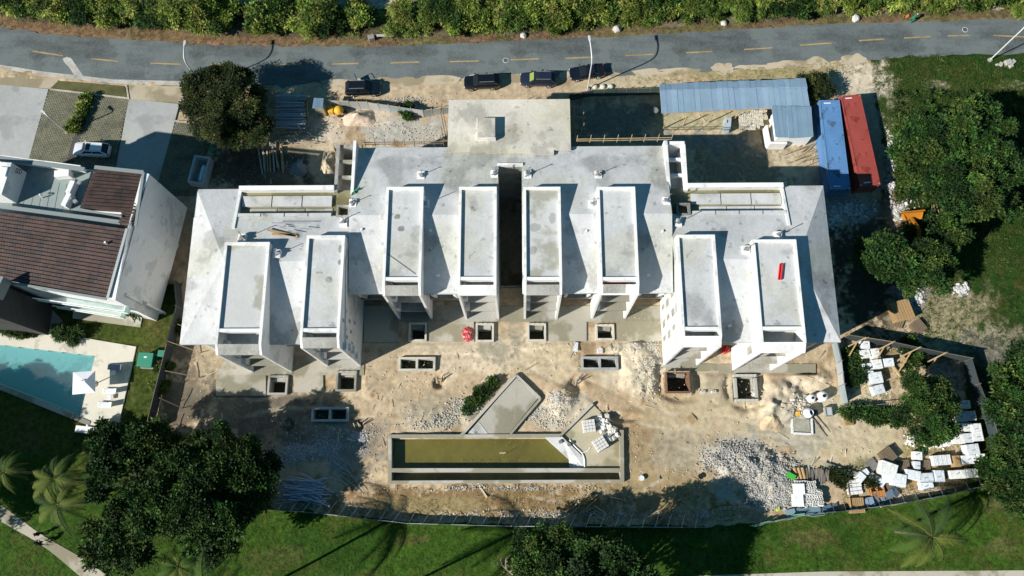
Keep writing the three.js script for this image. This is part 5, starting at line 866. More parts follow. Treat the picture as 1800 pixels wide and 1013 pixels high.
{ // orange crate, yellow board, timber frame
  const p = P(1540, 866), t = thing('timber_crate', 'open orange timber crate with slats by the south fence', 'crate', [p.x, 0, p.z], .15);
  for (let i = 0; i < 5; i++) mesh('slat', box(-.75 + i * .3, -.5 + i * .3, .5, .54, -.15, .55), mt.woodOrange, t); for (const [a, b, c, d] of [[-.8, .8, .55, .62], [-.8, .8, -.62, -.55], [-.8, -.73, -.55, .55], [.73, .8, -.55, .55], [-.04, .03, -.55, -.1]]) mesh('side_rail', box(a, b, 0, .62, c, d), mt.woodOrange, t);
  const q = P(1683, 811, .9), s = thing('timber_board', 'yellow board pack standing between two white packs', 'board', [q.x, 0, q.z], .05); mesh('board_face', rbox(V(0, .45, 0), .75, .9, 1.3, .03), mt.wood, s); mesh('edge_strip', box(-.2, -.16, .9, .915, -.6, .6), mt.woodPale, s);
  const q2 = P(1658, 809, .8), w = thing('slab_stack', 'row of upright white slabs left of the yellow board', 'slab stack', [q2.x, 0, q2.z], .07); for (let i = 0; i < 12; i++) mesh('slab', rbox(V(-1.05 + i * .17, .42 + (i % 3) * .02, 0), .13, .84, 1.15, .015), mt.wrap, w);
  const q3 = P(1588, 645, .4), f = thing('crate_frame', 'tilted grey timber frame on the weeds right of the pale group', 'frame', [q3.x, 0, q3.z], .55); for (const [a, b, c, d] of [[-1.1, 1.1, .85, 1.05], [-1.1, 1.1, -1.05, -.85], [-1.1, -.9, -.85, .85], [.9, 1.1, -.85, .85]]) mesh('rail', box(a, b, .15, .5, c, d), mt.woodPale, f);
  const q4 = P(1503, 857, .8), bs = thing('block_stack', 'strapped white block stack on a dark pallet by the corner rail', 'block stack', [q4.x, 0, q4.z], .1); for (let i = 0; i < 3; i++) for (let j = 0; j < 4; j++) for (let k = 0; k < 2; k++) mesh('block', rbox(V(-.55 + i * .55 + (j % 2) * .04, .32 + k * .3, -.66 + j * .42), .5, .27, .37, .02), mt.blockWhite, bs); mesh('pallet_base', box(-.9, .9, 0, .15, -.95, .85), mt.woodOld, bs);
  const r1 = thing('corner_rail', 'thin tan L-shaped rail around the strapped block stack', 'rail', P(1492, 850).setY(0)); partW('rail', [bar(P(1490, 850, .9), P(1496, 896, .9), .07), bar(P(1490, 850, .9), P(1506, 842, 1.1), .07), bar(P(1497, 850, .5), P(1501, 900, .5), .06)], mt.woodPale, r1); partW('post', [bar(P(1490, 850, 0), P(1490, 850, .9), .07), bar(P(1496, 896, 0), P(1496, 896, .9), .07)], mt.woodPale, r1);
  const pk = thing('timber_plank', 'long pale plank lying from the dark sheets to the round white sack', 'plank', P(1478, 823).setY(0)); partW('plank_body', bar(P(1449, 816, .3), P(1506, 834, .35), .5, .06), mt.slabC, pk);
  const lg = thing('log_bundle', 'three brown logs beside the rubble heap', 'logs', P(1403, 831).setY(0)); for (let i = 0; i < 3; i++) partW('log', bar(P(1396 + i * 7, 822, .35), P(1403 + i * 6, 842, .3), .42, .42, true), mt.wood, lg);
  const gn = thing('green_tub', 'bright green tub at the right edge of the rubble', 'tub', P(1391, 837).setY(0)); partW('tub_body', rbox(P(1391, 837, .5), .95, .5, .55, .1, -.5), M(.04, .32, .03), gn); partW('rim', rbox(P(1391, 837, .76), 1.05, .06, .65, .02, -.5), M(.05, .38, .04), gn);
  const ds = thing('sheet_stack', 'dark leaning sheets and battens below the sandy ground', 'sheets', P(1430, 830).setY(0)), rg = rng(8); for (let i = 0; i < 14; i++) partW('batten', bar(P(1418 + i * 3.2, 822 + rg() * 6, .2 + rg() * .5), P(1420 + i * 3.0, 846 + rg() * 8, .15 + rg() * .4), .16, .05), i % 3 ? mt.rawDark : mt.woodOld, ds);
  const bt = thing('blue_tarp', 'crumpled blue-grey sheet heap on the lawn side below the orange crate', 'sheet', P(1555, 874).setY(0)); partW('fold', [...Array(7)].map((_, i) => obox(P(1520 + i * 9, 886 - i * 3.4, .3 + rg() * .4), .95, .05, 1.0, rg() * .7, rg() * .8 - .2, rg() - .5)), M(.14, .19, .26, { roughness: .5 }), bt);
  const bt2 = thing('blue_tarp', 'long blue-grey sheet strip between the white block heap and the green sheets', 'sheet', P(1430, 897).setY(0)); partW('fold', [...Array(8)].map((_, i) => obox(P(1390 + i * 11, 902 - i * 1.2, .25 + rg() * .3), 1.1, .04, .8, rg() * .6, rg() * .7 - .2, rg() * .6 - .3)), M(.13, .20, .24, { roughness: .5 }), bt2);
}
// heaps of hollow blocks: each block with its two holes
const hollow = (() => { const s = new THREE.Shape(); s.moveTo(-.2, -.1); s.lineTo(.2, -.1); s.lineTo(.2, .1); s.lineTo(-.2, .1); for (const c of [-.095, .095]) { const h = new THREE.Path(); h.moveTo(c - .065, -.062); h.lineTo(c + .065, -.062); h.lineTo(c + .065, .062); h.lineTo(c - .065, .062); s.holes.push(h); } const g = new THREE.ExtrudeGeometry(s, { depth: .2, bevelEnabled: false }); g.translate(0, 0, -.1); return prep(g); })();
function blockHeap(name, label, list, mats, scale = 1) {
  const o = list[0], t = thing(name, label, 'block heap', [o[0], 0, o[2]]);
  list.forEach(([x, y, z, rx, ry, rz, k]) => { const m = new THREE.Mesh(hollow, mats[(k || 0) % mats.length]); m.name = 'block'; m.position.set(x - o[0], y, z - o[2]); m.rotation.set(rx, ry, rz, 'YXZ'); m.scale.setScalar(scale); m.castShadow = m.receiveShadow = true; t.add(m); }); return t;
}
{
  const rg = rng(12), W2 = [M(.70, .69, .66, { map: Tx.plaster }), M(.64, .63, .60, { map: Tx.plaster })], big = [];
  const gridHeap = (poly, step, h, seed, lim) => { const L = [], r2 = rng(seed), w = plan(poly, h * .5), xs = w.map(q => q[0]), zs = w.map(q => q[1]); for (let z = Math.min(...zs); z < Math.max(...zs); z += step * .55) for (let x = Math.min(...xs); x < Math.max(...xs); x += step * 1.06) if (inPoly(x, z, w) && L.length < lim) L.push([x + (r2() - .5) * .12, h * (.6 + .5 * fbm(x * .9 + seed, z * .9, 3)) + r2() * .1, z + (r2() - .5) * .1, -Math.PI / 2 + (r2() - .5) * (r2() < .2 ? 1.4 : .3), (r2() - .5) * (r2() < .2 ? 1.2 : .25), (r2() - .5) * .2, Math.floor(r2() * 2)]); return L; };
  const h1 = gridHeap([[1398, 846], [1424, 843], [1440, 862], [1446, 890], [1420, 892], [1394, 888]], .58, .8, 3, 240);
  blockHeap('block_heap', 'heap of white hollow blocks stacked by the rubble, lower right', h1, W2, 1.42);
  const cl = thing('concrete_slab_pile', 'pair of smooth white slabs at the left side of the white block heap', 'slabs', P(1402, 870).setY(0)); partW('slab', obox(P(1404, 860, .86), 1.3, .3, 1.2, 0, 0, .2), mt.wrap, cl); partW('slab', obox(P(1402, 880, .80), 1.3, .3, 1.4, 0, 0, .15), mt.wrap, cl);
  const h2 = gridHeap([[1302, 200], [1345, 195], [1346, 212], [1335, 226], [1318, 232], [1296, 230], [1294, 212]], .50, .9, 5, 230);
  blockHeap('block_heap', 'heap of cream hollow blocks beside the open shed', h2, [M(.70, .66, .57, { map: Tx.plaster }), M(.62, .58, .50, { map: Tx.plaster })], 1.2);
  const h3 = gridHeap([[1270, 890], [1300, 888], [1302, 910], [1246, 918], [1245, 902]], .46, .5, 6, 70);
  blockHeap('block_heap', 'mossy yellowish hollow blocks in the shade of the south fence', h3, [M(.42, .40, .18, { map: Tx.raw }), M(.45, .43, .33, { map: Tx.raw })]);
  // two broken cubes of blocks on the platform
  for (const [cx, cy, ang, l] of [[1036, 749, .12, 'upper broken pack of white blocks on the basin platform'], [1056, 780, .55, 'lower broken pack of white blocks on the basin platform']]) {
    const p = P(cx, cy, .9), t = thing('block_pack', l, 'block pack', [p.x, .12, p.z], ang), r2 = rng(cx);
    for (let i = 0; i < 4; i++) for (let j = 0; j < 4; j++) for (let k = 0; k < 3; k++) { const m = mesh('block', rbox(V(0, 0, 0), .34, .32, .34, .03), k % 2 ? W2[0] : W2[1], t); m.position.set(-.6 + i * .37, .2 + k * .33, -.55 + j * .37); m.rotation.y = (r2() - .5) * .12; }
    for (let k = 0; k < 26; k++) { const m = mesh('block', rbox(V(0, 0, 0), .42, .38, .5, .03), r2() < .4 ? mt.block : W2[k % 2], t); m.position.set(.95 + r2() * 1.5, .18 + r2() * .25, -1.1 + r2() * 1.5); m.rotation.set(r2() * 2, r2() * 3, r2()); }
  }
  for (const [x, y, l] of [[1236, 689, 'single hollow block on the sand right of the brown formwork, left one'], [1255, 689, 'single hollow block on the sand between formwork and block pit, right one']]) { const p = P(x, y, .25), t = thing('hollow_block', l, 'block', [p.x, .03, p.z], .1); const m = new THREE.Mesh(hollow, mt.blockWhite); m.name = 'block_body'; m.rotation.x = -Math.PI / 2; m.position.y = .15; m.scale.setScalar(1.35); t.add(m); const c = mesh('mortar_cap', box(-.25, -.1, .27, .30, -.1, .1), mt.slabC, t); }
}
// ---------------------------------------------------------------- rubble, gravel, stones
const stoneG = (() => { const g = new THREE.IcosahedronGeometry(1, 1), p = g.attributes.position; for (let i = 0; i < p.count; i++) { const x = p.getX(i), y = p.getY(i), z = p.getZ(i), k = .72 + .55 * fbm(x * 1.3 + 5, y * 1.3 + z * 1.7 + 9, 2); p.setXYZ(i, x * k, y * k * .75, z * k); } g.computeVertexNormals(); return g; })();
const pebG = (() => { const g = new THREE.IcosahedronGeometry(1, 0); g.scale(1, .65, .85); return g; })();
function scatter(name, label, category, mat, g, list, group) {
  const m = new THREE.InstancedMesh(g, mat, list.length), d = new THREE.Object3D(), c = new THREE.Color();
  list.forEach(([x, y, z, s, col, sy], i) => { d.position.set(x, y, z); d.rotation.set(R() * 6.3, R() * 6.3, R() * 6.3); if (sy) d.rotation.set((R() - .5) * .6, R() * 6.3, (R() - .5) * .6); d.scale.set(s * (.7 + R() * .6), s * (sy || .9), s * (.7 + R() * .6)); d.updateMatrix(); m.setMatrixAt(i, d.matrix); m.setColorAt(i, c.setRGB(...col)); });
  m.name = numbered(name); m.castShadow = m.receiveShadow = true; m.userData.kind = 'stuff'; m.userData.label = label; m.userData.category = category; scene.add(m); return m;
}
const white = new THREE.MeshStandardMaterial({ roughness: .9 });
{
  R = rng(101); const peb = [];
  for (let k = 0; k < 9500; k++) { const px = rr(330, 1760), py = rr(590, 915); if (regionAt(px, py) !== 'ground' || hard.some(h => inPoly(px, py, h))) continue; const p = P(px, py); const dens = fbm(p.x * .3 + 50, p.z * .3, 4); if (R() > sm(.40, .62, dens) * .95 + .12) continue; const s = .035 + .09 * Math.pow(R(), 3), v = .34 + R() * .28; peb.push([p.x, groundHeight(p.x, p.z) + s * .3, p.z, s, [v, v * .88, v * .68]]); }
  for (let k = 0; k < 5000; k++) { const px = rr(380, 1440), py = rr(165, 335); const p = P(px, py), v = .22 + R() * .3; if (hard.some(h => inPoly(px, py, h))) continue; const s = .03 + .08 * Math.pow(R(), 3); peb.push([p.x, groundHeight(p.x, p.z) + s * .3, p.z, s, [v, v * .9, v * .74]]); }
  scatter('pebbles', 'loose pale pebbles strewn over the sandy ground of the site', 'pebbles', white, pebG, peb);
  const field = (polys, n, s0, s1, tone, lift = .1) => { const L = []; let guard = 0; while (L.length < n && guard++ < n * 30) { const pl = polys[Math.floor(R() * polys.length)], px = pl[0] + (R() + R() + R() - 1.5) / 1.5 * pl[2], py = pl[1] + (R() + R() + R() - 1.5) / 1.5 * pl[3], p = P(px, py); if (R() > sm(.34, .58, fbm(p.x * .8 + 3, p.z * .8, 3)) + .1) continue; const s = s0 + (s1 - s0) * Math.pow(R(), 2.5), v = tone[0] + R() * tone[1]; L.push([p.x, groundHeight(p.x, p.z) + R() * lift, p.z, s, [v, v * tone[2], v * tone[3]]]); } return L; };
  scatter('rubble', 'wide field of broken white rubble right of the water basin', 'rubble', white, stoneG, field([[1290, 805, 80, 38], [1330, 835, 80, 42], [1365, 860, 70, 46], [1370, 820, 50, 26], [1350, 880, 50, 18]], 13000, .03, .115, [.24, .27, .98, .91], .2));
  scatter('gravel', 'blue-grey gravel patch in the tree shade left of the basin', 'gravel', white, pebG, field([[570, 785, 100, 45], [530, 800, 60, 35], [620, 770, 60, 30]], 3400, .04, .13, [.24, .3, 1.02, 1.05], .05));
  scatter('rubble', 'pale broken stones beside the weeds left of the diamond platform', 'rubble', white, stoneG, field([[815, 715, 45, 40], [760, 740, 70, 22], [845, 690, 18, 20]], 1600, .03, .12, [.36, .24, .95, .82]));
  scatter('rubble', 'pale broken stones right of the diamond platform', 'rubble', white, stoneG, field([[965, 735, 55, 26], [985, 705, 30, 25]], 1800, .025, .10, [.40, .24, .95, .84]));
  scatter('rubble', 'stones heaped between the planter box and the right wing', 'rubble', white, stoneG, field([[1135, 660, 34, 55], [1115, 610, 50, 14], [1150, 620, 16, 40]], 2200, .025, .11, [.40, .26, .94, .8]));
  scatter('rubble', 'stony edge below the basin and dry grass strip', 'rubble', white, stoneG, field([[890, 858, 230, 7], [1000, 905, 260, 12], [1250, 905, 60, 14]], 2200, .03, .13, [.26, .30, .94, .82]));
  scatter('rubble', 'pale rubble in the shadow below the two containers', 'rubble', white, stoneG, field([[1500, 372, 50, 30], [1470, 385, 26, 26], [1590, 375, 26, 26], [1565, 300, 12, 90]], 1700, .05, .28, [.28, .32, .98, .94]));
  scatter('rubble', 'bright stones among the weeds left of the block yard', 'rubble', white, stoneG, field([[1608, 770, 22, 22], [1648, 780, 30, 10], [1640, 765, 20, 14]], 520, .06, .22, [.55, .25, .98, .9]));
  scatter('rubble', 'grey concrete rubble behind the pallets on the bare ground', 'rubble', white, stoneG, field([[1608, 525, 22, 24], [1690, 510, 18, 12]], 420, .06, .3, [.36, .26, 1, .98]));
  scatter('rubble', 'small stones around the yard north of the left wing', 'rubble', white, stoneG, field([[560, 215, 60, 24], [720, 175, 60, 8], [700, 230, 80, 20], [520, 300, 60, 30]], 900, .025, .10, [.34, .26, .95, .86]));
  scatter('rubble', 'loose blocks and stones in front of the sixth tower', 'rubble', white, stoneG, field([[1120, 553, 18, 12], [1106, 580, 22, 12], [1405, 715, 40, 30], [1330, 690, 12, 16]], 520, .04, .16, [.34, .34, .96, .86]));
}
{ // timber offcuts and scraps strewn about
  R = rng(303); const L = []; const one = new THREE.BoxGeometry(1, .05, .09);
  for (let k = 0; k < 420; k++) { const px = rr(340, 1600), py = R() < .25 ? rr(175, 330) : rr(590, 905); if (regionAt(px, py) !== 'ground' || hard.some(h => inPoly(px, py, h))) continue; const p = P(px, py), v = .25 + R() * .4; L.push([p.x, groundHeight(p.x, p.z) + .04, p.z, .35 + R() * R() * 1.6, [v, v * .85, v * .62], 1]); }
  scatter('timber_offcuts', 'timber offcuts and scraps strewn over the site ground', 'debris', white, one, L);
}
// boulders by the road
[[920, 64, .5, 'white boulder on the north verge above the ribbed-roof car'], [1084, 53, .62, 'pale boulder on the north verge right of the street lamp head'], [1272, 42, .5, 'white boulder on the north verge above the open shed'], [1503, 34, .62, 'grey-white flat boulder on the north verge near the bending person']].forEach(([x, y, s, l]) => { const p = P(x, y), m = mesh('boulder', (() => { const g = stoneG.clone(); g.scale(s, s, s * .9); return g; })(), M(.56, .55, .53, { map: Tx.raw, bump: .03 }), scene); m.position.set(p.x, s * .35, p.z); m.rotation.y = x; tag(m, l, 'boulder'); });
// sand and spoil heaps
function heap(name, label, cat, px, py, rx, rz, h, mat, seed) { const p = P(px, py), g = new THREE.CircleGeometry(1, 48, 0, 6.2832), n = 18, m = 40, pos = []; const at = (i, j) => { const r = i / n, a = j / m * 6.2832, k = 1 + (fbm(Math.cos(a) * 1.5 + seed, Math.sin(a) * 1.5, 3) - .5) * .9, x = Math.cos(a) * r * rx * k, z = Math.sin(a) * r * rz * k; return [x, h * Math.pow(1 - r, 1.15) * (.8 + .5 * fbm(x * 1.2 + seed, z * 1.2, 4)) + (i < n ? (fbm(x * 4, z * 4 + seed, 2) - .5) * .12 : -.1), z]; }; for (let i = 0; i < n; i++) for (let j = 0; j < m; j++) { const a = at(i, j), b = at(i, j + 1), c = at(i + 1, j + 1), d = at(i + 1, j); pos.push(...a, ...c, ...d, ...a, ...b, ...c); } const q = new THREE.BufferGeometry(); q.setAttribute('position', new THREE.Float32BufferAttribute(pos, 3)); const o = mesh(name, toCreasedNormals((q.computeVertexNormals(), q), 1.2), mat); o.position.set(p.x, 0, p.z); return tag(o, label, cat); }
const sandM = M(.60, .51, .37, { map: Tx.raw, bump: .02 }), pink = M(.62, .50, .40, { map: Tx.raw, bump: .02 }), spoil = M(.17, .12, .085, { map: Tx.raw, bump: .05 });
heap('sand_heap', 'pinkish sand heap beside the cement mixer', 'sand heap', 632, 208, 2.2, 1.3, 1.3, pink, 3); heap('sand_heap', 'sand heap against the stair bay wall, half in shade', 'sand heap', 577, 292, 1.3, 2.0, 1.6, sandM, 8); heap('spoil_heap', 'dark earth heap in the shaded north yard', 'spoil heap', 490, 315, 2.2, 1.4, .9, spoil, 11); heap('gravel_heap', 'small blue-grey gravel cone in the shaded north yard', 'gravel heap', 524, 296, 1.2, 1.2, .9, M(.26, .28, .30, { map: Tx.raw, bump: .05 }), 14);
heap('sand_heap', 'pale sand heap with dark hollows right of the block pit', 'sand heap', 1372, 712, 2.4, 1.7, 1.0, sandM, 17); heap('sand_heap', 'tan sand heap next to the water tanks', 'sand heap', 1355, 735, 1.6, 1.8, .9, M(.56, .44, .29, { map: Tx.raw, bump: .02 }), 21);
// ---------------------------------------------------------------- tanks, mixers, tubs
function tank(label, px, py, r, h) { const p = P(px, py), t = thing('water_tank', label, 'water tank', [p.x, 0, p.z], .4); const pts = [[.001, 0], [r, 0], [r, h * .12], [r * .97, h * .3], [r, h * .5], [r * .97, h * .7], [r, h * .82], [r * .7, h * .95], [r * .32, h], [.001, h]].map(([a, b]) => new THREE.Vector2(a, b)); mesh('tank_body', new THREE.LatheGeometry(pts, 26), M(.78, .78, .76, { roughness: .4 }), t); mesh('lid', cyl(V(0, h - .02, 0), r * .33, r * .3, .1, 18), mt.black, t); return t; }
tank('large white water tank with a black lid in front of the grey panels', 1441, 699, .62, 1.45); { const t = tank('small white tank with two black openings left of the large water tank', 1423, 702, .5, 1.1); mesh('fill_cap', cyl(V(.35, .9, .3), .2, .2, .14, 14), mt.black, t); }
{
  const p = P(1415, 728), t = thing('cement_mixer', 'white cement mixer with a yellow drawbar above the mortar tub', 'cement mixer', [p.x, 0, p.z], .05);
  mesh('drum', (() => { const g = new THREE.LatheGeometry([[.001, 0], [.35, .02], [.62, .35], [.6, .7], [.36, 1.05], [.30, 1.05], [.28, .9]].map(([a, b]) => new THREE.Vector2(a, b)), 24); g.rotateZ(-.5); g.translate(-.2, .55, 0); return g; })(), mt.wrap, t); mesh('drawbar', bar(V(-.7, .5, 0), V(-2.1, .35, .05), .12), mt.yellow, t); mesh('yoke', rbox(V(-1.0, .55, -.05), .5, .3, .5, .05), mt.yellow, t); mesh('engine_box', rbox(V(.95, .5, 0), .65, .7, .7, .06), mt.dark, t); for (const z of [-.55, .55]) mesh('wheel', (() => { const g = new THREE.CylinderGeometry(.28, .28, .16, 16); g.rotateX(Math.PI / 2); g.translate(.3, .28, z); return g; })(), mt.rubber, t);
  const b = P(1409, 748), m = thing('mortar_tub', 'square mortar bed edged with white hollow blocks below the cement mixer', 'mortar tub', [b.x, 0, b.z], -.05); mesh('mortar', rbox(V(0, .1, 0), 1.9, .2, 1.5, .06), M(.36, .36, .30, { map: Tx.raw, roughness: .6 }), m); const put = (x, z, r) => { const q = new THREE.Mesh(hollow, mt.blockWhite); q.name = 'block'; q.position.set(x, .14, z); q.rotation.y = r; q.scale.setScalar(1.2); q.castShadow = true; m.add(q); }; for (let k = 0; k < 4; k++) { put(-1.15, -.7 + k * .5, 1.57); put(1.15, -.7 + k * .5, 1.57); if (k < 4) put(-.75 + k * .5, 1.0, 0); }
  const g = P(1457, 724, .7), gb = thing('site_box', 'open grey box standing on the sand left of the shrubs', 'box', [g.x, 0, g.z], .04); for (const [x0, x1, z0, z1] of [[-.4, -.33, -.55, .55], [.33, .4, -.55, .55], [-.33, .33, -.55, -.48], [-.33, .33, .48, .55]]) mesh('side', box(x0, x1, 0, .75, z0, z1), mt.raw, gb); mesh('lid_sheet', box(-.32, .32, .6, .64, -.47, .47), mt.panelGrey, gb);
  const y = P(598, 200), ym = thing('cement_mixer', 'yellow cement mixer with a square hopper beside the tin-roofed hut', 'cement mixer', [y.x, 0, y.z]); mesh('drum', (() => { const g = new THREE.SphereGeometry(.62, 22, 14); g.scale(1, .95, 1); g.translate(0, .95, 0); return g; })(), mt.yellow, ym); mesh('drum_ring', (() => { const g = new THREE.TorusGeometry(.6, .06, 8, 26); g.rotateX(Math.PI / 2.4); g.translate(0, .98, 0); return g; })(), mt.yellow, ym); mesh('hopper', rbox(V(-1.05, .75, -.1), .7, .8, .9, .08), mt.yellow, ym); mesh('motor', rbox(V(.8, .5, .1), .4, .5, .5, .05), mt.dark, ym); for (const z of [-.5, .5]) mesh('wheel', (() => { const g = new THREE.CylinderGeometry(.3, .3, .14, 16); g.rotateX(Math.PI / 2); g.translate(0, .3, z); return g; })(), mt.rubber, ym);
}
// ---------------------------------------------------------------- excavator
{
  const p = P(1598, 402), t = thing('excavator', 'orange excavator half hidden under the trees right of the rubble', 'excavator', [p.x, 0, p.z], 0), or = M(.50, .19, .012, { map: Tx.rust, roughness: .6 });
  mesh('bucket', [slab([V(-1.2, 1.5, -1.5), V(1.3, 1.5, -1.7), V(1.1, 1.0, -.9), V(-.9, 1.0, -.8)], .12), bar(V(-1.35, 1.5, -1.6), V(1.5, 1.5, -1.85), .16, .35), bar(V(-1.2, 1.2, -1.5), V(-.9, 1.0, -.8), .1, .6), bar(V(1.3, 1.2, -1.7), V(1.1, 1.0, -.9), .1, .6)], or, t); mesh('stick', [bar(V(-.2, 1.3, -.9), V(.1, 2.2, .9), .34, .3), bar(V(-.4, 1.25, -.9), V(-.6, 1.5, 0), .14)], or, t); mesh('boom', bar(V(.1, 2.2, .9), V(.2, 1.5, 3.0), .4, .36), or, t);
  mesh('house', rbox(V(.5, 1.5, 3.6), 2.2, 1.2, 2.4, .12), or, t); const cab = mesh('cab', rbox(V(-.2, 2.0, 2.8), .95, 1.5, 1.3, .1), mt.dark, t); mesh('cab_roof', rbox(V(-.2, 2.8, 2.8), 1.0, .1, 1.35, .04), or, cab); for (const x of [-.7, 1.5]) { const tr = mesh('track', rbox(V(x, .45, 3.4), .55, .85, 3.2, .35, 0, 0, 0, 4), mt.rubber, t); } mesh('counterweight', rbox(V(.5, 1.4, 4.8), 2.2, 1.0, .6, .15), or, t);
}
// ---------------------------------------------------------------- pipes, timber, odds and ends
function bundle(name, label, cat, px, py, n, len, spread, mats, turn, seed, h = .5, th = .07) { const p = P(px, py), t = thing(name, label, cat, [p.x, 0, p.z]), rg = rng(seed); for (let i = 0; i < n; i++) { const a = turn + (rg() - .5) * spread, L = len * (.55 + rg() * .6), c = V((rg() - .5) * len * .4 * Math.cos(turn) + (rg() - .5) * Math.sin(turn) * 3, .08 + rg() * h, (rg() - .5) * 2.6 * Math.cos(turn) + (rg() - .5) * len * .5 * Math.sin(turn)), d = V(Math.cos(a) * L / 2, (rg() - .5) * .25, Math.sin(a) * L / 2); mesh(cat === 'pipes' ? 'pipe' : 'bar', bar(c.clone().sub(d), c.clone().add(d), th, th, cat === 'pipes'), mats[i % mats.length], t); } return t; }
bundle('pipe_heap', 'tangled heap of pale blue plastic pipes at the south fence under the big trees', 'pipes', 540, 862, 80, 4.6, .7, [mt.pipe, M(.34, .40, .52), M(.46, .5, .55)], .15, 5, .9, .11);
bundle('pipe_heap', 'few thin pipes lying right of the pale pipe heap', 'pipes', 610, 832, 9, 3.2, .8, [mt.pipe], .6, 6, .2, .05);
bundle('timber_heap', 'boards lying in the shaded yard below the tree', 'timber', 478, 283, 12, 4.2, .25, [mt.woodPale, mt.slabC], 1.4, 7, .35, .17); bundle('timber_heap', 'pale battens with green strips in front of the pipe rack shed', 'timber', 528, 244, 22, 4.6, .2, [mt.woodPale, mt.slabC, M(.22, .36, .29)], .03, 8, .3, .1);
bundle('timber_heap', 'thin loose battens on the sand heap by the stair bay', 'timber', 588, 285, 10, 3.0, 1.2, [mt.woodPale], 1.3, 9, 1.7, .06); bundle('branch_heap', 'tangle of dry branches in the dark corner of the shaded yard', 'branches', 425, 290, 50, 3.6, 3, [mt.woodOld, mt.trunk], .5, 10, .8, .05); bundle('timber_heap', 'battens and a white sheet in the corner of the bright yard below the store room', 'timber', 1412, 268, 12, 3.0, .8, [mt.woodPale, mt.woodOld], -.4, 12, .5, .08);
bundle('branch_heap', 'bare grey driftwood branches above the hidden excavator', 'branches', 1636, 372, 9, 2.4, 1.6, [mt.woodPale], 1.3, 13, .9, .07); bundle('timber_heap', 'pale broken slats at the foot of the right shrubs by the east fence', 'timber', 1748, 712, 9, 1.8, .8, [mt.woodPale], .6, 14, .4, .08);
bundle('ladder_heap', 'pale trellis strips leaning by the yard fence corner left of the blue container', 'timber', 1416, 283, 9, 3.4, .12, [mt.woodPale], -.38, 15, .5, .06); bundle('timber_heap', 'loose stakes among the rubble below the south of the basin', 'timber', 1018, 900, 7, 3.2, .5, [mt.woodPale], -.6, 16, .4, .07); bundle('timber_heap', 'scattered sticks at the fence left of the mossy blocks', 'timber', 1150, 912, 9, 2.6, .5, [mt.woodOld, mt.woodPale], -.55, 17, .5, .06);
bundle('batten_pair', 'two brown battens lying on the sand right of the mortar bed', 'timber', 1449, 745, 2, 3.2, .15, [mt.woodOld], .95, 18, .1, .08);
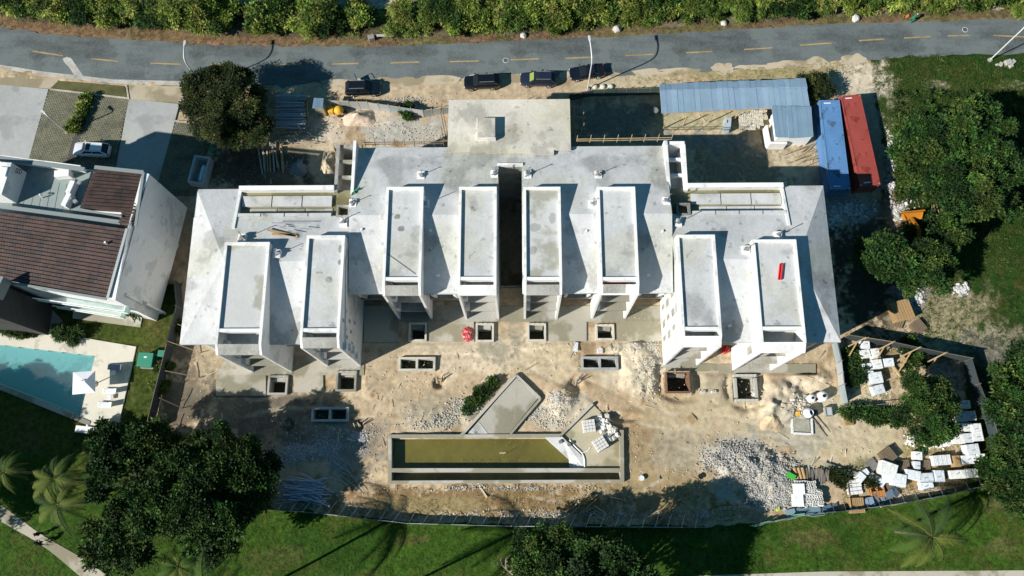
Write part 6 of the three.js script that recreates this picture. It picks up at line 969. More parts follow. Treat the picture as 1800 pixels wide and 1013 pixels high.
{ // on the roofs
  const p = P(497, 411, 11), t = thing('timber_planks', 'two tan planks crossed on the left wing roof', 'planks', [p.x, p.y, p.z]); for (const [a, b, c, d] of [[470, 404, 523, 416], [478, 411, 520, 414]]) partW('plank', bar(P(a, b, 10.95), P(c, d, 10.95), .26, .07), mt.wood, t);
  const b = thing('roof_lath', 'thin dark lath lying diagonally on the third tower roof', 'lath', P(706, 463, 11.95)); partW('lath_body', bar(P(680, 446, 11.97), P(730, 482, 11.97), .05, .03), mt.rawDark, b);
  const rb = thing('red_beam', 'red steel beam on the roof of the last tower', 'beam', P(1372, 478, 12.0)); partW('web', bar(P(1373.5, 464, 12.05), P(1370.5, 492, 12.05), .34, .1), mt.red, rb); for (const s of [-1, 1]) partW('flange', bar(P(1373.5 + s * 2.4, 464, 12.12), P(1370.5 + s * 2.4, 492, 12.12), .07, .2), mt.red, rb);
  const rt = thing('red_tarp', 'dark red sheet spread in the opening of the sixth tower', 'tarp', P(1083, 495, 9.3)); { const q = P(1081, 496, 10.9); partW('sheet', rbox(V(q.x - .05, 10.85, q.z), 3.0, .08, .75, .03), M(.34, .015, .02), rt); partW('fold', [0, 1, 2].map(k => rbox(V(q.x - 1.1 + k * .95, 10.92, q.z + .1), .75, .06, .25, .02, .1 * k)), M(.40, .02, .025), rt); partW('prop', [-1.3, 1.2].map(k => bar(V(q.x + k, 9.1, q.z), V(q.x + k, 10.85, q.z), .08)), mt.woodOld, rt); }
  const gc = thing('green_cloth', 'crumpled green net on the roof left of the third tower', 'cloth', P(624, 336, 10.6)); partW('fold', [...Array(12)].map((_, i) => obox(P(618 + (i * 7) % 13, 331 + (i * 5) % 11, 10.75 + (i % 3) * .1), .35, .06, .28, i, i * .7, i * .4)), M(.06, .26, .16), gc);
  const rc = thing('red_netting', 'bright red crumpled netting heap on the apron before the fourth tower', 'netting', P(822, 588).setY(0)), rg = rng(31); partW('fold', [...Array(70)].map(() => { const a = rg() * 6.28, r = Math.sqrt(rg()); return obox(P(822 + Math.cos(a) * r * 9, 588 + Math.sin(a) * r * 11, .15 + (1 - r) * .35), .38, .05, .28, rg() * 3, rg() * 2, rg() * 2); }), M(.70, .06, .08, { roughness: .7 }), rc); partW('pale_fold', [...Array(24)].map(() => { const a = rg() * 6.28, r = Math.sqrt(rg()); return obox(P(821 + Math.cos(a) * r * 9, 590 + Math.sin(a) * r * 10, .3 + (1 - r) * .3), .3, .04, .2, rg() * 3, rg() * 2, rg() * 2); }), M(.75, .38, .36), rc);
  const rr2 = thing('red_netting', 'small red netting heap at the foot of the last tower', 'netting', P(1275, 617).setY(0)); partW('fold', [...Array(22)].map(() => obox(P(1268 + rg() * 12, 611 + rg() * 10, .2 + rg() * .4), .45, .05, .35, rg() * 3, rg() * 2, rg() * 2)), M(.60, .04, .05), rr2);
  const lm = thing('slab_offcut', 'leaning pale slab below the apron in front of the fifth tower', 'slab', P(1011, 610).setY(0)); partW('slab_body', obox(P(1012, 610, .25), .55, .08, 1.2, -.12, -.2), mt.wrap, lm); partW('prop_stick', bar(P(1003, 630, .05), P(1006, 604, .5), .05), mt.rawDark, lm);
  const ws = thing('cement_sack', 'pale lilac sack on the sand above the grey planter box', 'sack', P(1055, 617).setY(0)); partW('sack_body', rbox(P(1055, 617, .15), .75, .3, .7, .12), M(.58, .54, .55, { map: Tx.plaster }), ws); partW('tie', obox(P(1055, 612, .3), .3, .06, .12), mt.wrap, ws);
  const bb = thing('blue_bag', 'bright blue bags on the rubble field', 'bag', P(1337, 828).setY(0)); partW('bag_body', [rbox(P(1338, 823, .5), .5, .35, .55, .15, .4), rbox(P(1336, 832, .45), .6, .3, .5, .14, .9)], M(.03, .18, .52), bb); partW('torn_edge', [rbox(P(1333, 835, .5), .4, .12, .3, .05), rbox(P(1331, 831, .5), .3, .1, .3, .04)], M(.55, .35, .5), bb);
  const wb = thing('white_sacks', 'three white sacks on the rubble left of the blue bags', 'sacks', P(1319, 826).setY(0)); for (const [x, y] of [[1318, 822], [1324, 832], [1320, 837]]) partW('sack', rbox(P(x, y, .45), .75, .35, .6, .15, x), mt.wrap, wb);
  const bx = thing('green_bag', 'small lime green bag at the rubble edge by the fence', 'bag', P(1368, 896).setY(0)); partW('bag_body', rbox(P(1368, 896, .2), .5, .25, .4, .1, .3), M(.36, .5, .06), bx); partW('knot', rbox(P(1370, 893, .35), .15, .12, .15, .05), M(.4, .55, .1), bx);
  const tr = thing('timber_trestle', 'pale timber pole sticking up from a block beside the basin south side', 'post', P(1018, 882).setY(0)); partW('pole', bar(P(985, 912, .1), P(1016, 884, 1.4), .08), mt.woodPale, tr); partW('head_block', rbox(P(1018, 882, 1.4), .35, .3, .35, .06), mt.woodPale, tr); partW('rail', bar(P(993, 893, .3), P(1046, 894, .3), .06), mt.woodPale, tr);
  for (const [x, y, l, m] of [[1127, 841, 'round cream stone cap on the earth below the basin corner', mt.wrap], [1231, 838, 'round black bucket lid at the left edge of the rubble field', mt.black]]) { const q = P(x, y), o = thing('bucket', l, 'bucket', [q.x, 0, q.z]); mesh('bucket_body', cyl(V(0, 0, 0), .26, .3, .4, 18), m, o); mesh('rim', (() => { const g = new THREE.TorusGeometry(.3, .025, 6, 20); g.rotateX(Math.PI / 2); g.translate(0, .4, 0); return g; })(), m, o); }
  const wbox = P(1280, 216, 1.2), wt = thing('water_trough', 'pale blue-grey upright tank left of the cream block heap', 'tank', [wbox.x, 0, wbox.z], -.15); mesh('tank_body', rbox(V(0, .6, 0), .85, 1.2, 1.7, .06), M(.40, .46, .50, { map: Tx.metal }), wt); mesh('hatch', obox(V(-.1, 1.215, -.2), .12, .03, .4), mt.dark, wt);
  const db = P(1150, 200), dt = thing('oil_drum', 'grey barrel in the shaded yard left of the open shed', 'barrel', [db.x, 0, db.z]); mesh('barrel_body', cyl(V(0, 0, 0), .4, .42, 1.0, 18), mt.steel, dt); mesh('lid', cyl(V(0, 1.0, 0), .36, .36, .03, 18), mt.rawDark, dt);
  // three pale domes behind the dark panel fence
  for (const [x, i] of [[1046, 0], [1060, 1], [1074, 2]]) { const q = P(x, 153), o = thing('concrete_ball', ['left', 'middle', 'right'][i] + ' of three pale round stones at the foot of the street lamp', 'stone', [q.x, 0, q.z]); mesh('dome', (() => { const g = new THREE.SphereGeometry(.42, 18, 9, 0, 6.2832, 0, 1.571); return g; })(), M(.50, .50, .42, { map: Tx.raw }), o); mesh('foot_ring', cyl(V(0, 0, 0), .46, .44, .06, 18), mt.raw, o); }
  const lb = P(1770, 112), lf = thing('concrete_footing', 'broken grey footing blocks lying by the right street lamp', 'concrete block', [lb.x, 0, lb.z], .3); for (const [x, z, s, a] of [[0, 0, .9, 0], [.7, .1, .7, .4], [-.9, -.1, .55, .8], [.2, .55, .6, .2], [-1.4, -.2, .4, 0]]) mesh('chunk', rbox(V(x, s * .3, z), s, s * .6, s * .8, .06, a), mt.slabC, lf);
  const cs = thing('cable_stay', 'thin pale wooden rod leaning on the sand left of the diamond platform tip', 'rod', P(925, 645).setY(0)); partW('rod_body', bar(P(922, 652, .1), P(941, 640, .5), .05), mt.woodOld, cs);
}
{ // bench-like stop in the thicket edge
  const p = P(668, 66), t = thing('roadside_bench', 'pale beam seat and grey block at the thicket edge above the road', 'bench', [p.x, 0, p.z]); mesh('beam', rbox(V(.6, .5, 0), 2.1, .12, .35, .03), mt.slabC, t); for (const x of [-.3, 1.5]) mesh('support', box(x - .1, x + .1, 0, .44, -.15, .15), mt.raw, t); mesh('block', rbox(V(-1.1, .4, .3), .9, .8, .7, .1, .3), M(.30, .28, .27, { map: Tx.raw }), t);
}
// ---------------------------------------------------------------- trees and plants
function clumpGeo(n, rad, len, wid, seed, strap = 0) {      // a spray of single leaves
  const rg = rng(seed), pos = [];
  for (let i = 0; i < n; i++) {
    const th = rg() * 6.2832, ph = Math.acos(1 - 2 * rg()), r = rad * Math.cbrt(rg()), c = V(Math.sin(ph) * Math.cos(th) * r, Math.cos(ph) * r * .8, Math.sin(ph) * Math.sin(th) * r);
    const out = c.clone().normalize().add(V(rg() - .5, rg() * .5 - .1 - strap * .3, rg() - .5).multiplyScalar(1.2)).normalize(), nrm = V(rg() - .5, 1.1, rg() - .5).normalize(), side = new THREE.Vector3().crossVectors(out, nrm).normalize(), up = new THREE.Vector3().crossVectors(side, out).normalize();
    const L = len * (.7 + rg() * .6), w = wid * (.7 + rg() * .6), m = c.clone().addScaledVector(out, L * .45).addScaledVector(up, -.02), t = c.clone().addScaledVector(out, L).addScaledVector(up, -L * .18), a = m.clone().addScaledVector(side, w / 2).addScaledVector(up, w * .12), b = m.clone().addScaledVector(side, -w / 2).addScaledVector(up, w * .12);
    for (const v of [c, a, m, a, t, m, c, m, b, m, t, b]) pos.push(v.x, v.y, v.z);
  }
  const g = new THREE.BufferGeometry(); g.setAttribute('position', new THREE.Float32BufferAttribute(pos, 3)); g.computeVertexNormals(); g.setAttribute('uv', new THREE.Float32BufferAttribute(new Float32Array(pos.length / 3 * 2), 2)); return g;
}
const clumps = { broad: [1, 2].map(s => clumpGeo(26, .46, .30, .17, s)), fine: [3, 4].map(s => clumpGeo(34, .42, .22, .10, s)), strap: [5, 6].map(s => clumpGeo(24, .36, .46, .11, s, 1)) };
const leafM = new THREE.MeshPhysicalMaterial({ color: 0xffffff, roughness: .62, side: THREE.DoubleSide, transmission: .22, thickness: 0, specularIntensity: .35 });
const leafPlain = new THREE.MeshPhysicalMaterial({ color: 0xffffff, roughness: .8, specularIntensity: .25, side: THREE.DoubleSide });
function crown(parent, name, lobes, n, geo, tones, seed, o = {}) {
  const rg = rng(seed), L = [], tot = lobes.reduce((s, l) => s + l[3] * l[3], 0); let guard = 0;
  while (L.length < n && guard++ < n * 12) {
    let k = rg() * tot, l = lobes[0]; for (l of lobes) { k -= l[3] * l[3]; if (k < 0) break; }
    const th = rg() * 6.2832, cy = 1 - 1.55 * rg(), sy = Math.sqrt(Math.max(0, 1 - cy * cy)), d = V(sy * Math.cos(th), cy, sy * Math.sin(th)), gap = fbm(d.x * 2.2 + l[0] + seed, d.z * 2.2 + d.y * 2 + l[2], 3);
    if (gap < .34) continue;
    const r = l[3] * (.62 + .46 * Math.pow(rg(), .6)) * (.86 + .3 * gap), y = l[1] + d.y * r * (l[4] || .8);
    if (y < (o.floor ?? .15)) continue;
    L.push([l[0] + d.x * r, y, l[2] + d.z * r, .65 + rg() * .7, Math.floor((rg() < .7 ? (l[5] ?? rg()) : rg()) * tones.length), .7 + .6 * ((l[5] ?? .5) * 7 % 1)]);
  }
  const m = new THREE.InstancedMesh(geo, o.mat || leafM, L.length), d = new THREE.Object3D(), c = new THREE.Color();
  L.forEach(([x, y, z, s, t, gp], i) => { d.position.set(x, y, z); d.rotation.set((rg() - .5) * 1.0, rg() * 6.3, (rg() - .5) * 1.0); d.scale.setScalar(s * (o.scale || 1)); d.updateMatrix(); m.setMatrixAt(i, d.matrix); const v = (.5 + rg() * rg() * 1.6) * gp, tt = tones[t]; m.setColorAt(i, c.setRGB(tt[0] * v, tt[1] * v, tt[2] * v)); });
  m.name = name; m.castShadow = m.receiveShadow = true; m.userData.kind = 'stuff'; parent.add(m); return m;
}
const tones = {
  deep: [[.027, .070, .011], [.019, .052, .010], [.042, .094, .013], [.054, .090, .016]], mid: [[.030, .080, .012], [.023, .062, .011], [.048, .100, .016], [.020, .052, .011]], wood: [[.034, .092, .016], [.024, .068, .013], [.058, .118, .020], [.018, .052, .011], [.075, .115, .022]], fresh: [[.16, .235, .034], [.110, .185, .030], [.22, .28, .050], [.065, .12, .022], [.25, .27, .062]], olive: [[.046, .066, .014], [.030, .050, .011], [.070, .086, .020], [.022, .038, .010]],
};
function tree(label, px, py, hc, rx, o = {}) {
  const c = P(px, py, hc), t = thing(o.name || 'tree', label, o.cat || 'tree', [c.x, 0, c.z], 0, o.group), rg = rng(px * 7 + py * 3 | 0), lobes = [], nl = Math.round((o.lobes || 9) * 1.8), th = hc - rx * .3;
  const cr0 = Math.min(1.0, rx * .36), ncl = Math.max(6, Math.round(rx * rx * 3.4)), sd = px * .37 + py * .11;
  for (let i = 0; i < ncl; i++) {                      // small leaf clusters over an uneven dome, some hanging out, some missing
    const a = i * 2.39996 + rg() * .5, edge = .70 + .58 * fbm(Math.cos(a) * 1.6 + sd, Math.sin(a) * 1.6 + 7, 3), k = Math.min(1.08, Math.sqrt((i + .5) / ncl) * 1.02), d = k * rx * edge, r = cr0 * (.42 + .62 * rg());
    if (rg() < (o.miss ?? .20)) continue;
    lobes.push([Math.cos(a) * d, hc + rx * .42 * (Math.sqrt(Math.max(0, 1 - k * k * .92)) - .45) + (rg() - .62) * rx * .34 + (fbm(Math.cos(a) * d * .5 + sd, Math.sin(a) * d * .5, 2) - .5) * rx * .55, Math.sin(a) * d, r, .8, rg()]);
  }
  const g = [], base = V(0, -.1, 0), fork = V((rg() - .5) * .5, th * .5, (rg() - .5) * .5), r0 = .10 + rx * .035;
  g.push(bar(base, fork, r0 * 1.5, r0 * 2, true));
  for (const l of lobes.filter((_, i) => i % Math.max(1, Math.floor(lobes.length / 11)) === 0)) { const e = V(l[0] * .8, l[1] - l[3] * .1, l[2] * .8), m = fork.clone().lerp(e, .55).add(V(0, rx * .08, 0)); g.push(bar(fork, m, r0 * .7, r0 * 1.0, true), bar(m, e, r0 * .3, r0 * .7, true)); }
  mesh('trunk', g, o.trunk || mt.trunk, t);
  const geo = clumps[o.leaf || 'broad'][px & 1]; crown(t, 'crown', lobes, o.n || Math.round(rx * rx * 62), geo, tones[o.tone || 'deep'], px * 13 + py, { gap: o.gap, scale: o.scale, floor: o.floor }); return t;
}
// big trees at the lower left, over the path and fence
[[212, 815, 6.5, 4.6, 'dense dark tree nearest the pool deck in the lower left group', 'mid'], [300, 872, 7.5, 4.9, 'dark tree in the middle of the lower left group, above the path bend', 'deep'], [388, 815, 6.5, 4.2, 'dark tree at the upper right of the lower left group, shading the grey gravel', 'deep'], [368, 915, 7, 4.4, 'dark tree lowest right of the lower left group beside the lawn', 'mid'], [448, 838, 5.6, 3.4, 'dark tree at the right end of the lower left group over the pipe heap', 'deep'], [208, 948, 5.2, 4.0, 'round blackish green tree beside the path with the cyclist', 'deep'], [268, 790, 5.5, 3.6, 'dark tree between pool deck corner and the big group', 'deep']].forEach(([x, y, h, r, l, tn]) => tree(l, x, y, h, r * .86, { tone: tn, miss: .30 }));
// tree between villa court and yard
tree('large olive tree between the villa court and the construction yard', 388, 178, 5.2, 5.0, { tone: 'olive', leaf: 'fine', lobes: 15, n: 2000, gap: .42 }); tree('lower dark part-shaded tree behind the olive tree, over the shaded yard', 428, 222, 3.6, 3.0, { tone: 'olive', leaf: 'fine', lobes: 8 });
// the wood on the right
[[1640, 262, 6, 4.6, 'leafy tree at the west edge of the right wood beside the red container'], [1716, 238, 7, 4.6, 'tallest leafy tree at the top of the right wood'], [1700, 322, 6.5, 4.4, 'broad leafy tree in the middle of the right wood'], [1628, 304, 4.8, 2.6, 'leafy tree low at the left of the right wood above the excavator'], [1745, 300, 6, 3.4, 'shaded tree at the right side of the right wood'], [1553, 452, 5, 2.8, 'leafy tree left of the excavator, edge of the dark hollow'], [1628, 466, 5, 2.8, 'leafy tree below the excavator'], [1668, 418, 4.5, 2.2, 'small leafy tree right of the excavator'], [1600, 472, 4.2, 2.4, 'small leafy tree south of the excavator trees']].forEach(([x, y, h, r, l]) => tree(l, x, y, h, r, { tone: 'wood', lobes: 12, gap: .45 }));
tree('round leafy tree between the pale pallets and the block column', 1630, 716, 3.6, 3.6, { tone: 'wood', leaf: 'fine', n: 1000 });
[[1796, 712, 5, 3.2, 'tree at the right edge beside the east fence'], [1803, 790, 5, 3.2, 'tree at the right edge below the first one'], [1788, 840, 5, 2.8, 'tree at the right edge hanging over the wrapped pallets'], [1808, 874, 4.5, 2.8, 'lowest tree at the right edge above the lawn'], [1795, 650, 4, 2.4, 'small tree at the right edge in shadow of the bare ground']].forEach(([x, y, h, r, l]) => tree(l, x, y, h, r, { tone: 'wood', lobes: 10, gap: .44 }));
tree('green tree at the bottom edge right of the bare white tree', 970, 990, 5, 3.8, { tone: 'wood', lobes: 13, gap: .47 }); tree('tree below the bottom edge, casting the broad shadow on the lawn', 1065, 1055, 10, 5.4, { tone: 'mid', lobes: 11 });
[[-320, 790, 9, 4.6, 'tree beyond the left edge shading the pool'], [-235, 835, 9, 5.0, 'tree beyond the left edge shading the lawn below the pool'], [-250, 915, 9, 5.0, 'tree beyond the left edge shading the grass above the path']].forEach(([x, y, h, r, l]) => tree(l, x, y, h, r, { tone: 'deep', lobes: 9, n: 1100 }));
tree('dark bush behind the end of the blue shed roof', 1434, 152, 1.8, 2.0, { tone: 'olive', leaf: 'fine', lobes: 7, name: 'bush', cat: 'bush' });
// shrubs
const bush = (label, x, y, h, r, tone = 'mid', leaf = 'broad', name = 'bush', group) => tree(label, x, y, h, r, { tone, leaf, lobes: 7, name, cat: 'bush', n: Math.round(r * r * 70 + 20), floor: .05, group });
[[868, 672, .4, 'first'], [858, 680, .55, 'second'], [847, 690, .65, 'third'], [838, 698, .6, 'fourth'], [832, 709, .5, 'fifth'], [822, 721, .4, 'sixth']].forEach(([x, y, r, n]) => bush(n + ' weed clump from the top along the left edge of the diamond platform', x, y, .25, r, 'wood', 'fine')); bush('weeds at the left edge of the pale pallet group', 1505, 655, .5, 1.6, 'wood', 'fine'); bush('weeds at the top of the pale pallet group by the panels', 1500, 630, .4, 1.3, 'deep', 'fine'); [[1490, 726, .9, 'first'], [1508, 724, .8, 'second'], [1527, 730, 1.0, 'third'], [1547, 728, .9, 'fourth'], [1565, 733, .9, 'fifth']].forEach(([x, y, r, n]) => bush(n + ' low shrub from the left between the two rail fences', x, y, .4, r, 'wood', 'fine')); bush('weeds around the grey timber frame', 1606, 625, .5, 1.6, 'mid', 'fine'); bush('weeds among the stones left of the slab row', 1640, 770, .5, 1.5, 'mid', 'fine'); bush('weeds by the plank end and dark sheets', 1475, 837, .4, 1.0, 'olive', 'fine'); bush('weeds on the grass between white bales', 1530, 850, .2, .9, 'olive', 'fine'); bush('small weed clump at the foot of the yard fence', 716, 194, .5, 1.1, 'mid', 'fine');
bush('shrub beside the small green box at the dark fence', 288, 648, .7, .9, 'fresh', 'fine'); bush('climbing shrub along the dark fence, lower one', 280, 680, .7, .8, 'fresh', 'fine'); bush('climbing shrub along the dark fence, upper one', 316, 575, .5, .7, 'olive', 'fine'); bush('dark shrub by the terrace step of the villa', 118, 586, .8, 1.3, 'deep', 'strap'); bush('shrub at the south corner of the pool deck', 178, 762, .8, 1.4, 'mid', 'broad'); bush('shrub at the south end of the villa lawn', 222, 775, 1.0, 1.8, 'mid', 'broad');
for (let k = 0; k < 5; k++) bush(['first', 'second', 'third', 'fourth', 'fifth'][k] + ' clipped hedge piece from the road between the two paved bays', 152 - k * 6.2, 173 + k * 13.5, .6, .55, 'fresh', 'fine', 'hedge');
for (let k = 0; k < 4; k++) bush(['first', 'second', 'third', 'fourth'][k] + ' dark hedge tuft from the left below the garden wall', 4 + k * 14, 572 + k * 4, .5, .75, 'deep', 'strap', 'hedge');
{ const p = P(247, 540), t = thing('potted_palm', 'strap-leaved garden plant on the villa terrace corner', 'plant', [p.x, .1, p.z]); mesh('stem', cyl(V(0, 0, 0), .1, .07, 1.2, 8), mt.trunk, t); crown(t, 'foliage', [[0, 1.6, 0, 1.0, .8], [.4, 1.2, .5, .7, .8]], 46, clumps.strap[0], tones.mid, 5, { scale: 1.5, gap: .2 }); }
// thicket along the north side of the road
{
  const ord = ['first', 'second', 'third', 'fourth', 'fifth', 'sixth', 'seventh', 'eighth', 'ninth', 'tenth', 'eleventh', 'twelfth', 'thirteenth', 'fourteenth', 'fifteenth', 'sixteenth', 'seventeenth', 'eighteenth', 'nineteenth', 'twentieth', 'twenty-first', 'twenty-second', 'twenty-third', 'twenty-fourth', 'twenty-fifth', 'twenty-sixth', 'twenty-seventh', 'twenty-eighth', 'twenty-ninth', 'thirtieth', 'thirty-first', 'thirty-second', 'thirty-third', 'thirty-fourth', 'thirty-fifth', 'thirty-sixth', 'thirty-seventh', 'thirty-eighth', 'thirty-ninth', 'fortieth', 'forty-first', 'forty-second', 'forty-third', 'forty-fourth', 'forty-fifth', 'forty-sixth', 'forty-seventh', 'forty-eighth', 'forty-ninth', 'fiftieth'];
  const rg = rng(44); let k = 0;
  for (let x = -20; x < 1840; x += 36 + rg() * 16) { if (x > 632 && x < 690) continue; const yy = polyline(roadTop, x) - (x < 600 ? 44 : 44) - rg() * 14; tree(ord[k++] + ' yellow-green bush from the left in the front row of the roadside thicket', x, yy, 1.4 + rg() * .6, 1.5 + rg() * .9, { tone: rg() < .85 ? 'fresh' : 'mid', leaf: rg() < .5 ? 'strap' : 'broad', lobes: 8, name: 'bush', cat: 'bush', n: 330, gap: .40, floor: .1, group: 'bushes of the front row along the road' }); }
  k = 0;
  for (let x = -30; x < 1850; x += 46 + rg() * 16) { const yy = polyline(roadTop, x) - 70 - rg() * 14; if (yy < -46 || (x > 380 && x < 930 && rg() < .7)) { continue; } tree(ord[k++] + ' green bush from the left in the back row of the roadside thicket', x, yy, 2.1 + rg() * .6, 2.3 + rg() * .7, { tone: rg() < .7 ? 'fresh' : 'mid', leaf: rg() < .5 ? 'strap' : 'broad', lobes: 8, name: 'bush', cat: 'bush', n: 330, gap: .40, floor: .1, group: 'bushes of the back row along the road' }); }
}
// palms
function frondGeo(len, droop, seed) {
  const rg = rng(seed), pos = [], n = 46, at = (s) => V(len * s * (1 - .12 * s * s), len * (.42 * s - droop * s * s), 0), pts = [];
  const tri = (a, b, c) => pos.push(a.x, a.y, a.z, b.x, b.y, b.z, c.x, c.y, c.z);
  for (let i = 0; i < n; i++) { const s = .12 + .88 * i / n, p = at(s), d = at(Math.min(1, s + .02)).sub(at(s - .02)).normalize(), L = len * .23 * Math.sin(Math.PI * (.16 + .80 * s)) * (.9 + rg() * .2);
    for (const q of [-1, 1]) { const o = V(0, -.22 - rg() * .35, q).addScaledVector(d, .75).normalize(), e = p.clone().addScaledVector(o, L), w = d.clone().multiplyScalar(.023), m = p.clone().lerp(e, .5).add(V(0, .05, 0)); tri(p.clone().sub(w), m.clone().add(w), m.clone().sub(w)); tri(p.clone().sub(w), p.clone().add(w), m.clone().add(w)); tri(m.clone().sub(w), m.clone().add(w), e); } }
  for (let i = 0; i <= 8; i++) pts.push(at(i / 8)); const rch = prep(tube(pts, .035, 10, 5));
  const g = new THREE.BufferGeometry(); g.setAttribute('position', new THREE.Float32BufferAttribute(pos, 3)); g.computeVertexNormals(); return merged([g, rch]);
}
const fronds = [frondGeo(3.9, .72, 1), frondGeo(3.7, .95, 2), frondGeo(3.3, 1.2, 3)].map(g => Object.assign(g, { userData: { ready: true } }));
const frondM = [[.046, .090, .008], [.095, .120, .014], [.026, .058, .007]].map(c => M(...c, { side: THREE.DoubleSide, roughness: .9 }));
function palm(label, bx, by, h, lean, n, seed, s = 1) { s *= 1.18;
  const b = P(bx, by), t = thing('coconut_palm', label, 'palm tree', [b.x, 0, b.z]), rg = rng(seed), top = V(lean[0], h, lean[1]);
  mesh('trunk', tube([V(0, -.2, 0), V(lean[0] * .2, h * .4, lean[1] * .2), V(lean[0] * .6, h * .75, lean[1] * .6), top], .15, 24, 8), M(.24, .20, .15, { map: Tx.wood, bump: .03 }), t);
  for (let i = 0; i < n; i++) { const f = new THREE.Mesh(fronds[i % 3], frondM[Math.floor(rg() * 3)]); f.name = 'frond'; f.position.copy(top); f.rotation.set(0, i * 2.39996 + rg() * .3, (rg() - .35) * .75, 'YXZ'); f.scale.setScalar(s * (.85 + rg() * .3)); f.castShadow = f.receiveShadow = true; t.add(f); }
  mesh('coconut', [0, 1, 2, 3, 4].map(k => { const g = new THREE.SphereGeometry(.14, 10, 8); g.translate(top.x + Math.cos(k * 1.3) * .25, top.y - .2, top.z + Math.sin(k * 1.3) * .25); return g; }), M(.16, .14, .03), t);
}
palm('coconut palm standing alone on the lawn at the lower right', 1575, 935, 7.0, [.6, .3], 15, 3, 1.0);
palm('coconut palm cut by the bottom edge whose long shadow crosses the lawn', 444, 1044, 12, [-.4, -.3], 16, 5, 1.1);
palm('second coconut palm at the bottom edge, right of the first', 664, 1056, 12, [0, .4], 16, 7, 1.1);
palm('upper coconut palm beside the path in the lower left', 150, 845, 6.0, [-.2, 0], 14, 9, .72); palm('lower coconut palm beside the path in the lower left', 152, 884, 5.5, [-.3, .2], 15, 11, .78); palm('coconut palm at the left edge in deep shade', 62, 832, 6, [0, 0], 13, 13, .6); palm('young coconut palm under the dark trees at the bottom', 335, 990, 3.2, [0, .1], 12, 15, .62);
// bare white tree at the bottom
{ const b = P(905, 1010), t = thing('bare_tree', 'leafless white tree at the bottom edge on the lawn', 'tree', [b.x, 0, b.z]), g = [], rg = rng(3); const grow = (p, d, L, r, k) => { const e = p.clone().addScaledVector(d, L); g.push(bar(p, e, r, r * 1.4, true)); if (k) for (let i = 0; i < (k > 2 ? 3 : 2); i++) grow(e, d.clone().add(V((rg() - .5) * 1.5, (rg() - .2) * .5, (rg() - .5) * 1.5)).normalize(), L * (.6 + rg() * .25), r * .62, k - 1); }; const tip = V(-.1, 1, -.05).normalize(); g.push(bar(V(0, -.1, 0), V(-.15, 1.8, -.1), .2, .26, true)); mesh('trunk', g.splice(0), M(.52, .47, .38, { map: Tx.wood }), t); grow(V(-.15, 1.8, -.1), V(-.5, .8, -.45).normalize(), 1.5, .15, 4); grow(V(-.15, 1.8, -.1), V(.4, .9, -.1).normalize(), 1.2, .14, 4); mesh('branches', g, M(.52, .47, .38, { map: Tx.wood }), t); }
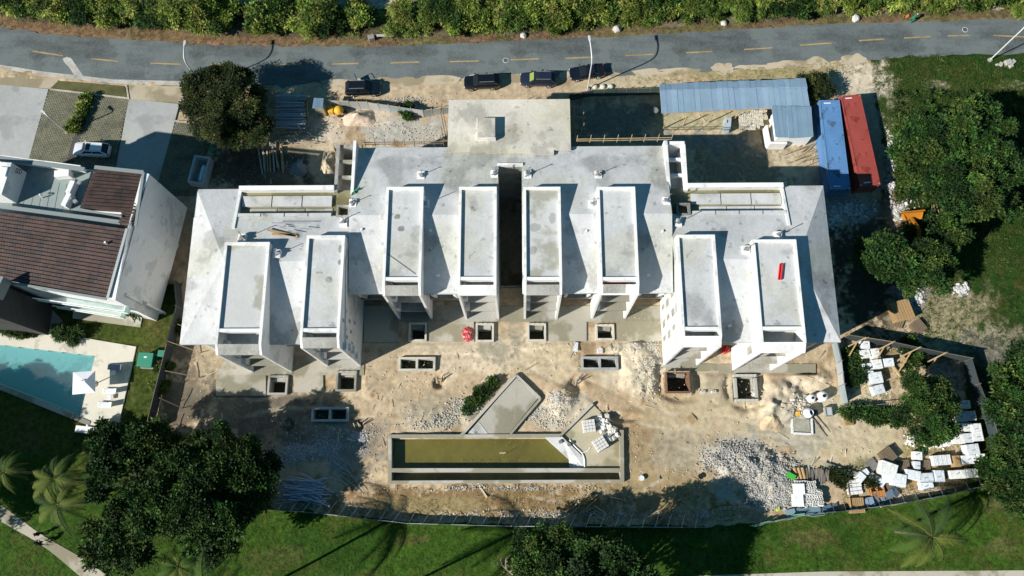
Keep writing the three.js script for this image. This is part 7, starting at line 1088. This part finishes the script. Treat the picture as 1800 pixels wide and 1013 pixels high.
// grass and weeds: tufts
{
  R = rng(202); const tuft = clumpGeo(12, .16, .24, .035, 21), mk = (name, label, n, test, tn, s0, s1) => { const L = []; let guard = 0; while (L.length < n && guard++ < n * 14) { const px = rr(-40, 1840), py = rr(20, 1040); if (!test(px, py)) continue; const p = P(px, py); if (hard.some(h => inPoly(px, py, h)) || pathy(px, py)) continue; const v = .7 + R() * .7, t = tn[Math.floor(R() * tn.length)], d = fbm(p.x * .35 + 9, p.z * .35, 3); if (R() > d * 1.7) continue; L.push([p.x, groundHeight(p.x, p.z) + .03, p.z, s0 + (s1 - s0) * R() * R(), [t[0] * v, t[1] * v, t[2] * v], .8]); } scatter(name, label, 'grass', leafPlain, tuft, L); };
  const pathy = (x, y) => (y > polyline(pathTop, x) - 3 && y < polyline(pathBot, x) + 3 && x < 260) || y > polyline([[1100, 1018], [1240, 1010], [1450, 1003], [1800, 1001]], x) - 2 && x > 1100 || (y > polyline(roadTop, x) && y < polyline(roadBot, x) + 2);
  const under = (name, label, n, test, tn, geo, s0, s1, h) => { const L = []; let guard = 0; while (L.length < n && guard++ < n * 40) { const px = rr(-40, 1860), py = rr(-40, 900); if (!test(px, py)) continue; const p = P(px, py); if (R() > sm(.34, .60, fbm(p.x * .45 + 21, p.z * .45 + 5, 3))) continue; const v = .5 + R() * R() * 1.5, t = tn[Math.floor(R() * tn.length)]; L.push([p.x, Math.max(0, groundHeight(p.x, p.z)) + .15 + R() * h * fbm(p.x * .7, p.z * .7 + 40, 2), p.z, s0 + (s1 - s0) * R(), [t[0] * v, t[1] * v, t[2] * v], .9]); } const m = scatter(name, label, 'undergrowth', leafM, geo, L); return m; };
  under('undergrowth', 'tangled bright undergrowth filling the roadside thicket', 5200, (x, y) => { const d = polyline(roadTop, x) - y; return d > (x < 600 ? 23 : 15) && d < 95 && y > (x > 380 && x < 920 ? 8 : -40); }, tones.fresh, clumps.strap[1], .6, 1.2, 2.4);
  under('undergrowth', 'dark undergrowth around the wood right of the containers', 1500, (x, y) => regionAt(x, y) === 'meadow' && y > 165 && y < 410 && x > 1570 + Math.max(0, y - 430) * 1.2, tones.wood, clumps.broad[0], .5, 1.2, 1.0);
  under('undergrowth', 'undergrowth beyond the east fence at the right edge', 1100, (x, y) => x > 1755 && y > 620 && y < 870, tones.wood, clumps.broad[1], .5, 1.2, 1.2);
  mk('grass_tufts', 'short green grass of the lawn along the bottom', 20000, (x, y) => regionAt(x, y) === 'lawn' && y > polyline(southFence, x) + 6, [[.050, .110, .014], [.032, .082, .010], [.080, .108, .020]], .5, 1.0);
  mk('grass_tufts', 'olive grass of the villa garden', 6000, (x, y) => regionAt(x, y) === 'garden_lawn' && y < 780 && !(y < 560), [[.080, .108, .018], [.058, .084, .014], [.10, .104, .028]], .45, .8);
  mk('meadow_weeds', 'rough green meadow weeds right of the containers', 22000, (x, y) => regionAt(x, y) === 'meadow' && !(y > 470 && y < 640 && R() < .75), [[.022, .064, .010], [.034, .078, .013], [.052, .078, .016], [.078, .088, .026]], .7, 2.2);
  mk('verge_grass', 'dry grass on the verges along the road', 6000, (x, y) => { const k = regionAt(x, y); return k === 'roadside_verge' || (k === 'ground' && y < polyline(roadBot, x) + 22 && x > 1120 && x < 1545); }, [[.15, .14, .05], [.10, .11, .03], [.2, .15, .08]], .6, 1.4);
  mk('dry_grass', 'dry grass strip between the basin and the south fence', 5000, (x, y) => regionAt(x, y) === 'ground' && x > 650 && x < 1240 && y > 856 && y < polyline(southFence, x) - 2, [[.24, .18, .08], [.18, .15, .06], [.12, .13, .04]], .6, 1.2);
  mk('yard_weeds', 'weeds between the palleted blocks at the lower right', 5000, (x, y) => regionAt(x, y) === 'ground' && x > 1480 && x < 1700 && y > 600 && !(x < 1590 && y > 745 && y < 810), [[.05, .095, .018], [.09, .12, .026], [.14, .14, .05]], .6, 1.6);
  mk('yard_weeds', 'weeds in the dark hollow beside the right wing', 3000, (x, y) => regionAt(x, y) === 'ground' && x > 1480 && x < 1620 && y > 400 && y < 600, [[.04, .075, .016], [.08, .08, .03]], .6, 1.6);
}
// ---------------------------------------------------------------- people
function bodyMesh(bones, res, ext, mid, blend) {            // tapered capsules joined by a smooth minimum, meshed by marching cubes
  const mc = new MarchingCubes(res, new THREE.MeshStandardMaterial(), false, false, 60000); mc.isolation = 0;
  const S = res, h = ext;
  for (let k = 0; k < S; k++) for (let j = 0; j < S; j++) for (let i = 0; i < S; i++) {
    const x = mid.x + ((i - S / 2) / (S / 2)) * h, y = mid.y + ((j - S / 2) / (S / 2)) * h, z = mid.z + ((k - S / 2) / (S / 2)) * h; let d = 9;
    for (const [a, b, ra, rb] of bones) { const ux = b.x - a.x, uy = b.y - a.y, uz = b.z - a.z, t = Math.min(1, Math.max(0, ((x - a.x) * ux + (y - a.y) * uy + (z - a.z) * uz) / Math.max(1e-6, ux * ux + uy * uy + uz * uz))), q = Math.hypot(x - a.x - ux * t, y - a.y - uy * t, z - a.z - uz * t) - (ra + (rb - ra) * t), e = Math.max(blend - Math.abs(d - q), 0) / blend; d = Math.min(d, q) - e * e * blend * .25; }
    mc.field[i + j * S + k * S * S] = -d;
  }
  mc.update(); const n = mc.count ?? mc.geometry.drawRange.count, g = new THREE.BufferGeometry(), pa = mc.positionArray.slice(0, n * 3), na = mc.normalArray.slice(0, n * 3);
  for (let i = 0; i < n; i++) { pa[i * 3] = mid.x + pa[i * 3] * h; pa[i * 3 + 1] = mid.y + pa[i * 3 + 1] * h; pa[i * 3 + 2] = mid.z + pa[i * 3 + 2] * h; }
  g.setAttribute('position', new THREE.BufferAttribute(pa, 3)); g.setAttribute('normal', new THREE.BufferAttribute(na, 3)); g.computeVertexNormals(); return g;
}
const skin = M(.20, .10, .065, { roughness: .6 });
function hand(w, dir, side) { const g = [], d = dir.clone().normalize(), s = side.clone().normalize(), pc = w.clone().addScaledVector(d, .045), dn = new THREE.Vector3().crossVectors(d, s); g.push(bar(w, w.clone().addScaledVector(d, .09), .075, .035)); for (let i = 0; i < 4; i++) { const a = pc.clone().addScaledVector(d, .04).addScaledVector(s, -.03 + i * .02), L = [.035, .042, .045, .036][i], m = a.clone().addScaledVector(d, L), e = m.clone().addScaledVector(d, L * .5).addScaledVector(dn, -L * .7); g.push(bar(a, m, .017, .018, true), bar(m, e, .015, .017, true)); } const ta = w.clone().addScaledVector(d, .03).addScaledVector(s, -.035); g.push(bar(ta, ta.clone().addScaledVector(d, .035).addScaledVector(s, -.03), .02, .022, true)); return g; }
function person(label, pos, turn, J, c) {                  // J: joints; c: shirt, trousers, hair
  const t = thing('person', label, 'person', pos, turn), B = [], b = (a, e, ra, rb) => B.push([J[a], J[e], ra, rb]);
  b('pelvis', 'waist', .15, .125); b('waist', 'chest', .125, .155); b('chest', 'neck', .14, .06); b('neck', 'head', .055, .06); b('shoulderL', 'shoulderR', .07, .07); b('hipL', 'hipR', .10, .10);
  for (const s of ['L', 'R']) { b('shoulder' + s, 'elbow' + s, .055, .042); b('elbow' + s, 'wrist' + s, .042, .03); b('hip' + s, 'knee' + s, .095, .06); b('knee' + s, 'ankle' + s, .058, .04); b('ankle' + s, 'toe' + s, .042, .034); }
  B.push([J.head, J.head.clone().add(V(.02, .03, 0)), .10, .095]);
  const ys = Object.values(J).map(v => v.y), mid = V(J.waist.x, (Math.max(...ys) + Math.min(...ys)) / 2, J.waist.z);
  mesh('body', bodyMesh(B, 52, 1.05, mid, .06), c.body, t);
  const inflate = (set, k) => bodyMesh(set.map(([a, e, x, y]) => [J[a] || a, J[e] || e, x * k + .012, y * k + .012]), 40, 1.05, mid, .06);
  mesh('shirt', inflate([['pelvis', 'waist', .15, .13], ['waist', 'chest', .13, .158], ['chest', J.chest.clone().lerp(J.neck, .6), .14, .09], ['shoulderL', 'shoulderR', .075, .075], ['shoulderL', 'elbowL', .06, .05], ['shoulderR', 'elbowR', .06, .05]], 1.04), c.shirt, t);
  mesh('trousers', inflate([['pelvis', 'pelvis', .15, .15], ['hipL', 'hipR', .105, .105], ['hipL', 'kneeL', .10, .068], ['kneeL', 'ankleL', .066, .052], ['hipR', 'kneeR', .10, .068], ['kneeR', 'ankleR', .066, .052]], 1.05), c.trousers, t);
  const hd = J.head, hm = []; const hg = new THREE.SphereGeometry(.112, 20, 14); hg.scale(1.08, 1.05, .95); hg.translate(hd.x - .018, hd.y + .045, hd.z); mesh('hair', hg, c.hair, t);
  const f = hd.clone().add(V(.095, 0, 0)); mesh('face', [bar(f.clone().add(V(.005, .01, 0)), f.clone().add(V(.028, -.02, 0)), .022, .03, true), ...[-1, 1].map(s => { const e = new THREE.SphereGeometry(.013, 8, 6); e.translate(f.x - .002, f.y + .022, s * .034 + f.z); return e; }), bar(f.clone().add(V(-.004, -.05, -.022)), f.clone().add(V(-.004, -.05, .022)), .012), ...[-1, 1].map(s => obox(V(hd.x, hd.y, hd.z + s * .105), .035, .055, .02))], skin, t);
  mesh('hand', hand(J.wristL, J.wristL.clone().sub(J.elbowL), V(0, 0, 1)), skin, t); mesh('hand', hand(J.wristR, J.wristR.clone().sub(J.elbowR), V(0, 0, -1)), skin, t);
  for (const s of ['L', 'R']) mesh('shoe', rbox(J['ankle' + s].clone().lerp(J['toe' + s], .55).setY(J['toe' + s].y + .005), .26, .09, .1, .035, 0, 0, Math.atan2(J['toe' + s].y - J['ankle' + s].y, .2) * .3), c.shoe || mt.black, t);
  return t;
}
const standing = (o = {}) => ({ pelvis: V(0, .95, 0), waist: V(.01, 1.1, 0), chest: V(.03, 1.32, 0), neck: V(.05, 1.5, 0), head: V(.08, 1.63, 0), shoulderL: V(.03, 1.42, -.18), shoulderR: V(.03, 1.42, .18), elbowL: V(.12, 1.15, -.23), elbowR: V(-.08, 1.15, .23), wristL: V(.28, 1.0, -.2), wristR: V(.04, .92, .24), hipL: V(0, .9, -.09), hipR: V(0, .9, .09), kneeL: V(.18, .5, -.1), kneeR: V(-.03, .48, .1), ankleL: V(.24, .09, -.1), ankleR: V(-.28, .14, .1), toeL: V(.40, .05, -.1), toeR: V(-.14, .05, .1), ...o });
const dk1 = M(.02, .012, .014), dk2 = M(.016, .016, .02), grnC = M(.015, .16, .075), hairM = M(.012, .009, .008);
{ const p = P(75, 939, .1); person('person in dark clothes walking on the grey path at the lower left', [p.x, .06, p.z], 2.6, standing(), { body: skin, shirt: dk1, trousers: dk2, hair: hairM }); }
{ const p = P(1602, 37, .1); person('person in green work clothes stooping over the verge by the road', [p.x, .02, p.z], .7, standing({ pelvis: V(-.12, .92, 0), waist: V(.02, 1.04, 0), chest: V(.24, 1.12, 0), neck: V(.42, 1.13, 0), head: V(.54, 1.12, 0), shoulderL: V(.32, 1.14, -.18), shoulderR: V(.32, 1.14, .18), elbowL: V(.38, .86, -.22), elbowR: V(.40, .85, .22), wristL: V(.52, .64, -.14), wristR: V(.55, .62, .14), hipL: V(-.12, .88, -.1), hipR: V(-.12, .88, .1), kneeL: V(-.02, .48, -.14), kneeR: V(-.16, .48, .14), ankleL: V(-.06, .09, -.15), ankleR: V(-.28, .09, .15), toeL: V(.12, .05, -.16), toeR: V(-.1, .05, .16) }), { body: skin, shirt: grnC, trousers: grnC, hair: M(.55, .55, .5) });
  const q = P(1594, 30), b = thing('orange_bucket', 'small orange bucket on the verge beside the stooping person', 'bucket', [q.x, 0, q.z]); mesh('bucket_body', cyl(V(0, 0, 0), .16, .2, .32, 14), M(.6, .16, .04), b); mesh('rim', (() => { const g = new THREE.TorusGeometry(.2, .02, 6, 16); g.rotateX(Math.PI / 2); g.translate(0, .32, 0); return g; })(), M(.65, .2, .05), b); }
{ // cyclist
  const p = P(74, 955, .3), turn = 2.75, t = thing('bicycle', 'dark bicycle under the rider on the grey path', 'bicycle', [p.x, .06, p.z], turn), fm = M(.02, .02, .025, { roughness: .4, metalness: .4 });
  for (const x of [-.52, .54]) { const w = mesh('wheel', (() => { const g = new THREE.TorusGeometry(.33, .022, 8, 30); g.translate(x, .355, 0); return g; })(), mt.rubber, t); mesh('spokes', [...Array(10)].map((_, k) => bar(V(x, .355, 0), V(x + .32 * Math.cos(k * .628), .355 + .32 * Math.sin(k * .628), 0), .008)), mt.steel, w); }
  mesh('frame', [bar(V(-.52, .355, 0), V(-.08, .32, 0), .035, .035, true), bar(V(-.08, .32, 0), V(-.2, .85, 0), .04, .04, true), bar(V(-.2, .8, 0), V(.42, .86, 0), .04, .04, true), bar(V(-.08, .32, 0), V(.42, .8, 0), .04, .04, true), bar(V(-.52, .355, 0), V(-.2, .8, 0), .03, .03, true), bar(V(.54, .355, 0), V(.40, .96, 0), .035, .035, true)], fm, t);
  mesh('saddle', rbox(V(-.22, .9, 0), .26, .06, .15, .03), mt.black, t); mesh('handlebar', [bar(V(.40, .98, -.29), V(.40, .98, .29), .03, .03, true), bar(V(.40, .98, -.29), V(.28, .97, -.29), .035, .035, true), bar(V(.40, .98, .29), V(.28, .97, .29), .035, .035, true)], fm, t); mesh('pedal', [bar(V(-.08, .32, .06), V(.06, .22, .08), .025), obox(V(.07, .21, .12), .09, .02, .09), bar(V(-.08, .32, -.06), V(-.22, .42, -.08), .025), obox(V(-.23, .43, -.12), .09, .02, .09)], fm, t);
  person('person in dark clothes riding the bicycle on the grey path', [p.x, .06, p.z], turn, { pelvis: V(-.22, 1.0, 0), waist: V(-.14, 1.14, 0), chest: V(.0, 1.32, 0), neck: V(.1, 1.47, 0), head: V(.17, 1.59, 0), shoulderL: V(.03, 1.41, -.18), shoulderR: V(.03, 1.41, .18), elbowL: V(.17, 1.17, -.25), elbowR: V(.17, 1.17, .25), wristL: V(.30, 1.02, -.27), wristR: V(.30, 1.02, .27), hipL: V(-.2, .96, -.09), hipR: V(-.2, .96, .09), kneeL: V(.14, .82, -.11), kneeR: V(.14, .64, .11), ankleL: V(-.22, .5, -.12), ankleR: V(.03, .28, .12), toeL: V(-.1, .46, -.12), toeR: V(.18, .25, .12) }, { body: skin, shirt: dk2, trousers: dk1, hair: hairM });
}
renderer.render(scene, camera);
